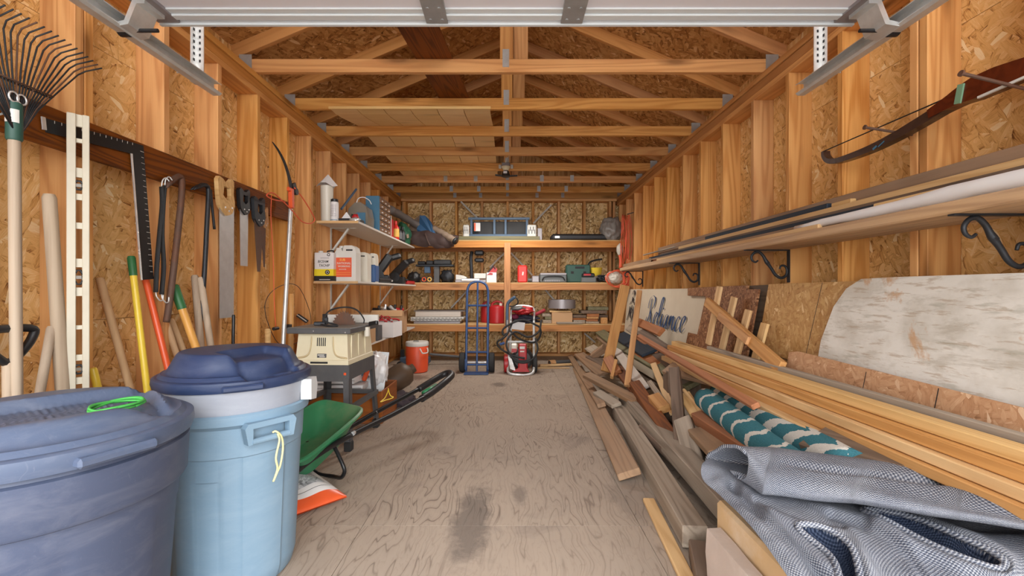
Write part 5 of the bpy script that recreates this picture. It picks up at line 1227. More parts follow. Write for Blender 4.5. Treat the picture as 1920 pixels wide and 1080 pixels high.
t = thing('tool_case', 'gray plastic tool case with a silver edge left of the green case', 'case', (W(1036, 0).x, 6.44, zB)); xa, xb = W(1012, 0).x, W(1062, 0).x
obj('body', bb(xa, xb, 6.37, 6.62, zB, zB+.135), M['gcase'], t, bevel=.014); obj('lid_edge', bb(xa+.005, xb-.005, 6.362, 6.375, zB+.11, zB+.138), M['graymetal'], t, bevel=.003)
bm = tube(bm_(), cr([(xa+.03, 6.36, zB+.03), (xa+.08, 6.355, zB+.085), (xb-.08, 6.355, zB+.085), (xb-.03, 6.36, zB+.03)], 4), .010, 6); obj('handle', bm, M['black'], t, True)
bm = bm_()
for q in range(9): box(bm, (xa+.08+.025*q, 6.366, zB+.025), (.012, .006, .02))
obj('ribs', bm, M['graymetal'], t)['kind'] = 'stuff'
t = thing('tool_case', 'dark green drill case with a handle slot on the middle tier', 'case', (W(1084, 0).x, 6.46, zB)); xa, xb = W(1062, 0).x, W(1108, 0).x
obj('body', bb(xa, xb, 6.44, 6.58, zB, zB+.262), M['dgreen'], t, bevel=.016); obj('handle_slot', bb(xa+.13, xb-.09, 6.434, 6.44, zB+.205, zB+.235), M['ink'], t, bevel=.002)
for q in (-1, 1): obj('latch', bb((xa+xb)/2+q*.09-.02, (xa+xb)/2+q*.09+.02, 6.434, 6.44, zB+.13, zB+.165), M['ink'], t)
t = thing('battery_charger', 'black battery charger with a red dial before the green case', 'charger', (W(1102, 0).x, 6.38, zB)); xa, xb = W(1089, 0).x, W(1116, 0).x
obj('body', bb(xa, xb, 6.33, 6.43, zB, zB+.075), M['gcase'], t, bevel=.01); obj('top', bb(xa+.01, xb-.02, 6.34, 6.425, zB+.075, zB+.135), M['black'], t, bevel=.014); obj('red_dial', bb(xa+.03, xb-.08, 6.336, 6.341, zB+.1, zB+.125), M['red'], t)
t = thing('yellow_bowl', 'yellow plastic bowl on the middle tier at the right', 'bowl', (W(1120, 0).x, 6.52, zB)); obj('bowl', lathe(bm_(), [(.06, zB+.10), (.075, zB+.12), (.092, zB+.215), (.096, zB+.22), (.088, zB+.218), (.07, zB+.13)], 24, (W(1120, 0).x, 6.52, 0)), M['yellow'], t, 40); obj('stand_box', bb(W(1112, 0).x, W(1128, 0).x, 6.47, 6.58, zB, zB+.10), M['tarp_tan'], t, bevel=.006)
t = thing('black_hose', 'short black hose curving up behind the green case', 'hose', W(1104, 495)); obj('hose', tube(bm_(), cr([W(1102, 500, 6.6), W(1106, 492, 6.6), (W(1116, 488, 6.6)), W(1129, 486, 6.6)], 5), .014, 8), M['rubber'], t, True)
bm = bm_(); rr = random.Random(5)
tube(bm, cr([Vector((W(1128, 0).x+rr.uniform(-.07, .09), 6.38+rr.uniform(-.04, .03), zB+.03+.07*rr.random())) for q in range(22)], 4), .011, 6); tag(obj('hose_bundle', bm, M['iron'], None, True), 'tangled dark brown cord hanging at the shelf edge before the yellow bowl', 'cord')
# orange extension cords on the right stud and shelf
t = thing('extension_cord', 'bright orange extension cord hung in a long coil on the right wall', 'cord', W(1178, 400, 6.3))
bm = bm_(); rr = random.Random(11); P = []
c0 = W(1173, 455, 6.10); top = W(1173, 402, 6.10); botz = W(1173, 505, 6.10).z
for q in range(9):
    w_ = rr.uniform(.02, .095); d_ = rr.uniform(-.03, .02); b_ = botz+rr.uniform(-.0, .16); s_ = -1 if q % 2 else 1
    P += [Vector((top.x+s_*rr.uniform(.01, .06), top.y+d_-.02, top.z-rr.uniform(0, .02))), Vector((top.x+s_*w_, top.y+d_, (top.z+b_)/2+rr.uniform(-.08, .08))), Vector((top.x+s_*w_*.5, top.y+d_, b_))]
tube(bm, cr(P, 4), .0046, 5); obj('coil', bm, M['orangecord'], t, True)
bm = bm_(); hk = W(1176, 402, 6.1); tube(bm, [hk+Vector((0, -.05, -.0)), hk+Vector((0, .0, .0)), Vector((XR-.002, 6.06, hk.z+.02))], .006, 6); obj('hook', bm, M['iron'], t)
t = thing('trouble_light', 'caged work light in clear plastic hung below the orange coil', 'work light', W(1161, 468, 6.2)); q_ = W(1162, 468, 6.22)
obj('cage', lump(bm_(), q_, (.045, .045, .085), 3, .15, 3, 3), M['clear'], t, True); obj('handle', tube(bm_(), cr([q_+Vector((0, 0, -.08)), q_+Vector((.01, -.01, -.16)), q_+Vector((.0, -.02, -.26))], 4), .02, 8), M['orangecord'], t, True)
t = thing('cord_reel', 'white cord bundle wrapped in orange cord at the end of the middle tier', 'cord', (W(1152, 0).x, 6.2, zB))
c_ = W(1151, 520, 6.2); obj('white_bundle', lump(bm_(), c_, (.115, .07, .085), 14, .3, 4, 4), M['clear'], t, True)
bm = bm_()
for q in range(16): 
    a0 = rr.uniform(-.6, .6); k_ = rr.uniform(.9, 1.25)
    P = [c_+Vector((.02+.13*k_*math.cos(a)+.05*a0, -.055+.02*math.sin(3*a+q), .105*k_*math.sin(a)-.02)) for a in (2*PI*s_/12 for s_ in range(12))]
    if q % 2: P = [c_+Vector((.16+.03*math.cos(a)+.02*a0, -.03+.02*math.sin(a), .02+.13*k_*math.sin(a)-.04)) for a in (2*PI*s_/12 for s_ in range(12))]
    if q % 4 != 2: tube(bm, cr(P, 3, True), .0058, 5, True)
obj('orange_loops', bm, M['orangecord'], t, True)['kind'] = 'stuff'
# ---- low tier
zC = TI[2]
xa, xb = W(771, 0).x, W(868, 0).x
labs = ('grey white slab, bottom of the stack of pale panels on the low tier', 'thin white frame panel second from the bottom of the stack', 'white louvred panel third from the bottom of the stack', 'thick grey panel with a flaky edge on top of the stack')
z = zC
for q, (a, b, h, y0, m) in enumerate(((778, 864, .035, 6.33, 'graymetal'), (771, 866, .03, 6.36, 'white'), (772, 870, .03, 6.34, 'white'), (780, 864, .075, 6.37, 'white_board'))):
    t = thing('pale_panel', labs[q], 'panel', (W((a+b)/2, 0).x, y0+.2, z)); obj('slab', bb(W(a, 0).x, W(b, 0).x, y0, y0+.4, z, z+h-.004), M[m], t, bevel=.004)
    if q in (1, 2):
        bm = bm_()
        for k in range(14): xx = W(a+4, 0).x+(W(b-4, 0).x-W(a+4, 0).x)*k/13; box(bm, (xx, y0-.001, z+h*.5), (.03, .003, .006))
        obj('slots', bm, M['ink'], t)['kind'] = 'stuff'
    if q == 3: obj('gray_cover', bb(W(a-4, 0).x, W(b+8, 0).x, y0+.06, y0+.42, z+h-.004, z+h+.012), M['tarp'], t, bevel=.003)
    z += h+.001
def gascan(label, x, y, r, h):
    t = thing('gas_can', label, 'fuel can', (x, y, zC))
    obj('body', lathe(bm_(), [(r*.9, zC), (r, zC+.012), (r, zC+h*.78), (r*.9, zC+h*.86), (r*.45, zC+h*.92), (r*.4, zC+h*.93)], 28, (x, y, 0)), M['red'], t, 40)
    obj('handle', tube(bm_(), cr([(x-r*.7, y, zC+h*.84), (x-r*.55, y, zC+h*1.02), (x, y, zC+h*1.12), (x+r*.55, y, zC+h*1.02), (x+r*.7, y, zC+h*.84)], 5), .016, 8), M['red'], t, True)
    obj('cap', cyl(bm_(), (x+r*.45, y-.02, zC+h*.88), (x+r*.5, y-.02, zC+h*1.02), .024, 12), M['clear'], t, 40)
gascan('red plastic fuel can with a looped handle, the larger near the post', W(932, 0).x, 6.44, .115, .285)
gascan('red plastic fuel can half hidden behind the hand truck', W(911, 0).x, 6.62, .085, .27)
# wood offcuts, metal pan
t = thing('metal_pan', 'gray sheet metal pan resting on stacked wood blocks', 'pan', (W(1054, 0).x, 6.45, zC+.215)); xa, xb = W(1028, 0).x, W(1081, 0).x; bm = lathe(bm_(), [(.185, 0), (.20, .0), (.2, .125), (.194, .125), (.19, .006)], 36, ((xa+xb)/2, 6.5, zC+.2165)); obj('pan', bm, M['graymetal'], t, 40)
offs = [((1034, 1072), .0, .16, 6.34, .22, 'cardboard', 'solid tan wood block under the gray metal pan'), ((1030, 1070), .161, .025, 6.36, .24, 'pine', 'thin pale board between the tan block and the metal pan'), ((1074, 1096), .0, .05, 6.36, .3, 'gray', 'grey offcut right of the tan block, lowest in its pile'), ((1072, 1098), .051, .03, 6.38, .3, 'redwood', 'dark red board second in the pile beside the tan block'), ((1073, 1098), .082, .04, 6.37, .3, 'driftwood', 'dark grey board on top of the pile beside the tan block'),
        ((1097, 1122), .0, .03, 6.35, .3, 'gray', 'grey flat offcut at the bottom of the middle pile'), ((1098, 1120), .031, .035, 6.37, .3, 'redwood', 'red brown offcut in the middle pile on the low tier'), ((1099, 1121), .067, .03, 6.36, .3, 'fir', 'orange ended offcut in the middle pile on the low tier'), ((1100, 1122), .098, .04, 6.36, .3, 'redwood', 'orange tipped board near the top of the middle pile'), ((1090, 1138), .139, .045, 6.42, .25, 'driftwood', 'long dark board bridging the top of the middle pile'),
        ((1125, 1137), .0, .085, 6.34, .1, 'fir', 'stubby round topped wood block at the low tier front'), ((1124, 1142), .0, .12, 6.50, .2, 'driftwood', 'dark block behind the stubby wood block'), ((1104, 1142), .186, .05, 6.46, .2, 'moss', 'mossy dark board uppermost at the right of the low tier'), ((1018, 1034), .0, .05, 6.40, .3, 'gray', 'grey board end left of the tan block'), ((1022, 1034), .051, .045, 6.42, .3, 'moss', 'mossy board end stacked left of the tan block'), ((1017, 1034), .097, .04, 6.42, .3, 'gray', 'upper grey board end left of the tan block')]
for (a, b), z0, h, y0, d_, m, lab in offs:
    xa, xb = W(a, 0).x, W(b, 0).x
    o = lumber('wood_offcut', ((xa+xb)/2, y0, zC+z0+h/2), ((xa+xb)/2, y0+d_, zC+z0+h/2), xb-xa, h-.001, M[m], bev=.004); tag(o, lab, 'offcut')
for i, (x, z0) in enumerate(((1117, .058), (1118, .128))): pass
o = lumber('wood_offcut', (W(1042, 0).x, 6.315, zC+.014), (W(1090, 0).x, 6.325, zC+.014), .06, .024, M['gray']); tag(o, 'thin weathered strip lying along the low tier front edge', 'offcut')
# ---- cooler
cx, cy = at(782, 0, Y=6.05).x, 5.62
cx = (782-954)*5.62/FL
t = thing('drink_cooler', 'orange drink cooler with a white lid on the floor at the back', 'cooler', (cx, cy, 0)); R = .138
obj('body', lathe(bm_(), [(R*.9, .005), (R*.96, .012), (R*1.0, .06), (R*1.02, .33), (R*1.0, .335)], 36, (cx, cy, 0)), M['cooler'], t, 40)
obj('lid', lathe(bm_(), [(R*1.03, .333), (R*1.05, .34), (R*1.05, .375), (R*1.0, .386), (R*.4, .392)], 36, (cx, cy, 0)), M['white'], t, 40)
bm = tube(bm_(), [(cx-.03, cy-.06, .392), (cx-.03, cy-.06, .40), (cx+.03, cy-.06, .40), (cx+.03, cy-.06, .392)], .006, 6); obj('lid_spigot', bm, M['gcase'], t)
e = Vector((math.cos(-.75), math.sin(-.75), 0)); f = Vector((-e.y, e.x, 0)); o_ = Vector((cx, cy, 0))
bm = tube(bm_(), cr([o_+e*R*1.0-f*.055+Vector((0, 0, .31)), o_+e*(R+.02)-f*.05+Vector((0, 0, .28)), o_+e*(R+.028)-f*.035+Vector((0, 0, .255)), o_+e*(R+.028)+f*.035+Vector((0, 0, .255)), o_+e*(R+.02)+f*.05+Vector((0, 0, .28)), o_+e*R*1.0+f*.055+Vector((0, 0, .31))], 4), .0085, 8); obj('handle', bm, M['white'], t, True)
# ---- floor jack behind the cooler
t = thing('floor_jack', 'blue grey trolley jack with a long handle behind the orange cooler', 'jack', (-1.25, 6.2, 0))
xa = at(752, 0, Y=6.1).x; obj('frame', bb(xa, at(806, 0, Y=6.1).x, 6.02, 6.18, .03, .12), M['gunmetal'], t, bevel=.01)
obj('caster', lathe(bm_(), [(.02, -.02), (.035, -.02), (.035, .02), (.02, .02)], 16, M=Matrix.Translation((at(749, 0, Y=6.0).x, 6.0, .036)) @ Euler((PI/2, 0, 0)).to_matrix().to_4x4()), M['rubber'], t, 40)
obj('post', bb(at(752, 0, Y=6.1).x, at(758, 0, Y=6.1).x, 6.06, 6.12, .1, .22), M['iron'], t)
obj('handle', cyl(bm_(), at(806, 664, Y=6.12), at(862, 669, Y=6.2), .017, 10), M['dkgray'], t, 40)
# ---- blue hand truck
hx = Vector(((894-954)*5.55/FL, 5.55, 0)); hwid = .135
ht = thing('hand_truck', 'blue two wheeled hand truck standing against the back shelving', 'hand truck', hx)
dep = .10
def H(x, z, y=0): return hx+Vector((x, y+.16*z/1.13, z))
zt_ = 1.145
P = [H(-hwid, .02)]+[H(-hwid, z) for z in (.3, .7, .95)]+[H(-hwid*.96, zt_-.10), H(-hwid*.75, zt_-.035), H(-hwid*.35, zt_-.005), H(0, zt_), H(hwid*.35, zt_-.005), H(hwid*.75, zt_-.035), H(hwid*.96, zt_-.10)]+[H(hwid, z) for z in (.95, .7, .3, .02)]
obj('frame_tube', tube(bm_(), cr(P, 4), .0155, 10), M['blue'], ht, True)
obj('center_bar', tube(bm_(), [H(0, .02), H(0, zt_-.01)], .0125, 10), M['blue'], ht, 40)
for z in (.255, .555, .84, .10): obj('cross_bar', tube(bm_(), [H(-hwid, z), H(hwid, z)], .012, 8), M['blue'], ht, 40)
obj('toe_plate', bb(hx.x-.15, hx.x+.15, hx.y-.16, hx.y+.02, .006, .014), M['blue'], ht, bevel=.002)
obj('axle', cyl(bm_(), hx+Vector((-.19, .05, .125)), hx+Vector((.19, .05, .125)), .011, 10), M['chrome'], ht, 40)
for s in (-1, 1):
    Mx = Matrix.Translation(hx+Vector((s*.185, .05, .125))) @ Euler((0, PI/2, 0)).to_matrix().to_4x4()
    w_ = obj('wheel', lathe(bm_(), [(.07, -.034), (.105, -.036), (.121, -.026), (.125, 0), (.121, .026), (.105, .036), (.07, .034)], 32, M=Mx), M['rubber'], ht, 40)
    obj('hub', lathe(bm_(), [(.012, -.03), (.068, -.02), (.068, .02), (.012, .03)], 20, M=Mx), M['dkgray'], w_, 40)
    obj('wheel_bracket', bb(hx.x+s*.145-.01, hx.x+s*.145+.01, hx.y-.01, hx.y+.07, .04, .17), M['blue'], ht, bevel=.003)
# ---- pressure washer
pw0 = Vector(((977-954)*5.5/FL, 5.5, 0)); pw = thing('pressure_washer', 'red gas pressure washer with a silver frame and black hoses', 'pressure washer', pw0)
def Q(px, py, dy=0): p = at(px, py, Y=5.5+dy); return p
fr_ = [Q(958, 594, .25), Q(957, 640, .12), Q(954, 672, .02), Q(952, 690, -.02), Q(955, 700, -.08), Q(975, 703, -.1), Q(996, 701, -.08), Q(1001, 690, -.02), Q(1001, 660, .05), Q(1001, 640, .12), Q(1001, 594, .25)]
obj('frame', tube(bm_(), cr(fr_, 4), .0165, 10), M['galv'], pw, True)
obj('frame_top', tube(bm_(), cr([Q(958, 600, .22), Q(959, 580, .28), Q(968, 574, .3), Q(990, 574, .3), Q(1001, 580, .28), Q(1001, 600, .22)], 4), .0145, 10), M['galv'], pw, True)
obj('cross_bar', tube(bm_(), [Q(950, 641, .1), Q(1006, 641, .1)], .015, 8), M['galv'], pw, 40)
for s, px in ((-1, 949), (1, 1003)):
    Mx = Matrix.Translation(Vector((Q(px, 0).x, 5.58, .115))) @ Euler((0, PI/2, 0)).to_matrix().to_4x4()
    w_ = obj('wheel', lathe(bm_(), [(.05, -.028), (.10, -.03), (.114, -.02), (.115, .02), (.10, .03), (.05, .028)], 28, M=Mx), M['red'] if s < 0 else M['rubber'], pw, 40)
    obj('hub', lathe(bm_(), [(.01, -.032), (.05, -.026), (.05, .026), (.01, .032)], 16, M=Mx), M['dkgray'], w_, 40)
Mx = Matrix.Translation(Q(979, 672, .02)) @ Euler((PI/2, 0, 0)).to_matrix().to_4x4()
obj('engine_shroud', lathe(bm_(), [(.02, .09), (.10, .085), (.135, .05), (.14, -.05), (.1, -.06)], 28, M=Mx), M['black'], pw, 40)
bm = bb(Q(972, 0).x, Q(987, 0).x, 5.40, 5.46, Q(0, 673).z, Q(0, 643).z); e1 = obj('engine_cover', bm, M['red'], pw, bevel=.012)
bm = bm_(); box(bm, Q(979, 652, -.105), (.06, .004, .03)); box(bm, Q(979, 659, -.105), (.05, .004, .015)); obj('white_print', bm, M['white'], e1)['kind'] = 'stuff'
bm = bm_(); box(bm, Q(979, 671, -.11), (.05, .03, .022)); obj('blue_knob', bm, M['blue'], pw, bevel=.006)
obj('pump_housing', bb(Q(971, 0).x, Q(989, 0).x, 5.42, 5.56, .05, .16), M['red'], pw, bevel=.015)
bm = bm_(); prism(bm, [(-.11, 0), (.10, 0), (.07, .05), (-.03, .05)], (Q(977, 0).x, 5.42, .035), (1, 0, 0), (0, 0, 1), (0, .12, 0)); obj('skid_plate', bm, M['red'], pw, bevel=.008)
bm = bm_(); prism(bm, [(-.05, .03), (.02, 0), (-.03, .15), (-.075, .19)], (Q(964, 0).x, 5.44, .04), (1, 0, 0), (0, 0, 1), (0, .05, 0)); obj('muffler_shield', bm, M['chrome'], pw, bevel=.008)
obj('fuel_tank', bb(Q(958, 0).x, Q(970, 0).x, 5.46, 5.60, Q(0, 662).z, Q(0, 644).z), M['clear'], pw, bevel=.015)
obj('red_label', bb(Q(959, 0).x, Q(969, 0).x, 5.455, 5.46, Q(0, 660).z, Q(0, 653).z), M['red'], pw)
# spray wand
w0, w1 = Q(952, 690, .02), Q(951, 590, .22)
wd = obj('spray_wand', tube(bm_(), [w0, w1], .011, 8), M['chrome'], pw, 40)
obj('gun_grip', tube(bm_(), cr([Q(951, 615, .2), Q(951, 580, .22), Q(953, 568, .22), Q(960, 561, .2), Q(966, 557, .18)], 4), .021, 8), M['gunmetal'], pw, True)
obj('trigger_guard', tube(bm_(), cr([Q(966, 557, .18), Q(971, 563, .18), Q(970, 570, .19), Q(962, 574, .2), Q(955, 574, .21)], 4), .008, 6), M['black'], pw, True)
bm = bm_(); rr = random.Random(2)
def hose(P, r=.0125): return tube(bm_(), cr(P, 5), r, 8)
obj('hose', hose([Q(984, 672, -.13), Q(965, 668, -.12), Q(948, 660, -.05), Q(935, 650, .0), Q(933, 641, 0), Q(942, 635, 0), Q(952, 625, .05), Q(962, 604, .12), Q(980, 600, .12)]), M['rubber'], pw, True)
obj('hose', hose([Q(950, 625, .05), Q(944, 628, .05), Q(943, 618, .08), Q(956, 608, .1), Q(980, 600, .1), Q(1002, 608, .1), Q(1013, 616, .1), Q(1012, 632, .08), Q(1000, 642, .05), Q(975, 636, .05), Q(956, 620, .05)]), M['rubber'], pw, True)
obj('hose', hose([Q(1004, 634, .0), Q(1008, 655, -.06), Q(1000, 672, -.1), Q(984, 680, -.14), Q(966, 676, -.14), Q(953, 658, -.1), Q(950, 640, -.02), Q(966, 622, .05), Q(990, 632, .03), Q(1010, 622, .06), Q(1015, 600, .12)]), M['rubber'], pw, True)
obj('hose_coupling', tube(bm_(), [Q(937, 646, -.01), Q(946, 643, 0)], .017, 8), M['blue'], pw, 40)
# clothes, red bag and card on the washer handle
t = thing('red_jacket', 'red and grey folded jacket piled on the pressure washer frame', 'jacket', Q(980, 583, .25)); obj('jacket', lump(bm_(), Q(981, 582, .3), (.14, .12, .055), 41, .35, 2, 4), M['red'], t, True); obj('gray_flap', lump(bm_(), Q(972, 578, .26), (.10, .09, .03), 43, .3, 2, 3), M['gcase'], t, True)
t = thing('dark_bag', 'dark blue and maroon bag under the red jacket', 'bag', Q(985, 600, .25)); obj('bag', lump(bm_(), Q(985, 598, .32), (.175, .11, .055), 44, .4, 2.4, 4), plain('navy_cloth', srgb(34, 36, 52), .7, 0, .3, 8), t, True); obj('maroon_panel', lump(bm_(), Q(966, 594, .27), (.06, .06, .035), 45, .3, 2, 3), plain('maroon_cloth', srgb(110, 26, 58), .7), t, True)
t = thing('red_sleeve', 'red jacket sleeve stretched right from the pile on the washer', 'sleeve', Q(1012, 588, .3)); obj('sleeve', tube(bm_(), cr([Q(998, 592, .3), Q(1010, 587, .3), Q(1022, 581, .3)], 4), .032, 10, flat=.7), plain('dark_red_cloth', srgb(150, 30, 44), .7), t, True)
t = thing('instruction_card', 'white instruction card tucked in the pressure washer frame', 'card', Q(973, 613, .1)); bm = bm_(); box(bm, Q(972, 611, .14), (.16, .004, .10), (.1, .12, 0)); obj('card', bm, M['paper'], t)
# ---- long tools on the floor at the back right
for i, (a, b, r_, m, lab) in enumerate((((1012, 686), (1078, 683), .02, 'pine', 'blond bat shaped wooden stick on the floor by the back wall'), ((1030, 681), (1080, 677), .03, 'dkgray', 'dark grey tool head with a tan joint lying by the back wall'), ((1008, 690), (1068, 690), .008, 'pine', 'thin pale dowel lying nearest on the floor at the back'))):
    t = thing('floor_stick', lab, 'stick', at(*a, Y=5.9+.1*i)); A, B = at(a[0], a[1], Z=r_+.002), at(b[0], b[1], Z=r_+.002)
    obj('shaft', tube(bm_(), [A, A.lerp(B, .3), B], [r_*1.3, r_, r_*.9], 10), M[m], t, 40)
    if i == 1: obj('joint', tube(bm_(), [A, A.lerp(B, .2)], r_*1.4, 8), M['fir'], t)
# ================================================================== lumber shelf on the right wall
zs0, zs1, xf = 1.280, 1.322, 1.434
sh = thing('lumber_shelf', 'long rough sawn plank shelf on black scroll brackets along the right wall', 'shelf', (1.57, 3.2, zs0))
lumber('plank', ((xf+XR-.004)/2, .55, (zs0+zs1)/2), ((xf+XR-.004)/2, 5.72, (zs0+zs1)/2), XR-.004-xf, zs1-zs0, M['shelfwood'], parent=sh, bev=.006)
for i, y in enumerate((1.44, 2.70, 3.97, 5.64)):
    b = obj('bracket', bb(XR-.008, XR-.0005, y-.011, y+.011, zs0-.20, zs0-.0005), M['iron'], sh)
    bm = bb(xf+.004, XR-.001, y-.011, y+.011, zs0-.0065, zs0-.0008); obj('bracket_arm', bm, M['iron'], b)
    S = [(-.205, -.052), (-.213, -.066), (-.228, -.066), (-.237, -.048), (-.228, -.022), (-.205, -.0125), (-.18, -.022), (-.155, -.06), (-.135, -.09), (-.115, -.118), (-.085, -.158), (-.05, -.174), (-.022, -.158), (-.013, -.125), (-.024, -.098), (-.048, -.094), (-.062, -.112), (-.052, -.13)]
    S = [(-.19, -.066), (-.205, -.076), (-.224, -.066), (-.23, -.042), (-.212, -.018), (-.185, -.014), (-.16, -.036), (-.143, -.066), (-.128, -.088), (-.108, -.116), (-.083, -.154), (-.05, -.172), (-.02, -.158), (-.013, -.125), (-.026, -.10), (-.05, -.099), (-.058, -.118)]
    n = len(S); P = cr([Vector((XR+a, y, zs0+c)) for a, c in S], 5); m = len(P)
    rr_ = [.005+.0045*math.sin(PI*k/(m-1))+.003*math.exp(-((k/(m-1)-.47)/.04)**2) for k in range(m)]
    obj('scroll', tube(bm_(), P, rr_, 8, flat=1.0, up=(0, 1, 0)), M['iron'], b, True)
    bm = bm_(); box(bm, (XR-.133, y-.008, zs0-.081), (.018, .006, .018), (0, .78, 0)); obj('rivet', bm, M['iron'], b, bevel=.003)
# lumber lying on the shelf: on edge against the studs
def sb(label, x, y0, y1, z0, z1, t, m, name='board', dx=0, dz=0):
    o = lumber(name, (x, y0, (z0+z1)/2), (x+dx, y1, (z0+z1)/2+dz), z1-z0, t, M[m], up=(1, 0, 0)); tag(o, label, 'board'); return o
zt = zs1+.0006
sb('wide brown grey board on edge against the right wall studs, tallest on the lumber shelf', 1.682, .6, 4.95, zt+.0, zt+.185, .026, 'brown')
sb('black board behind the small yellow block on the lumber shelf', 1.652, 2.28, 3.7, zt, zt+.158, .026, 'navy')
sb('tan board on edge second from the wall on the lumber shelf', 1.622, .6, 4.2, zt, zt+.125, .027, 'pine')
sb('brown weathered board on edge third from the wall on the lumber shelf', 1.592, .6, 4.6, zt, zt+.094, .026, 'driftwood')
sb('long black painted board on edge in the middle of the lumber shelf', 1.563, .6, 4.9, zt, zt+.075, .026, 'navy')
sb('dull brown board low on the lumber shelf before the long black board', 1.534, 1.9, 5.0, zt, zt+.048, .026, 'brown')
sb('pale split strip lying on the shelf front past the paper roll', 1.478, 2.1, 4.4, zt, zt+.024, .022, 'pine')
sb('thin dark stained strip on the shelf beside the pale split strip', 1.506, 2.2, 4.9, zt, zt+.03, .02, 'dark')
o = lumber('wood_block', (1.652, 2.12, zt+.12), (1.652, 2.25, zt+.12), .06, .028, M['pine'], up=(1, 0, 0)); tag(o, 'small yellowish block wedged between boards on the lumber shelf', 'block')
o = lumber('wood_block', (1.652, 2.0, zt+.044), (1.652, 2.26, zt+.044), .088, .025, M['brown'], up=(1, 0, 0)); tag(o, 'brown packing block below the small yellowish block', 'block')
t = thing('paper_roll', 'long white crumpled paper roll on the front of the lumber shelf', 'roll', (1.50, 1.2, zt))
P = [Vector((1.497+.006*math.sin(y*5), y, zt+.033-.004*max(0, y-1.6))) for y in [.6+.1*k for k in range(18)]]
n = len(P); bm = bm_(); rings = []
tube(bm, P, [.031*(1 if k < 9 else max(.35, 1-(k-9)*.075)) for k in range(n)], 14)
for v in bm.verts: v.co += Vector((0, 0, 1))*.006*mnoise.noise(v.co*14)+Vector((1, 0, 0))*.006*mnoise.noise(v.co*11+Vector((5, 2, 1)))
for v in bm.verts: v.co.z = max(v.co.z, zt+.0005)
obj('roll', bm, M['clear_paper'] if 'clear_paper' in M else M['paper'], t, True)
o = sb('thin tan strip lying on the white paper roll', 1.534, .7, 1.85, zt+.05, zt+.070, .024, 'pine')
for k, (x0, a, b, z0, m, lab) in enumerate(((1.60, 4.35, 5.35, .10, 'gray', 'grey trim strip at the far end of the lumber shelf, uppermost'), (1.55, 4.95, 5.5, .0, 'gray', 'grey trim strip at the far end of the lumber shelf, lower one'), (1.47, 4.6, 5.65, .0, 'brown', 'short rough board end at the far end of the lumber shelf'))):
    sb(lab, x0+.03*(k == 0), a, b, zt+z0+(.03 if k == 0 else 0), zt+z0+.045, .02, m, 'trim_strip')
# ---- recurve bow on two spikes
bw = thing('recurve_bow', 'dark wooden recurve bow hung level on two long spikes on the right wall', 'bow', (1.64, 1.5, 1.72))
BX = 1.64
low = [(1548, 284), (1549, 293), (1556, 301), (1570, 302), (1600, 293), (1640, 277), (1680, 257), (1715, 237), (1750, 216), (1785, 194), (1806, 180)]
bp = [at(x, y, X=BX) for x, y in low]
def ribbon(P, ws, t, mat, name, parent):
    P = cr(P, 5); n = len(P); bm = bm_(); V = []
    for i, p in enumerate(P):
        f = i/(n-1); tg = (P[min(i+1, n-1)]-P[max(i-1, 0)]).normalized(); nr = Vector((0, -tg.z, tg.y)); k = f*(len(ws)-1); a = min(int(k), len(ws)-2); w = ws[a]*(1-(k-a))+ws[a+1]*(k-a)
        V.append([bm.verts.new(p+nr*w/2+Vector((dx, 0, 0))) for dx in (-t/2, t/2)]+[bm.verts.new(p-nr*w/2+Vector((dx, 0, 0))) for dx in (t/2, -t/2)])
    for A, B in zip(V, V[1:]):
        for q in range(4): bm.faces.new((A[q], A[(q+1) % 4], B[(q+1) % 4], B[q]))
    bm.faces.new(V[0]); bm.faces.new(V[-1]); return obj(name, bm, mat, parent, bevel=.001)
M['bowdark'] = wood('bow_dark', srgb(72, 52, 44), srgb(44, 30, 26), .4, 0, .05, rough=.25); M['bowred'] = wood('bow_rosewood', srgb(96, 46, 34), srgb(60, 26, 20), .5, 0, .05, rough=.22)
ribbon(bp, [.016, .021, .026, .031, .036, .040, .044], .036, M['bowdark'], 'limb', bw)
z_ = bp[-1].z; y_ = bp[-1].y
ri = [bp[-3]+Vector((0, 0, .004)), bp[-2]+Vector((0, 0, .002)), bp[-1], Vector((BX, y_-.05, z_+.004)), Vector((BX, y_-.12, z_+.004)), Vector((BX, y_-.2, z_)), Vector((BX, y_-.27, z_-.006)), Vector((BX, y_-.34, z_-.01)), Vector((BX, y_-.45, z_-.03))]
ribbon(ri, [.034, .048, .060, .078, .078, .062, .055, .06, .04], .046, M['bowred'], 'riser', bw)
ribbon([ri[-2], ri[-1], ri[-1]+Vector((0, -.15, -.03)), ri[-1]+Vector((0, -.32, -.09)), ri[-1]+Vector((0, -.38, -.10)), ri[-1]+Vector((0, -.40, -.07))], [.03, .027, .022, .018, .014], .036, M['bowdark'], 'limb', bw)
tip = bp[1]; obj('string', cyl(bm_(), bp[0]+Vector((-.012, 0, .0)), ri[-1]+Vector((-.012, -.39, .0)) if False else Vector((BX-.012, y_-.83, bp[0].z-.01)), .003, 6), M['black'], bw)
bm = bm_(); box(bm, Vector((BX-.026, y_-.012, z_+.002)), (.006, .022, .066), (.2, 0, 0)); obj('green_inlay', bm, plain('green_inlay', srgb(120, 158, 128), .4), bw)
bm = bm_(); box(bm, Vector((BX-.025, y_-.16, z_-.036)), (.008, .17, .008), (-.03, 0, 0)); obj('white_strip', bm, M['white'], bw)
bm = bm_(); p = at(1640, 277, X=BX-.02); box(bm, p, (.002, .022, .009), (-.45, 0, 0)); q = at(1652, 270, X=BX-.02); box(bm, q, (.002, .035, .004), (-.45, 0, 0)); obj('blue_emblem', bm, M['lblue'], bw)['kind'] = 'stuff'
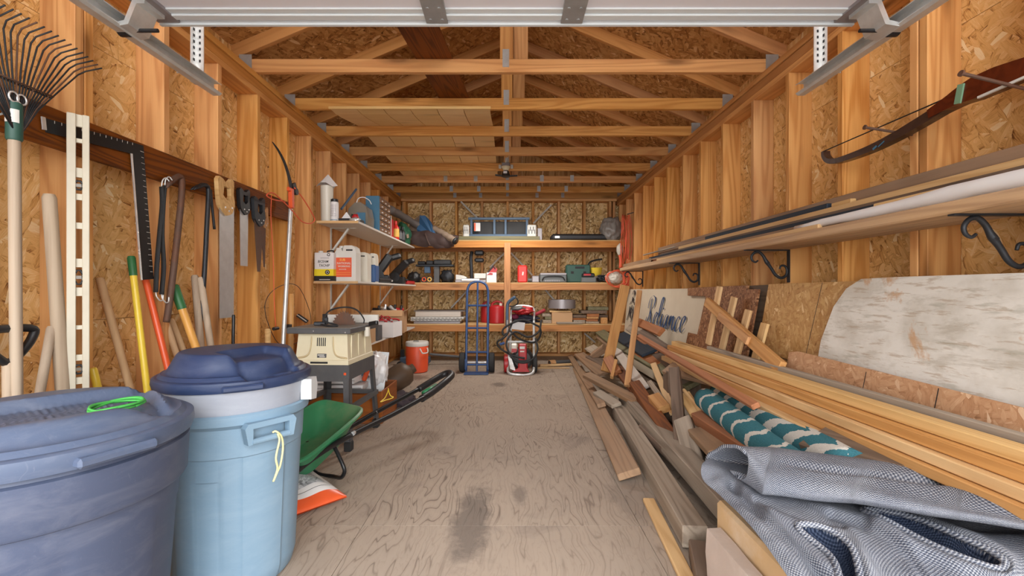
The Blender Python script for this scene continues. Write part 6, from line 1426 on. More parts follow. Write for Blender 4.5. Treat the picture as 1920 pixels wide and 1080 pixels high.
for k, ((a, b), lab) in enumerate((((1712, 247), 'long rusty spike under the far limb of the bow'), ((1953, 168), 'long rusty spike over the grip of the bow'))):
    pA = at(a, b+6, X=XR+.004); tp = [at(1623, 239, Y=pA.y), at(1804, 138, Y=pA.y)][k]
    t = thing('wall_spike', lab, 'spike', pA); obj('shank', cyl(bm_(), pA, tp, .0055, 8), M['rust'], t, 40); d = (tp-pA).normalized(); obj('head', cyl(bm_(), tp, tp+d*.006, .010, 10), M['rust'], t, 40)
# ================================================================== sheets leaning on the right wall
def lean(name, label, poly, x_top, x_bot, ztop, zbot, t, mat, cat='sheet', thick_dir=-1):
    """poly in (y, z); leans from x_bot at zbot to x_top at ztop"""
    up = Vector((x_top-x_bot, 0, ztop-zbot)); s = up.length/(ztop-zbot); upn = up.normalized()
    o0 = Vector((x_bot, 0, zbot)); nrm = Vector((0, 1, 0)).cross(upn)          # faces the room
    if nrm.x > 0: nrm = -nrm
    tt = thing(name, label, cat, (x_bot, sum(p[0] for p in poly)/len(poly), zbot))
    m = Matrix((Vector((0, 1, 0)), upn, Vector((0, 1, 0)).cross(upn))).transposed().to_4x4(); m.translation = o0
    bm = prism(bm_(), [(y, (z-zbot)*s) for y, z in poly], (0, 0, 0), (1, 0, 0), (0, 1, 0), (0, 0, t if Vector((0, 1, 0)).cross(upn).x > 0 else -t))
    o = obj('sheet', bm, mat, tt, world=False); o.matrix_basis = wm(tt).inverted() @ m
    return tt, m, s, nrm
def whitep():
    s = NT('peeling_white_paint'); v = s.co('Object')
    n = s.noise(s.mapping(v, (1.6, 6, 1)), 2.2, 7, .7, .5); n2 = s.noise(s.mapping(v, (3, 22, 1)), 2, 5, .7)
    f = s.noise(s.mapping(v, (2.4, 2.8, 1)), 1.7, 5, .62)
    a = s.ramp(n, [(.53, 0.0), (.63, 1.0)]); b = s.ramp(n2, [(.55, 0.0), (.62, 1.0)]); c_ = s.ramp(f, [(.45, 0.0), (.62, 1.0)])
    c = s.mix(s.math('MULTIPLY', c_, .5), srgb(226, 222, 214), srgb(184, 176, 162))
    c = s.mix(s.math('MULTIPLY', a, .4), c, srgb(160, 148, 128)); c = s.mix(s.math('MULTIPLY', b, .5), c, srgb(166, 140, 110))
    e = s.ramp(s.noise(v, 3.2, 6, .65, .4), [(.59, 0.0), (.64, 1.0)]); c = s.mix(s.math('MULTIPLY', e, .75), c, srgb(196, 150, 104))
    g2 = s.ramp(s.noise(s.mapping(v, (2, 9, 1)), 2.3, 4, .6), [(.60, 0.0), (.68, 1.0)]); c = s.mix(s.math('MULTIPLY', g2, .35), c, srgb(132, 128, 104))
    s.bump(s.math('ADD', n, n2), .3, .004); return s.out(c, .75)
M['peel'] = whitep()
def yz(px, py, X): p = at(px, py, X=X); return p.y, p.z
lean('painted_board', 'big weathered white painted board with a rounded corner leaning on the right wall', [(.60, .38), (2.18, .38), (2.235, .62), (2.24, .78), (2.20, .95), (2.14, 1.04), (2.06, 1.085), (1.9, 1.088), (.60, 1.085)], 1.64, 1.50, 1.085, .38, .018, M['peel'], 'board')
t_, m_, s_, n_ = lean('osb_sheet', 'light OSB sheet with ruled lines leaning behind the white painted board', [(1.95, .02), (2.86, .02), (2.87, 1.072), (1.95, 1.078)], 1.685, 1.50, 1.075, .02, .011, M['osb_light'])
def ruled(t_, m_, s_, zb, lines, w=.004, mat='ink', off=.0128):
    bm = bm_()
    for (ya, za), (yb, zb2) in lines:
        a, b = Vector((ya, (za-zb)*s_, 0)), Vector((yb, (zb2-zb)*s_, 0)); d = (b-a).normalized(); q = Vector((-d.y, d.x, 0))*w/2
        for zz in (off,):
            V = [bm.verts.new(p+Vector((0, 0, -zz))) for p in (a+q, a-q, b-q, b+q)]; bm.faces.new(V)
            V = [bm.verts.new(p+Vector((0, 0, .0015))) for p in (a+q, a-q, b-q, b+q)]; bm.faces.new(V)
    o = obj('ruled_line', bm, M[mat], t_, world=False); o.matrix_basis = wm(t_).inverted() @ m_; o['kind'] = 'stuff'
ruled(t_, m_, s_, .02, [((2.42, .3), (2.36, 1.07)), ((2.16, .3), (2.13, 1.07)), ((2.86, .66), (2.2, .60))])
t_, m_, s_, n_ = lean('osb_strip', 'OSB strip with ruled crosswise lines in front of the white painted board', [(.60, .30), (2.34, .30), (2.37, .70), (2.30, .715), (.60, .672)], 1.500, 1.42, .70, .30, .011, M['osb_strip'])
ruled(t_, m_, s_, .30, [((y, .31), (y, .69)) for y in (.92, 1.22, 1.53, 1.84)])
lean('dark_plank', 'dark brown stained board showing between the two leaning OSB sheets', [(2.78, .02), (3.12, .02), (3.12, 1.065), (2.78, 1.07)], 1.698, 1.66, 1.07, .02, .014, M['driftwood'], 'board')
t_, m_, s_, n_ = lean('osb_sheet', 'dark OSB sheet with a stepped notch cut from its edge behind the pickets', [(2.93, .30), (4.12, .30), (4.12, .72), (4.12, .735), (3.98, .735), (3.88, .735), (3.88, .965), (4.12, .965), (4.14, 1.06), (2.95, 1.065)] if False else [(2.93, .30), (3.93, .30), (3.93, .66), (3.74, .66), (3.72, .985), (4.10, .985), (4.13, 1.055), (3.1, 1.068), (3.1, 1.04), (2.95, 1.04)], 1.672, 1.52, 1.068, .30, .013, M['osb_dark'])
sg, sm_, ss_, sn_ = lean('sign_board', 'cream sign board with blue Reliance script leaning on the far right studs', [(3.55, .05), (6.28, .05), (6.28, 1.05), (3.55, 1.05)], 1.694, 1.60, 1.05, .05, .012, M['sign'], 'sign')
# hand drawn script on the sign
def script(letters_, y0, z0, H, adv, parent, m, s, zb, mat, nib=.16, name='lettering', ang=.35):
    """strokes in letter units (x right, y up); x runs towards smaller y on the wall"""
    bm = bm_(); x = 0
    for w, strokes in letters_:
        for st in strokes:
            P = cr([Vector((a, b, 0)) for a, b in st], 7); n = len(P); prev = None
            for i, p in enumerate(P):
                tg = (P[min(i+1, n-1)]-P[max(i-1, 0)]).normalized()
                down = max(0, -tg.y*.9+.1) if True else 0
                wd = nib*(.38+.62*abs(tg.y))*(.55+.45*math.sin(PI*min(1, max(0, i/(n-1)))))
                nr = Vector((1, .25, 0))*wd/2
                A, B = [Vector((x+q.x+.30*q.y, q.y)) for q in (p-nr, p+nr)]
                V = [Vector((y0-adv*q.x, (z0+H*q.y-zb)*s, 0)) for q in (A, B)]
                vv = [bm.verts.new(q+Vector((0, 0, .0012))) for q in V]+[bm.verts.new(q+Vector((0, 0, -.0135))) for q in V]
                if prev: bm.faces.new((prev[0], prev[1], vv[1], vv[0])); bm.faces.new((prev[2], prev[3], vv[3], vv[2]))
                prev = vv
        x += w
    o = obj(name, bm, mat, parent, world=False); o.matrix_basis = wm(parent).inverted() @ m; o['kind'] = 'stuff'; return o
R_l = [[(.30, 1.02), (.34, .6), (.28, .2), (.12, .0), (.0, .10), (.04, .28)], [(.02, .62), (.05, .95), (.35, 1.12), (.70, 1.0), (.66, .68), (.36, .54), (.5, .38), (.62, .12), (.80, .0), (.92, .12)]]
e_l = [[(0, .12), (.22, .22), (.36, .40), (.26, .52), (.10, .34), (.10, .08), (.26, -.02), (.46, .14)]]
l_l = [[(0, .12), (.22, .5), (.34, .95), (.24, 1.08), (.14, .8), (.10, .2), (.20, -.02), (.38, .14)]]
i_l = [[(0, .12), (.13, .48), (.10, .14), (.18, -.02), (.36, .14)], [(.13, .70), (.15, .64)]]
a_l = [[(.36, .46), (.16, .46), (.02, .2), (.10, .0), (.26, .14), (.38, .46), (.34, .14), (.42, -.02), (.58, .14)]]
n_l = [[(0, .14), (.10, .46), (.08, .0)], [(.08, .10), (.24, .44), (.36, .40), (.36, .12), (.44, -.02), (.60, .14)]]
c_l = [[(.34, .38), (.22, .48), (.06, .28), (.08, .04), (.24, -.03), (.44, .14)]]
script([(.86, R_l), (.44, e_l), (.36, l_l), (.36, i_l), (.56, a_l), (.58, n_l), (.42, c_l), (.46, e_l)], 5.33, .635, .30, .29, sg, sm_, ss_, .05, M['signblue'], .125)
art = [[(.1, 1.0), (.2, 1.15), (.35, 1.0), (.2, .85), (.25, .7)], [(.0, .6), (.15, .75), (.4, .72), (.55, .6)], [(.05, .55), (.1, .3), (.0, .0)], [(.3, .6), (.25, .3), (.35, .1)], [(.5, .55), (.55, .2), (.5, -.05)], [(.15, .9), (.3, .8), (.1, .65)], [(.2, .5), (.4, .4), (.2, .25)]]
script([(1, art)], 6.16, .62, .36, .42, sg, sm_, ss_, .05, M['signdark'], .11, 'line_drawing')
# ---- picket panel: four pickets and two rails leaning on the dark sheet
pk = thing('picket_panel', 'pale wooden picket fence panel with a slanting rail leaning on the dark OSB', 'fence panel', (1.45, 3.1, .45))
def pkt(a, b, X0, X1, w, t, nm='picket'):
    A, B = at(*a, X=X0), at(*b, X=X1); d = (B-A).normalized()
    return lumber(nm, A, B, w, t, M['pine'], up=(-1, 0, .25), parent=pk)
for (a, b) in (((1350, 537), (1328, 646)), ((1377, 557), (1352, 662)), ((1404, 581), (1380, 670)), ((1435, 606), (1412, 690))):
    pkt(a, b, 1.535, 1.47, .072, .018)
lumber('rail', at(1326, 566, X=1.49), at(1466, 690, X=1.40), .066, .034, M['fir'], up=(-1, 0, .25), parent=pk)
lumber('rail', at(1350, 592, X=1.455), at(1405, 640, X=1.41), .05, .034, M['fir'], up=(-1, 0, .25), parent=pk)
# ================================================================== long boards stacked beside the wall
def long_(label, x, z, w, t, y0, y1, m, up=(0, 0, 1), xe=None, ze=None, name='board'):
    o = lumber(name, (x, y0, z), (x if xe is None else xe, y1, z if ze is None else ze), w, t, M[m], up=up); tag(o, label, 'board'); return o
long_('long grey weathered board nearest the OSB strip on the long stack', 1.392, .622, .030, .04, .7, 3.1, 'gray', xe=1.40)
long_('long red brown board just below the grey one on the long stack', 1.372, .578, .05, .036, .7, 3.35, 'redwood', xe=1.345)
long_('top long tan board of the stack beside the right wall', 1.325, .608, .06, .036, .7, 3.58, 'pine', xe=1.345, ze=.606)
long_('second long board down in the stack, with orange grain', 1.300, .571, .075, .034, .7, 3.60, 'fir', xe=1.325)
long_('third long tan board down in the stack', 1.275, .535, .085, .034, .7, 3.57, 'pine', xe=1.318)
long_('fourth long orange board down in the stack', 1.255, .499, .085, .034, .7, 3.6, 'fir', xe=1.312)
long_('lowest pale sapwood board along the front of the long stack', 1.215, .463, .075, .034, 1.62, 3.62, 'pine', xe=1.285, ze=.482)
for k, (y, x0, x1, lab) in enumerate(((3.25, 1.14, 1.40, 'upright block under the far end of the long stack'), (1.55, 1.14, 1.42, 'upright block under the near end of the long stack'))):
    o = lumber('support_block', ((x0+x1)/2, y, .0), ((x0+x1)/2, y, .443), .24, .10, M['driftwood'], up=(0, 1, 0)); tag(o, lab, 'block')
# ---- rug rolls
def rugm(name, thr, per, chev, ph):
    s = NT(name); v = s.co('Object'); x = s.n('ShaderNodeSeparateXYZ'); s.set(x.inputs[0], v)
    wob = s.noise(v, 14, 3, .6); edge = s.noise(s.mapping(v, (30, 30, 30)), 2, 3, .7)
    c = s.math('MULTIPLY', s.math('ADD', x.outputs[0], s.math('MULTIPLY', s.math('ABSOLUTE', s.math('ADD', x.outputs[1], .015)), chev)), 1/per)
    c = s.math('ADD', s.math('ADD', c, s.math('MULTIPLY', wob, .35)), s.math('MULTIPLY', edge, .22))
    k = s.math('LESS_THAN', s.math('FRACT', s.math('ADD', c, ph)), thr)
    pile = s.noise(v, 260, 2, .6)
    teal = s.mix(pile, srgb(26, 84, 98), srgb(82, 136, 146)); cream = s.mix(pile, srgb(182, 176, 168), srgb(226, 222, 214))
    s.bump(pile, .8, .006); return s.out(s.mix(k, teal, cream), .95, 0, .1)
RUGM = [rugm('teal_rug_thin_lines', .20, .15, 1.1, .1), rugm('teal_rug_bands', .42, .17, 1.6, .5), rugm('teal_rug_plain', .15, .2, .8, .3)]; rug_i = [0]
def rug(label, a, b, r):
    t = thing('rolled_rug', label, 'rug', a); a, b = Vector(a), Vector(b); Lr = (b-a).length
    P = [Vector((Lr*k/24-Lr/2, 0, 0)) for k in range(25)]
    bm = tube(bm_(), P, r, 22)
    for v in bm.verts: v.co += Vector((0, v.co.y, v.co.z))*.06*mnoise.noise(v.co*5)
    o = obj('rug', bm, RUGM[rug_i[0]], t, True, world=False); rug_i[0] += 1; o.matrix_basis = wm(t).inverted() @ (Matrix.Translation((a+b)/2) @ axes(b-a, (0, 0, 1)))
    bm = bm_(); sp = [Vector((-Lr/2-.003, r*(.9-.85*k/26)*math.cos(k*.75), r*(.9-.85*k/26)*math.sin(k*.75))) for k in range(26)]; tube(bm, cr(sp, 3), .004, 5); o = obj('rolled_end', bm, M['tarp_tan'], t, True, world=False); o.matrix_basis = wm(t).inverted() @ (Matrix.Translation((a+b)/2) @ axes(b-a, (0, 0, 1)))
rug('teal and cream rolled rug, the lower one nearer the floor', at(1322, 748, Y=2.55), at(1500, 885, Y=1.56), .062)
rug('teal and cream rolled rug, the thicker upper one against the long boards', at(1352, 738, Y=2.72), at(1600, 885, Y=1.50), .072)
rug('third teal rolled rug partly hidden under the long tan boards', at(1395, 738, Y=2.75), at(1600, 815, Y=1.95), .05)
# ---- loose lumber heap
def heap(label, a, b, w, t, m, up=(0, 0, 1), name='board', cat='board', bend=0):
    o = lumber(name, a, b, w, t, M[m], up=up, bend=bend, bev=.004); tag(o, label, cat); return o
def ZZ(px, py, z): return at(px, py, Z=z)
heap('long brown plank flat on the floor along the heap edge with a fresh cut end', ZZ(1083, 690, .045), ZZ(1180, 890, .05), .125, .038, 'brown', up=(-.35, 0, 1))
heap('narrow brown board lying behind the long floor plank', ZZ(1069, 668, .06), ZZ(1128, 760, .10), .07, .036, 'brown', up=(-.3, 0, 1))
heap('squared grey beam with a dark cut end running to the near right', ZZ(1160, 770, .06), ZZ(1304, 1008, .055), .10, .09, 'gray')
heap('second grey squared beam above and right of the first one', ZZ(1172, 742, .13), ZZ(1398, 985, .135), .11, .088, 'gray')
heap('low dark beam under the grey beam at the near right', (.735, 1.69, .04), (.60, 1.22, .04), .09, .075, 'driftwood')
heap('tan floor batten lying loose near the front right corner', ZZ(1216, 937, .012), ZZ(1300, 1110, .012), .055, .02, 'pine')
heap('brown two by four lying across the heap pointing at the aisle', at(1100, 703, Y=4.25), at(1193, 752, Y=3.42), .09, .04, 'brown', up=(-.2, -.2, 1))
heap('short weathered board end poking out under the crossing two by four', at(1120, 736, Y=3.9), at(1156, 760, Y=3.5), .085, .032, 'gray', up=(-.3, 0, 1))
heap('orange two by four leaning upright against the far shelves', at(1172, 536, Y=4.75), at(1136, 697, Y=4.40), .10, .04, 'fir', up=(-.2, -1, .2))
heap('second slimmer two by four leaning upright before the Reliance sign', at(1199, 546, Y=4.25), at(1176, 724, Y=3.68), .05, .04, 'fir', up=(-.35, -1, .2))
heap('pale whitish board sloping down the heap with a white painted end', at(1152, 652, Y=4.75), at(1208, 728, Y=3.5), .085, .026, 'white_board', up=(-.5, -.2, 1))
heap('long mossy grey board sloping through the middle of the heap', at(1155, 641, Y=4.9), at(1302, 722, Y=3.15), .13, .035, 'moss', up=(-.5, -.2, 1))
heap('thin tan slat with a whitish tip lying steeply down the heap', at(1225, 682, Y=3.75), at(1263, 776, Y=2.95), .05, .02, 'pine', up=(-.5, -.4, 1))
heap('dark brown post standing nearly upright in the heap', at(1265, 693, Y=2.92), at(1281, 882, Y=2.42), .066, .06, 'driftwood', up=(-.5, -1, 0))
heap('grey weathered block leaning beside the dark post', at(1281, 788, Y=2.62), at(1305, 872, Y=2.32), .10, .055, 'gray', up=(-.6, -.8, .4))
heap('bluish grey short board lying right of the dark post', at(1284, 760, Y=2.85), at(1320, 818, Y=2.45), .06, .03, 'gray', up=(-.5, -.3, 1))
heap('short blond board chunk lying over the bluish grey board', at(1283, 740, Y=2.85), at(1306, 776, Y=2.6), .075, .03, 'pine', up=(-.5, -.4, 1))
heap('thin blond slat beside the short blond chunk', at(1281, 730, Y=2.85), at(1324, 780, Y=2.55), .022, .014, 'pine', up=(-.5, -.4, 1))
heap('red brown timber running beside the lower rug roll', at(1312, 782, Y=2.55), at(1420, 850, Y=1.85), .085, .07, 'redwood', up=(-.3, 0, 1))
heap('second red brown timber under the lower rug roll', at(1330, 765, Y=2.6), at(1430, 840, Y=1.95), .06, .05, 'redwood', up=(-.3, 0, 1))
heap('brown board end beside the grey block near the blanket', at(1308, 808, Y=2.45), at(1350, 850, Y=2.05), .10, .04, 'brown', up=(-.3, -.2, 1))
heap('long thin brown stick lying across the heap onto the rugs', at(1198, 630, Y=3.95), at(1418, 762, Y=2.02), .04, .026, 'redwood', up=(-.5, -.3, 1))
heap('brown board with a fresh cut end before the Reliance sign', at(1196, 604, Y=4.7), at(1240, 623, Y=4.05), .085, .038, 'redwood', up=(-.7, -.3, .6))
heap('black painted plank with a torn blue end in the upper heap', at(1160, 628, Y=5.0), at(1218, 662, Y=4.0), .15, .025, 'navy', up=(-.4, -.2, 1))
heap('dark speckled board sloping to the long stack end', at(1200, 622, Y=4.5), at(1268, 668, Y=3.7), .09, .03, 'driftwood', up=(-.5, -.2, 1))
heap('thin reddish strip left of the long thin brown stick', at(1190, 630, Y=4.6), at(1232, 662, Y=4.0), .035, .03, 'redwood', up=(-.5, -.3, 1))
heap('wide reddish plank end below the torn blue board', at(1190, 655, Y=4.4), at(1240, 682, Y=3.75), .13, .03, 'redwood', up=(-.4, -.3, 1))
heap('short wide brown block standing by the foot of the orange two by four', at(1140, 672, Y=4.35), at(1156, 700, Y=4.1), .10, .05, 'redwood', up=(-.3, -1, .5))
heap('orange edge board beside the short brown block', at(1155, 676, Y=4.2), at(1147, 708, Y=4.05), .03, .045, 'fir', up=(-.3, -1, .3))
heap('brown board lying flat right of the dark post', at(1252, 690, Y=3.3), at(1338, 710, Y=2.9), .12, .03, 'brown', up=(-.4, -.6, 1))
heap('big dark timber under the grey block, sloping to the dark post', at(1192, 726, Y=3.6), at(1262, 832, Y=2.65), .085, .11, 'dark', up=(-.3, -.1, 1))
heap('dark red plank tucked beneath the whitish board', at(1160, 690, Y=4.3), at(1225, 770, Y=3.2), .11, .04, 'dark', up=(-.3, -.1, 1))
heap('golden block end beside the thin tan slat', at(1226, 745, Y=3.15), at(1246, 768, Y=2.98), .085, .06, 'fir', up=(-.3, -.5, 1))
heap('grey lath leaning behind the golden block', at(1218, 716, Y=3.5), at(1243, 752, Y=3.1), .04, .025, 'gray', up=(-.5, -.3, 1))
heap('plain dark board at the bottom back of the heap', at(1108, 668, Y=5.3), at(1215, 728, Y=3.9), .14, .035, 'driftwood', up=(-.2, 0, 1))
heap('brown grey plank leaning left of the crossing two by four', at(1086, 664, Y=5.6), at(1130, 702, Y=4.5), .13, .03, 'brown', up=(-.2, 0, 1))
heap('mossy dark plank at the far top of the heap below the low shelf', at(1125, 622, Y=6.1), at(1160, 648, Y=5.1), .13, .03, 'moss', up=(-.3, 0, 1))
heap('brown plank beside the mossy one at the far end of the heap', at(1124, 632, Y=6.0), at(1165, 664, Y=4.9), .09, .03, 'brown', up=(-.3, 0, 1))
heap('grey plank at the far right of the heap against the sign board', at(1180, 612, Y=5.4), at(1226, 640, Y=4.4), .12, .03, 'gray', up=(-.8, 0, .7))
heap('dark plank low between the sign board and the long stack', at(1225, 655, Y=4.2), at(1290, 705, Y=3.3), .14, .04, 'driftwood', up=(-.3, 0, 1))
heap('bent grey sheet metal offcut at the back of the heap', at(1105, 650, Y=5.7), at(1130, 668, Y=5.2), .14, .012, 'gray', up=(-.4, -.2, 1))
heap('round ended brown log piece at the back of the heap', at(1112, 668, Y=5.2), at(1134, 652, Y=5.1), .09, .08, 'brown', up=(0, -.4, 1))
heap('small tan batten on the floor left of the heap', ZZ(1082, 702, .012), ZZ(1094, 724, .012), .03, .022, 'pine')
heap('weathered brown board lying behind the upper rug roll', at(1424, 745, Y=2.35), at(1540, 820, Y=1.75), .10, .03, 'brown', up=(-.3, -.3, 1))
heap('wide grey brown plank showing between the rugs and the long stack', at(1535, 815, Y=1.72), at(1720, 868, Y=1.38), .20, .03, 'driftwood', up=(-.35, -.35, 1))
heap('dark plank under the rolled rugs, nearer the aisle', (1.05, 1.25, .10), (1.02, 3.0, .10), .28, .05, 'driftwood')
heap('dark plank under the rolled rugs, nearer the wall', (1.30, 1.2, .16), (1.22, 3.1, .16), .24, .05, 'driftwood')
# ================================================================== blocks and moving blanket at the near right
t = thing('foam_block', 'tan foam block with white scrapes under the grey blanket', 'block', (.80, 1.25, 0))
bm = bm_(); bb(.702, 1.22, .90, 1.50, .001, .325, bm); obj('block', bm, M['foam'], t, bevel=.01)
t = thing('stone_block', 'rough pinkish stone block on the floor below the tan block', 'stone', (.70, 1.2, 0))
bm = bm_(); bb(.648, .692, .92, 1.45, .002, .255, bm); bmesh.ops.subdivide_edges(bm, edges=bm.edges, cuts=5, use_grid_fill=True)
for v in bm.verts: v.co += Vector((mnoise.noise(v.co*9), mnoise.noise(v.co*9+Vector((7, 0, 0))), mnoise.noise(v.co*9+Vector((0, 7, 0)))))*.009
for v in bm.verts: v.co.z = max(v.co.z, .002)
obj('block', bm, M['stone'], t, 60)
def knit(name, dk, md, lt):
    s = NT(name); v = s.n('ShaderNodeUVMap').outputs[0]
    W_ = []
    for rot in (.75, -.85):
        w1 = s.n('ShaderNodeTexWave', bands_direction='X'); s.set(w1.inputs['Vector'], s.mapping(v, (1, 1, 1), (0, 0, rot))); w1.inputs['Scale'].default_value = 44 if rot > 0 else 36; w1.inputs['Distortion'].default_value = 1.5; w1.inputs['Detail Scale'].default_value = 5; W_.append(w1.outputs['Fac'])
    sp = s.noise(v, 320, 2, .6); big = s.noise(v, 4, 3, .5)
    f = s.math('ADD', s.math('ADD', s.math('MULTIPLY', W_[0], .32), s.math('MULTIPLY', W_[1], .22)), s.math('MULTIPLY', sp, .5))
    f = s.math('ADD', f, s.math('MULTIPLY', s.math('SUBTRACT', big, .5), .3))
    c = s.ramp(f, [(.25, srgb(*dk)), (.52, srgb(*md)), (.85, srgb(*lt))])
    s.bump(f, .7, .004); return s.out(c, .92, 0, .1)
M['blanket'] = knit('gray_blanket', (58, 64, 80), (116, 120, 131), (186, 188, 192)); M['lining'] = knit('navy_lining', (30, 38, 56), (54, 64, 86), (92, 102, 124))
bk = thing('moving_blanket', 'thick grey knitted blanket folded in loose rolls over blocks at the near right', 'blanket', (1.1, 1.2, .30))
def cloth(name, f, nu, nv, th, su, sv, mat='blanket'):
    bm = bm_(); uvl = bm.loops.layers.uv.new('uv'); V = [[bm.verts.new(f(i/nu, j/nv)) for j in range(nv+1)] for i in range(nu+1)]
    for i in range(nu):
        for j in range(nv):
            fc = bm.faces.new((V[i][j], V[i+1][j], V[i+1][j+1], V[i][j+1]))
            for lp, (a, b) in zip(fc.loops, ((i, j), (i+1, j), (i+1, j+1), (i, j+1))): lp[uvl].uv = (a/nu*su, b/nv*sv)
    if th: bmesh.ops.recalc_face_normals(bm, faces=bm.faces); bmesh.ops.solidify(bm, geom=list(bm.faces), thickness=th)
    return obj(name, bm, M[mat], bk, True)
# section profiles run across the fold; s runs along it from the left end to beyond the right frame edge
def nz(p, k=6, a=.01): return a*mnoise.noise(Vector(p)*k)
def lerp3(K, s):
    """keyed sections: list of (s, [points])"""
    for (s0, A), (s1, B) in zip(K, K[1:]):
        if s <= s1 or (s1, B) == K[-1]:
            f = (s-s0)/(s1-s0); f = f*f*(3-2*f) if len(K) > 2 else f
            return [Vector(a).lerp(Vector(b), f) for a, b in zip(A, B)]
def fold(name, K, th, su, sv, nu=60, nv=70, amp=.008, seed=0, lump_=1.0):
    secs = {}
    def f(u, v):
        if u not in secs: secs[u] = cr(lerp3(K, u), 10)
        P = secs[u]; k = v*(len(P)-1); i = min(int(k), len(P)-2); p = P[i].lerp(P[i+1], k-i)
        n = Vector((mnoise.noise(p*7+Vector((seed, 0, 0))), mnoise.noise(p*7+Vector((0, seed+4, 0))), mnoise.noise(p*7+Vector((0, 0, seed+8)))))
        n2 = mnoise.noise(Vector((u*2.2+seed, v*9, seed)))
        cz = -.016*math.exp(-((v-.46-.05*math.sin(u*5))/.022)**2)*min(1, max(0, (u-.22)*6))
        return p+n*amp+Vector((0, 0, n2*amp*1.2*lump_+cz))
    return cloth(name, f, nu, nv, th, su, sv)
A_ = lambda px, py, Y: tuple(at(px, py, Y=Y))
# 1: the big upper roll (back edge down behind, over the crest, curled under at the front)
fold('upper_fold', [
    (0.0, [A_(1330, 905, 1.66), A_(1322, 862, 1.62), A_(1345, 838, 1.58), A_(1372, 832, 1.50), A_(1398, 842, 1.43), A_(1404, 872, 1.40), A_(1392, 898, 1.42), A_(1368, 888, 1.48)]),
    (.16, [A_(1440, 900, 1.68), A_(1440, 862, 1.63), A_(1450, 838, 1.58), A_(1448, 848, 1.47), A_(1438, 880, 1.37), A_(1432, 910, 1.33), A_(1424, 925, 1.35), A_(1420, 900, 1.42)]),
    (.5, [A_(1650, 915, 1.58), A_(1640, 875, 1.55), A_(1632, 860, 1.48), A_(1620, 872, 1.36), A_(1606, 905, 1.25), A_(1600, 934, 1.20), A_(1600, 944, 1.23), A_(1610, 920, 1.30)]),
    (.8, [A_(1850, 945, 1.44), A_(1842, 905, 1.42), A_(1830, 893, 1.36), A_(1815, 905, 1.25), A_(1800, 940, 1.13), A_(1796, 968, 1.09), A_(1800, 975, 1.12), A_(1810, 950, 1.18)]),
    (1.0, [A_(2060, 975, 1.34), A_(2050, 935, 1.32), A_(2035, 925, 1.26), A_(2020, 938, 1.15), A_(2000, 970, 1.04), A_(1992, 998, 1.0), A_(1998, 1002, 1.03), A_(2010, 980, 1.1)])], .012, 1.1, .6, 70, 70, .007, 1)
# 2: the draped layer: down the left end and over the front, with folds, lips and two open pockets
KD = [
    (0.0, [A_(1330, 860, 1.60), A_(1316, 872, 1.54), A_(1318, 900, 1.48), A_(1348, 928, 1.40), A_(1385, 965, 1.28), A_(1425, 1010, 1.17), A_(1470, 1070, 1.06), A_(1530, 1170, .95)]),
    (.12, [A_(1372, 868, 1.60), A_(1362, 880, 1.53), A_(1364, 905, 1.46), A_(1395, 930, 1.38), A_(1432, 960, 1.28), A_(1475, 1000, 1.17), A_(1520, 1060, 1.06), A_(1580, 1160, .95)]),
    (.35, [A_(1500, 890, 1.58), A_(1490, 905, 1.50), A_(1480, 925, 1.42), A_(1500, 945, 1.34), A_(1545, 970, 1.25), A_(1590, 1005, 1.15), A_(1640, 1065, 1.05), A_(1700, 1165, .94)]),
    (.7, [A_(1730, 915, 1.50), A_(1722, 930, 1.43), A_(1715, 945, 1.35), A_(1730, 960, 1.27), A_(1765, 985, 1.18), A_(1810, 1022, 1.08), A_(1860, 1085, .98), A_(1920, 1185, .88)]),
    (1.0, [A_(2020, 940, 1.40), A_(2010, 955, 1.34), A_(2000, 970, 1.26), A_(2010, 985, 1.18), A_(2040, 1012, 1.08), A_(2080, 1055, .99), A_(2120, 1120, .90), A_(2170, 1220, .82)])]
def smooth2(P, closed=False): return [(p.x, p.y) for p in cr([(a, b, 0) for a, b in P], 6, closed)]
RIDGE = [(smooth2([(1400, 905), (1470, 935), (1560, 957), (1640, 985), (1695, 1030), (1735, 1095)]), .014, 15), (smooth2([(1395, 925), (1450, 965), (1520, 985), (1590, 1002), (1622, 1050), (1635, 1100)]), .020, 13),
         (smooth2([(1628, 944), (1680, 953), (1760, 983), (1850, 1022), (1897, 1060), (1880, 1086), (1800, 1062), (1700, 1016), (1640, 985)]), .022, 11), (smooth2([(1350, 905), (1400, 965), (1470, 1040), (1520, 1100)]), .012, 12), (smooth2([(1440, 975), (1500, 1030), (1560, 1075), (1590, 1110)]), .018, 16)]
GROOVE = [(smooth2([(1372, 912), (1430, 970), (1500, 1035), (1550, 1095)]), .028, 9), (smooth2([(1560, 968), (1650, 1000), (1710, 1050), (1745, 1110)]), .018, 8), (smooth2([(1420, 940), (1500, 975), (1580, 990)]), .014, 6), (smooth2([(1760, 960), (1840, 980), (1930, 985)]), .03, 12)]
POCKET = [smooth2([(1615, 957), (1700, 970), (1790, 1008), (1850, 1035), (1886, 1062), (1860, 1072), (1780, 1042), (1700, 1002), (1640, 975)], True), smooth2([(1490, 990), (1545, 995), (1590, 1020), (1608, 1060), (1612, 1110), (1578, 1110), (1565, 1055), (1530, 1020)], True)]
def dseg(p, P):
    best = 1e9
    for (x1, y1), (x2, y2) in zip(P, P[1:]):
        ex, ey = x2-x1, y2-y1; L2 = ex*ex+ey*ey or 1e-9; t = max(0, min(1, ((p[0]-x1)*ex+(p[1]-y1)*ey)/L2)); best = min(best, (p[0]-x1-ex*t)**2+(p[1]-y1-ey*t)**2)
    return math.sqrt(best)
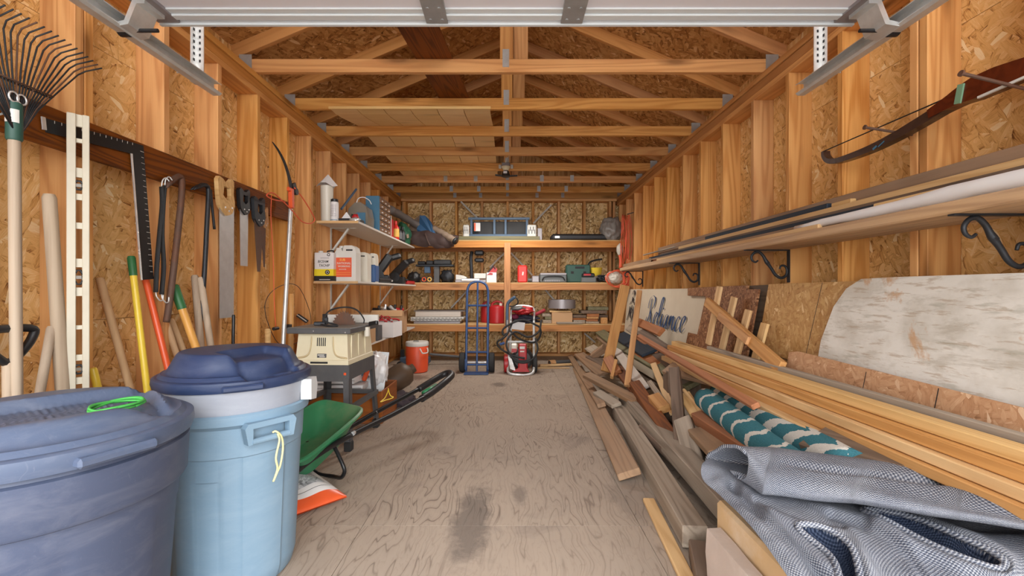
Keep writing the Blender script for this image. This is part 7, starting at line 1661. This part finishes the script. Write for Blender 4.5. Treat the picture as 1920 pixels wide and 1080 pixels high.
def inside(p, P):
    r = False
    for (x1, y1), (x2, y2) in zip(P, P[1:]+P[:1]):
        if (y1 > p[1]) != (y2 > p[1]) and p[0] < (x2-x1)*(p[1]-y1)/(y2-y1)+x1: r = not r
    return r
nu, nv = 180, 140; secs = [cr(lerp3(KD, i/nu), 10) for i in range(nu+1)]; G = []; PK = []
upv = Vector((-.3, -.45, .84)).normalized()
BASE = []
for P in secs:
    BASE.append([])
    for j in range(nv+1):
        k = j/nv*(len(P)-1); q = min(int(k), len(P)-2); BASE[-1].append(P[q].lerp(P[q+1], k-q))
PX = lambda p: (954+FL*p.x/p.y, 545-FL*(p.z-1.03)/p.y)
UV = [[PX(p) for p in r] for r in BASE]
INS = [[any(inside(q, L_) for L_ in POCKET) for q in r] for r in UV]
def nearest(p, P):
    best = (1e9, p)
    for (x1, y1), (x2, y2) in zip(P, P[1:]+P[:1]):
        ex, ey = x2-x1, y2-y1; L2 = ex*ex+ey*ey or 1e-9; t = max(0, min(1, ((p[0]-x1)*ex+(p[1]-y1)*ey)/L2)); q = (x1+ex*t, y1+ey*t); d = (p[0]-q[0])**2+(p[1]-q[1])**2
        if d < best[0]: best = (d, q)
    return best[1]
NEW = {}
for i in range(1, nu):
    for j in range(1, nv):
        if INS[i][j] and not (INS[i-1][j] and INS[i+1][j] and INS[i][j-1] and INS[i][j+1]):
            p = UV[i][j]; L_ = min(POCKET, key=lambda Q_: dseg(p, Q_)); tq = nearest(p, L_); d = (tq[0]-p[0], tq[1]-p[1])
            a = (UV[i+1][j][0]-p[0], UV[i+1][j][1]-p[1]); b = (UV[i][j+1][0]-p[0], UV[i][j+1][1]-p[1]); det = a[0]*b[1]-a[1]*b[0]
            if abs(det) < 1e-6: continue
            s_ = max(-1, min(1, (d[0]*b[1]-d[1]*b[0])/det)); t_ = max(-1, min(1, (a[0]*d[1]-a[1]*d[0])/det))
            NEW[i, j] = BASE[i][j]+(BASE[i+1][j]-BASE[i][j])*s_+(BASE[i][j+1]-BASE[i][j])*t_
for (i, j), p in NEW.items(): BASE[i][j] = p; UV[i][j] = PX(p)
for i in range(nu+1):
    row = []
    for j in range(nv+1):
        p = BASE[i][j]; uv_ = UV[i][j]; d = 0
        for L_, h, w in RIDGE: d += h*math.exp(-(dseg(uv_, L_)/w)**2)
        for L_, h, w in GROOVE: d -= h*math.exp(-(dseg(uv_, L_)/w)**2)
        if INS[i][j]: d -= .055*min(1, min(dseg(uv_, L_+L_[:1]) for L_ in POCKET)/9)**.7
        d += .004*mnoise.noise(p*16)+.006*mnoise.noise(p*6)
        row.append(p+upv*d)
    G.append(row)
PK = INS
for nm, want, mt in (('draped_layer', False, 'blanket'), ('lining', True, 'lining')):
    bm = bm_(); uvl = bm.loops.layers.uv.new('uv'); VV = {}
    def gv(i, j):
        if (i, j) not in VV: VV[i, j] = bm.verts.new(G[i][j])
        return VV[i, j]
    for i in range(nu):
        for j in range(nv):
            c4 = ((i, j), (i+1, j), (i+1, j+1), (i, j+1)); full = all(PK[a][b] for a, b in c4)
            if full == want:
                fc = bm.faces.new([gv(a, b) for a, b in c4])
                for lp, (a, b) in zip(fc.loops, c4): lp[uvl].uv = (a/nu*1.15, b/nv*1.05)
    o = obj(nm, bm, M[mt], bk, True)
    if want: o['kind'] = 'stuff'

# hems stitched round the two pockets
for L_ in POCKET:
    H_ = []
    for tq in L_[::2]:
        i, j = min(((i, j) for i in range(1, nu) for j in range(1, nv)), key=lambda q: (UV[q[0]][q[1]][0]-tq[0])**2+(UV[q[0]][q[1]][1]-tq[1])**2)
        p = UV[i][j]; d = (tq[0]-p[0], tq[1]-p[1]); a = (UV[i+1][j][0]-p[0], UV[i+1][j][1]-p[1]); b = (UV[i][j+1][0]-p[0], UV[i][j+1][1]-p[1]); det = a[0]*b[1]-a[1]*b[0] or 1e9
        s_ = max(-1, min(1, (d[0]*b[1]-d[1]*b[0])/det)); t_ = max(-1, min(1, (a[0]*d[1]-a[1]*d[0])/det))
        ad = 0
        for R_, h, w in RIDGE: ad += h*math.exp(-(dseg(tq, R_)/w)**2)
        for R_, h, w in GROOVE: ad -= h*math.exp(-(dseg(tq, R_)/w)**2)
        q = BASE[i][j]+(BASE[i+1][j]-BASE[i][j])*s_+(BASE[i][j+1]-BASE[i][j])*t_
        H_.append(q+upv*(ad+.004+.004*mnoise.noise(q*16)+.006*mnoise.noise(q*6)))
    H_ = [sum((H_[(k+e) % len(H_)] for e in (-1, 0, 1)), Vector())/3 for k in range(len(H_))]
    bm = tube(bm_(), cr(H_, 3, True), .0085, 8, True)
    uvl = bm.loops.layers.uv.new('uv')
    for fc in bm.faces:
        for lp in fc.loops: lp[uvl].uv = (lp.vert.co.x*1.0, lp.vert.co.y+lp.vert.co.z)
    obj('hem', bm, M['blanket'], bk, True)
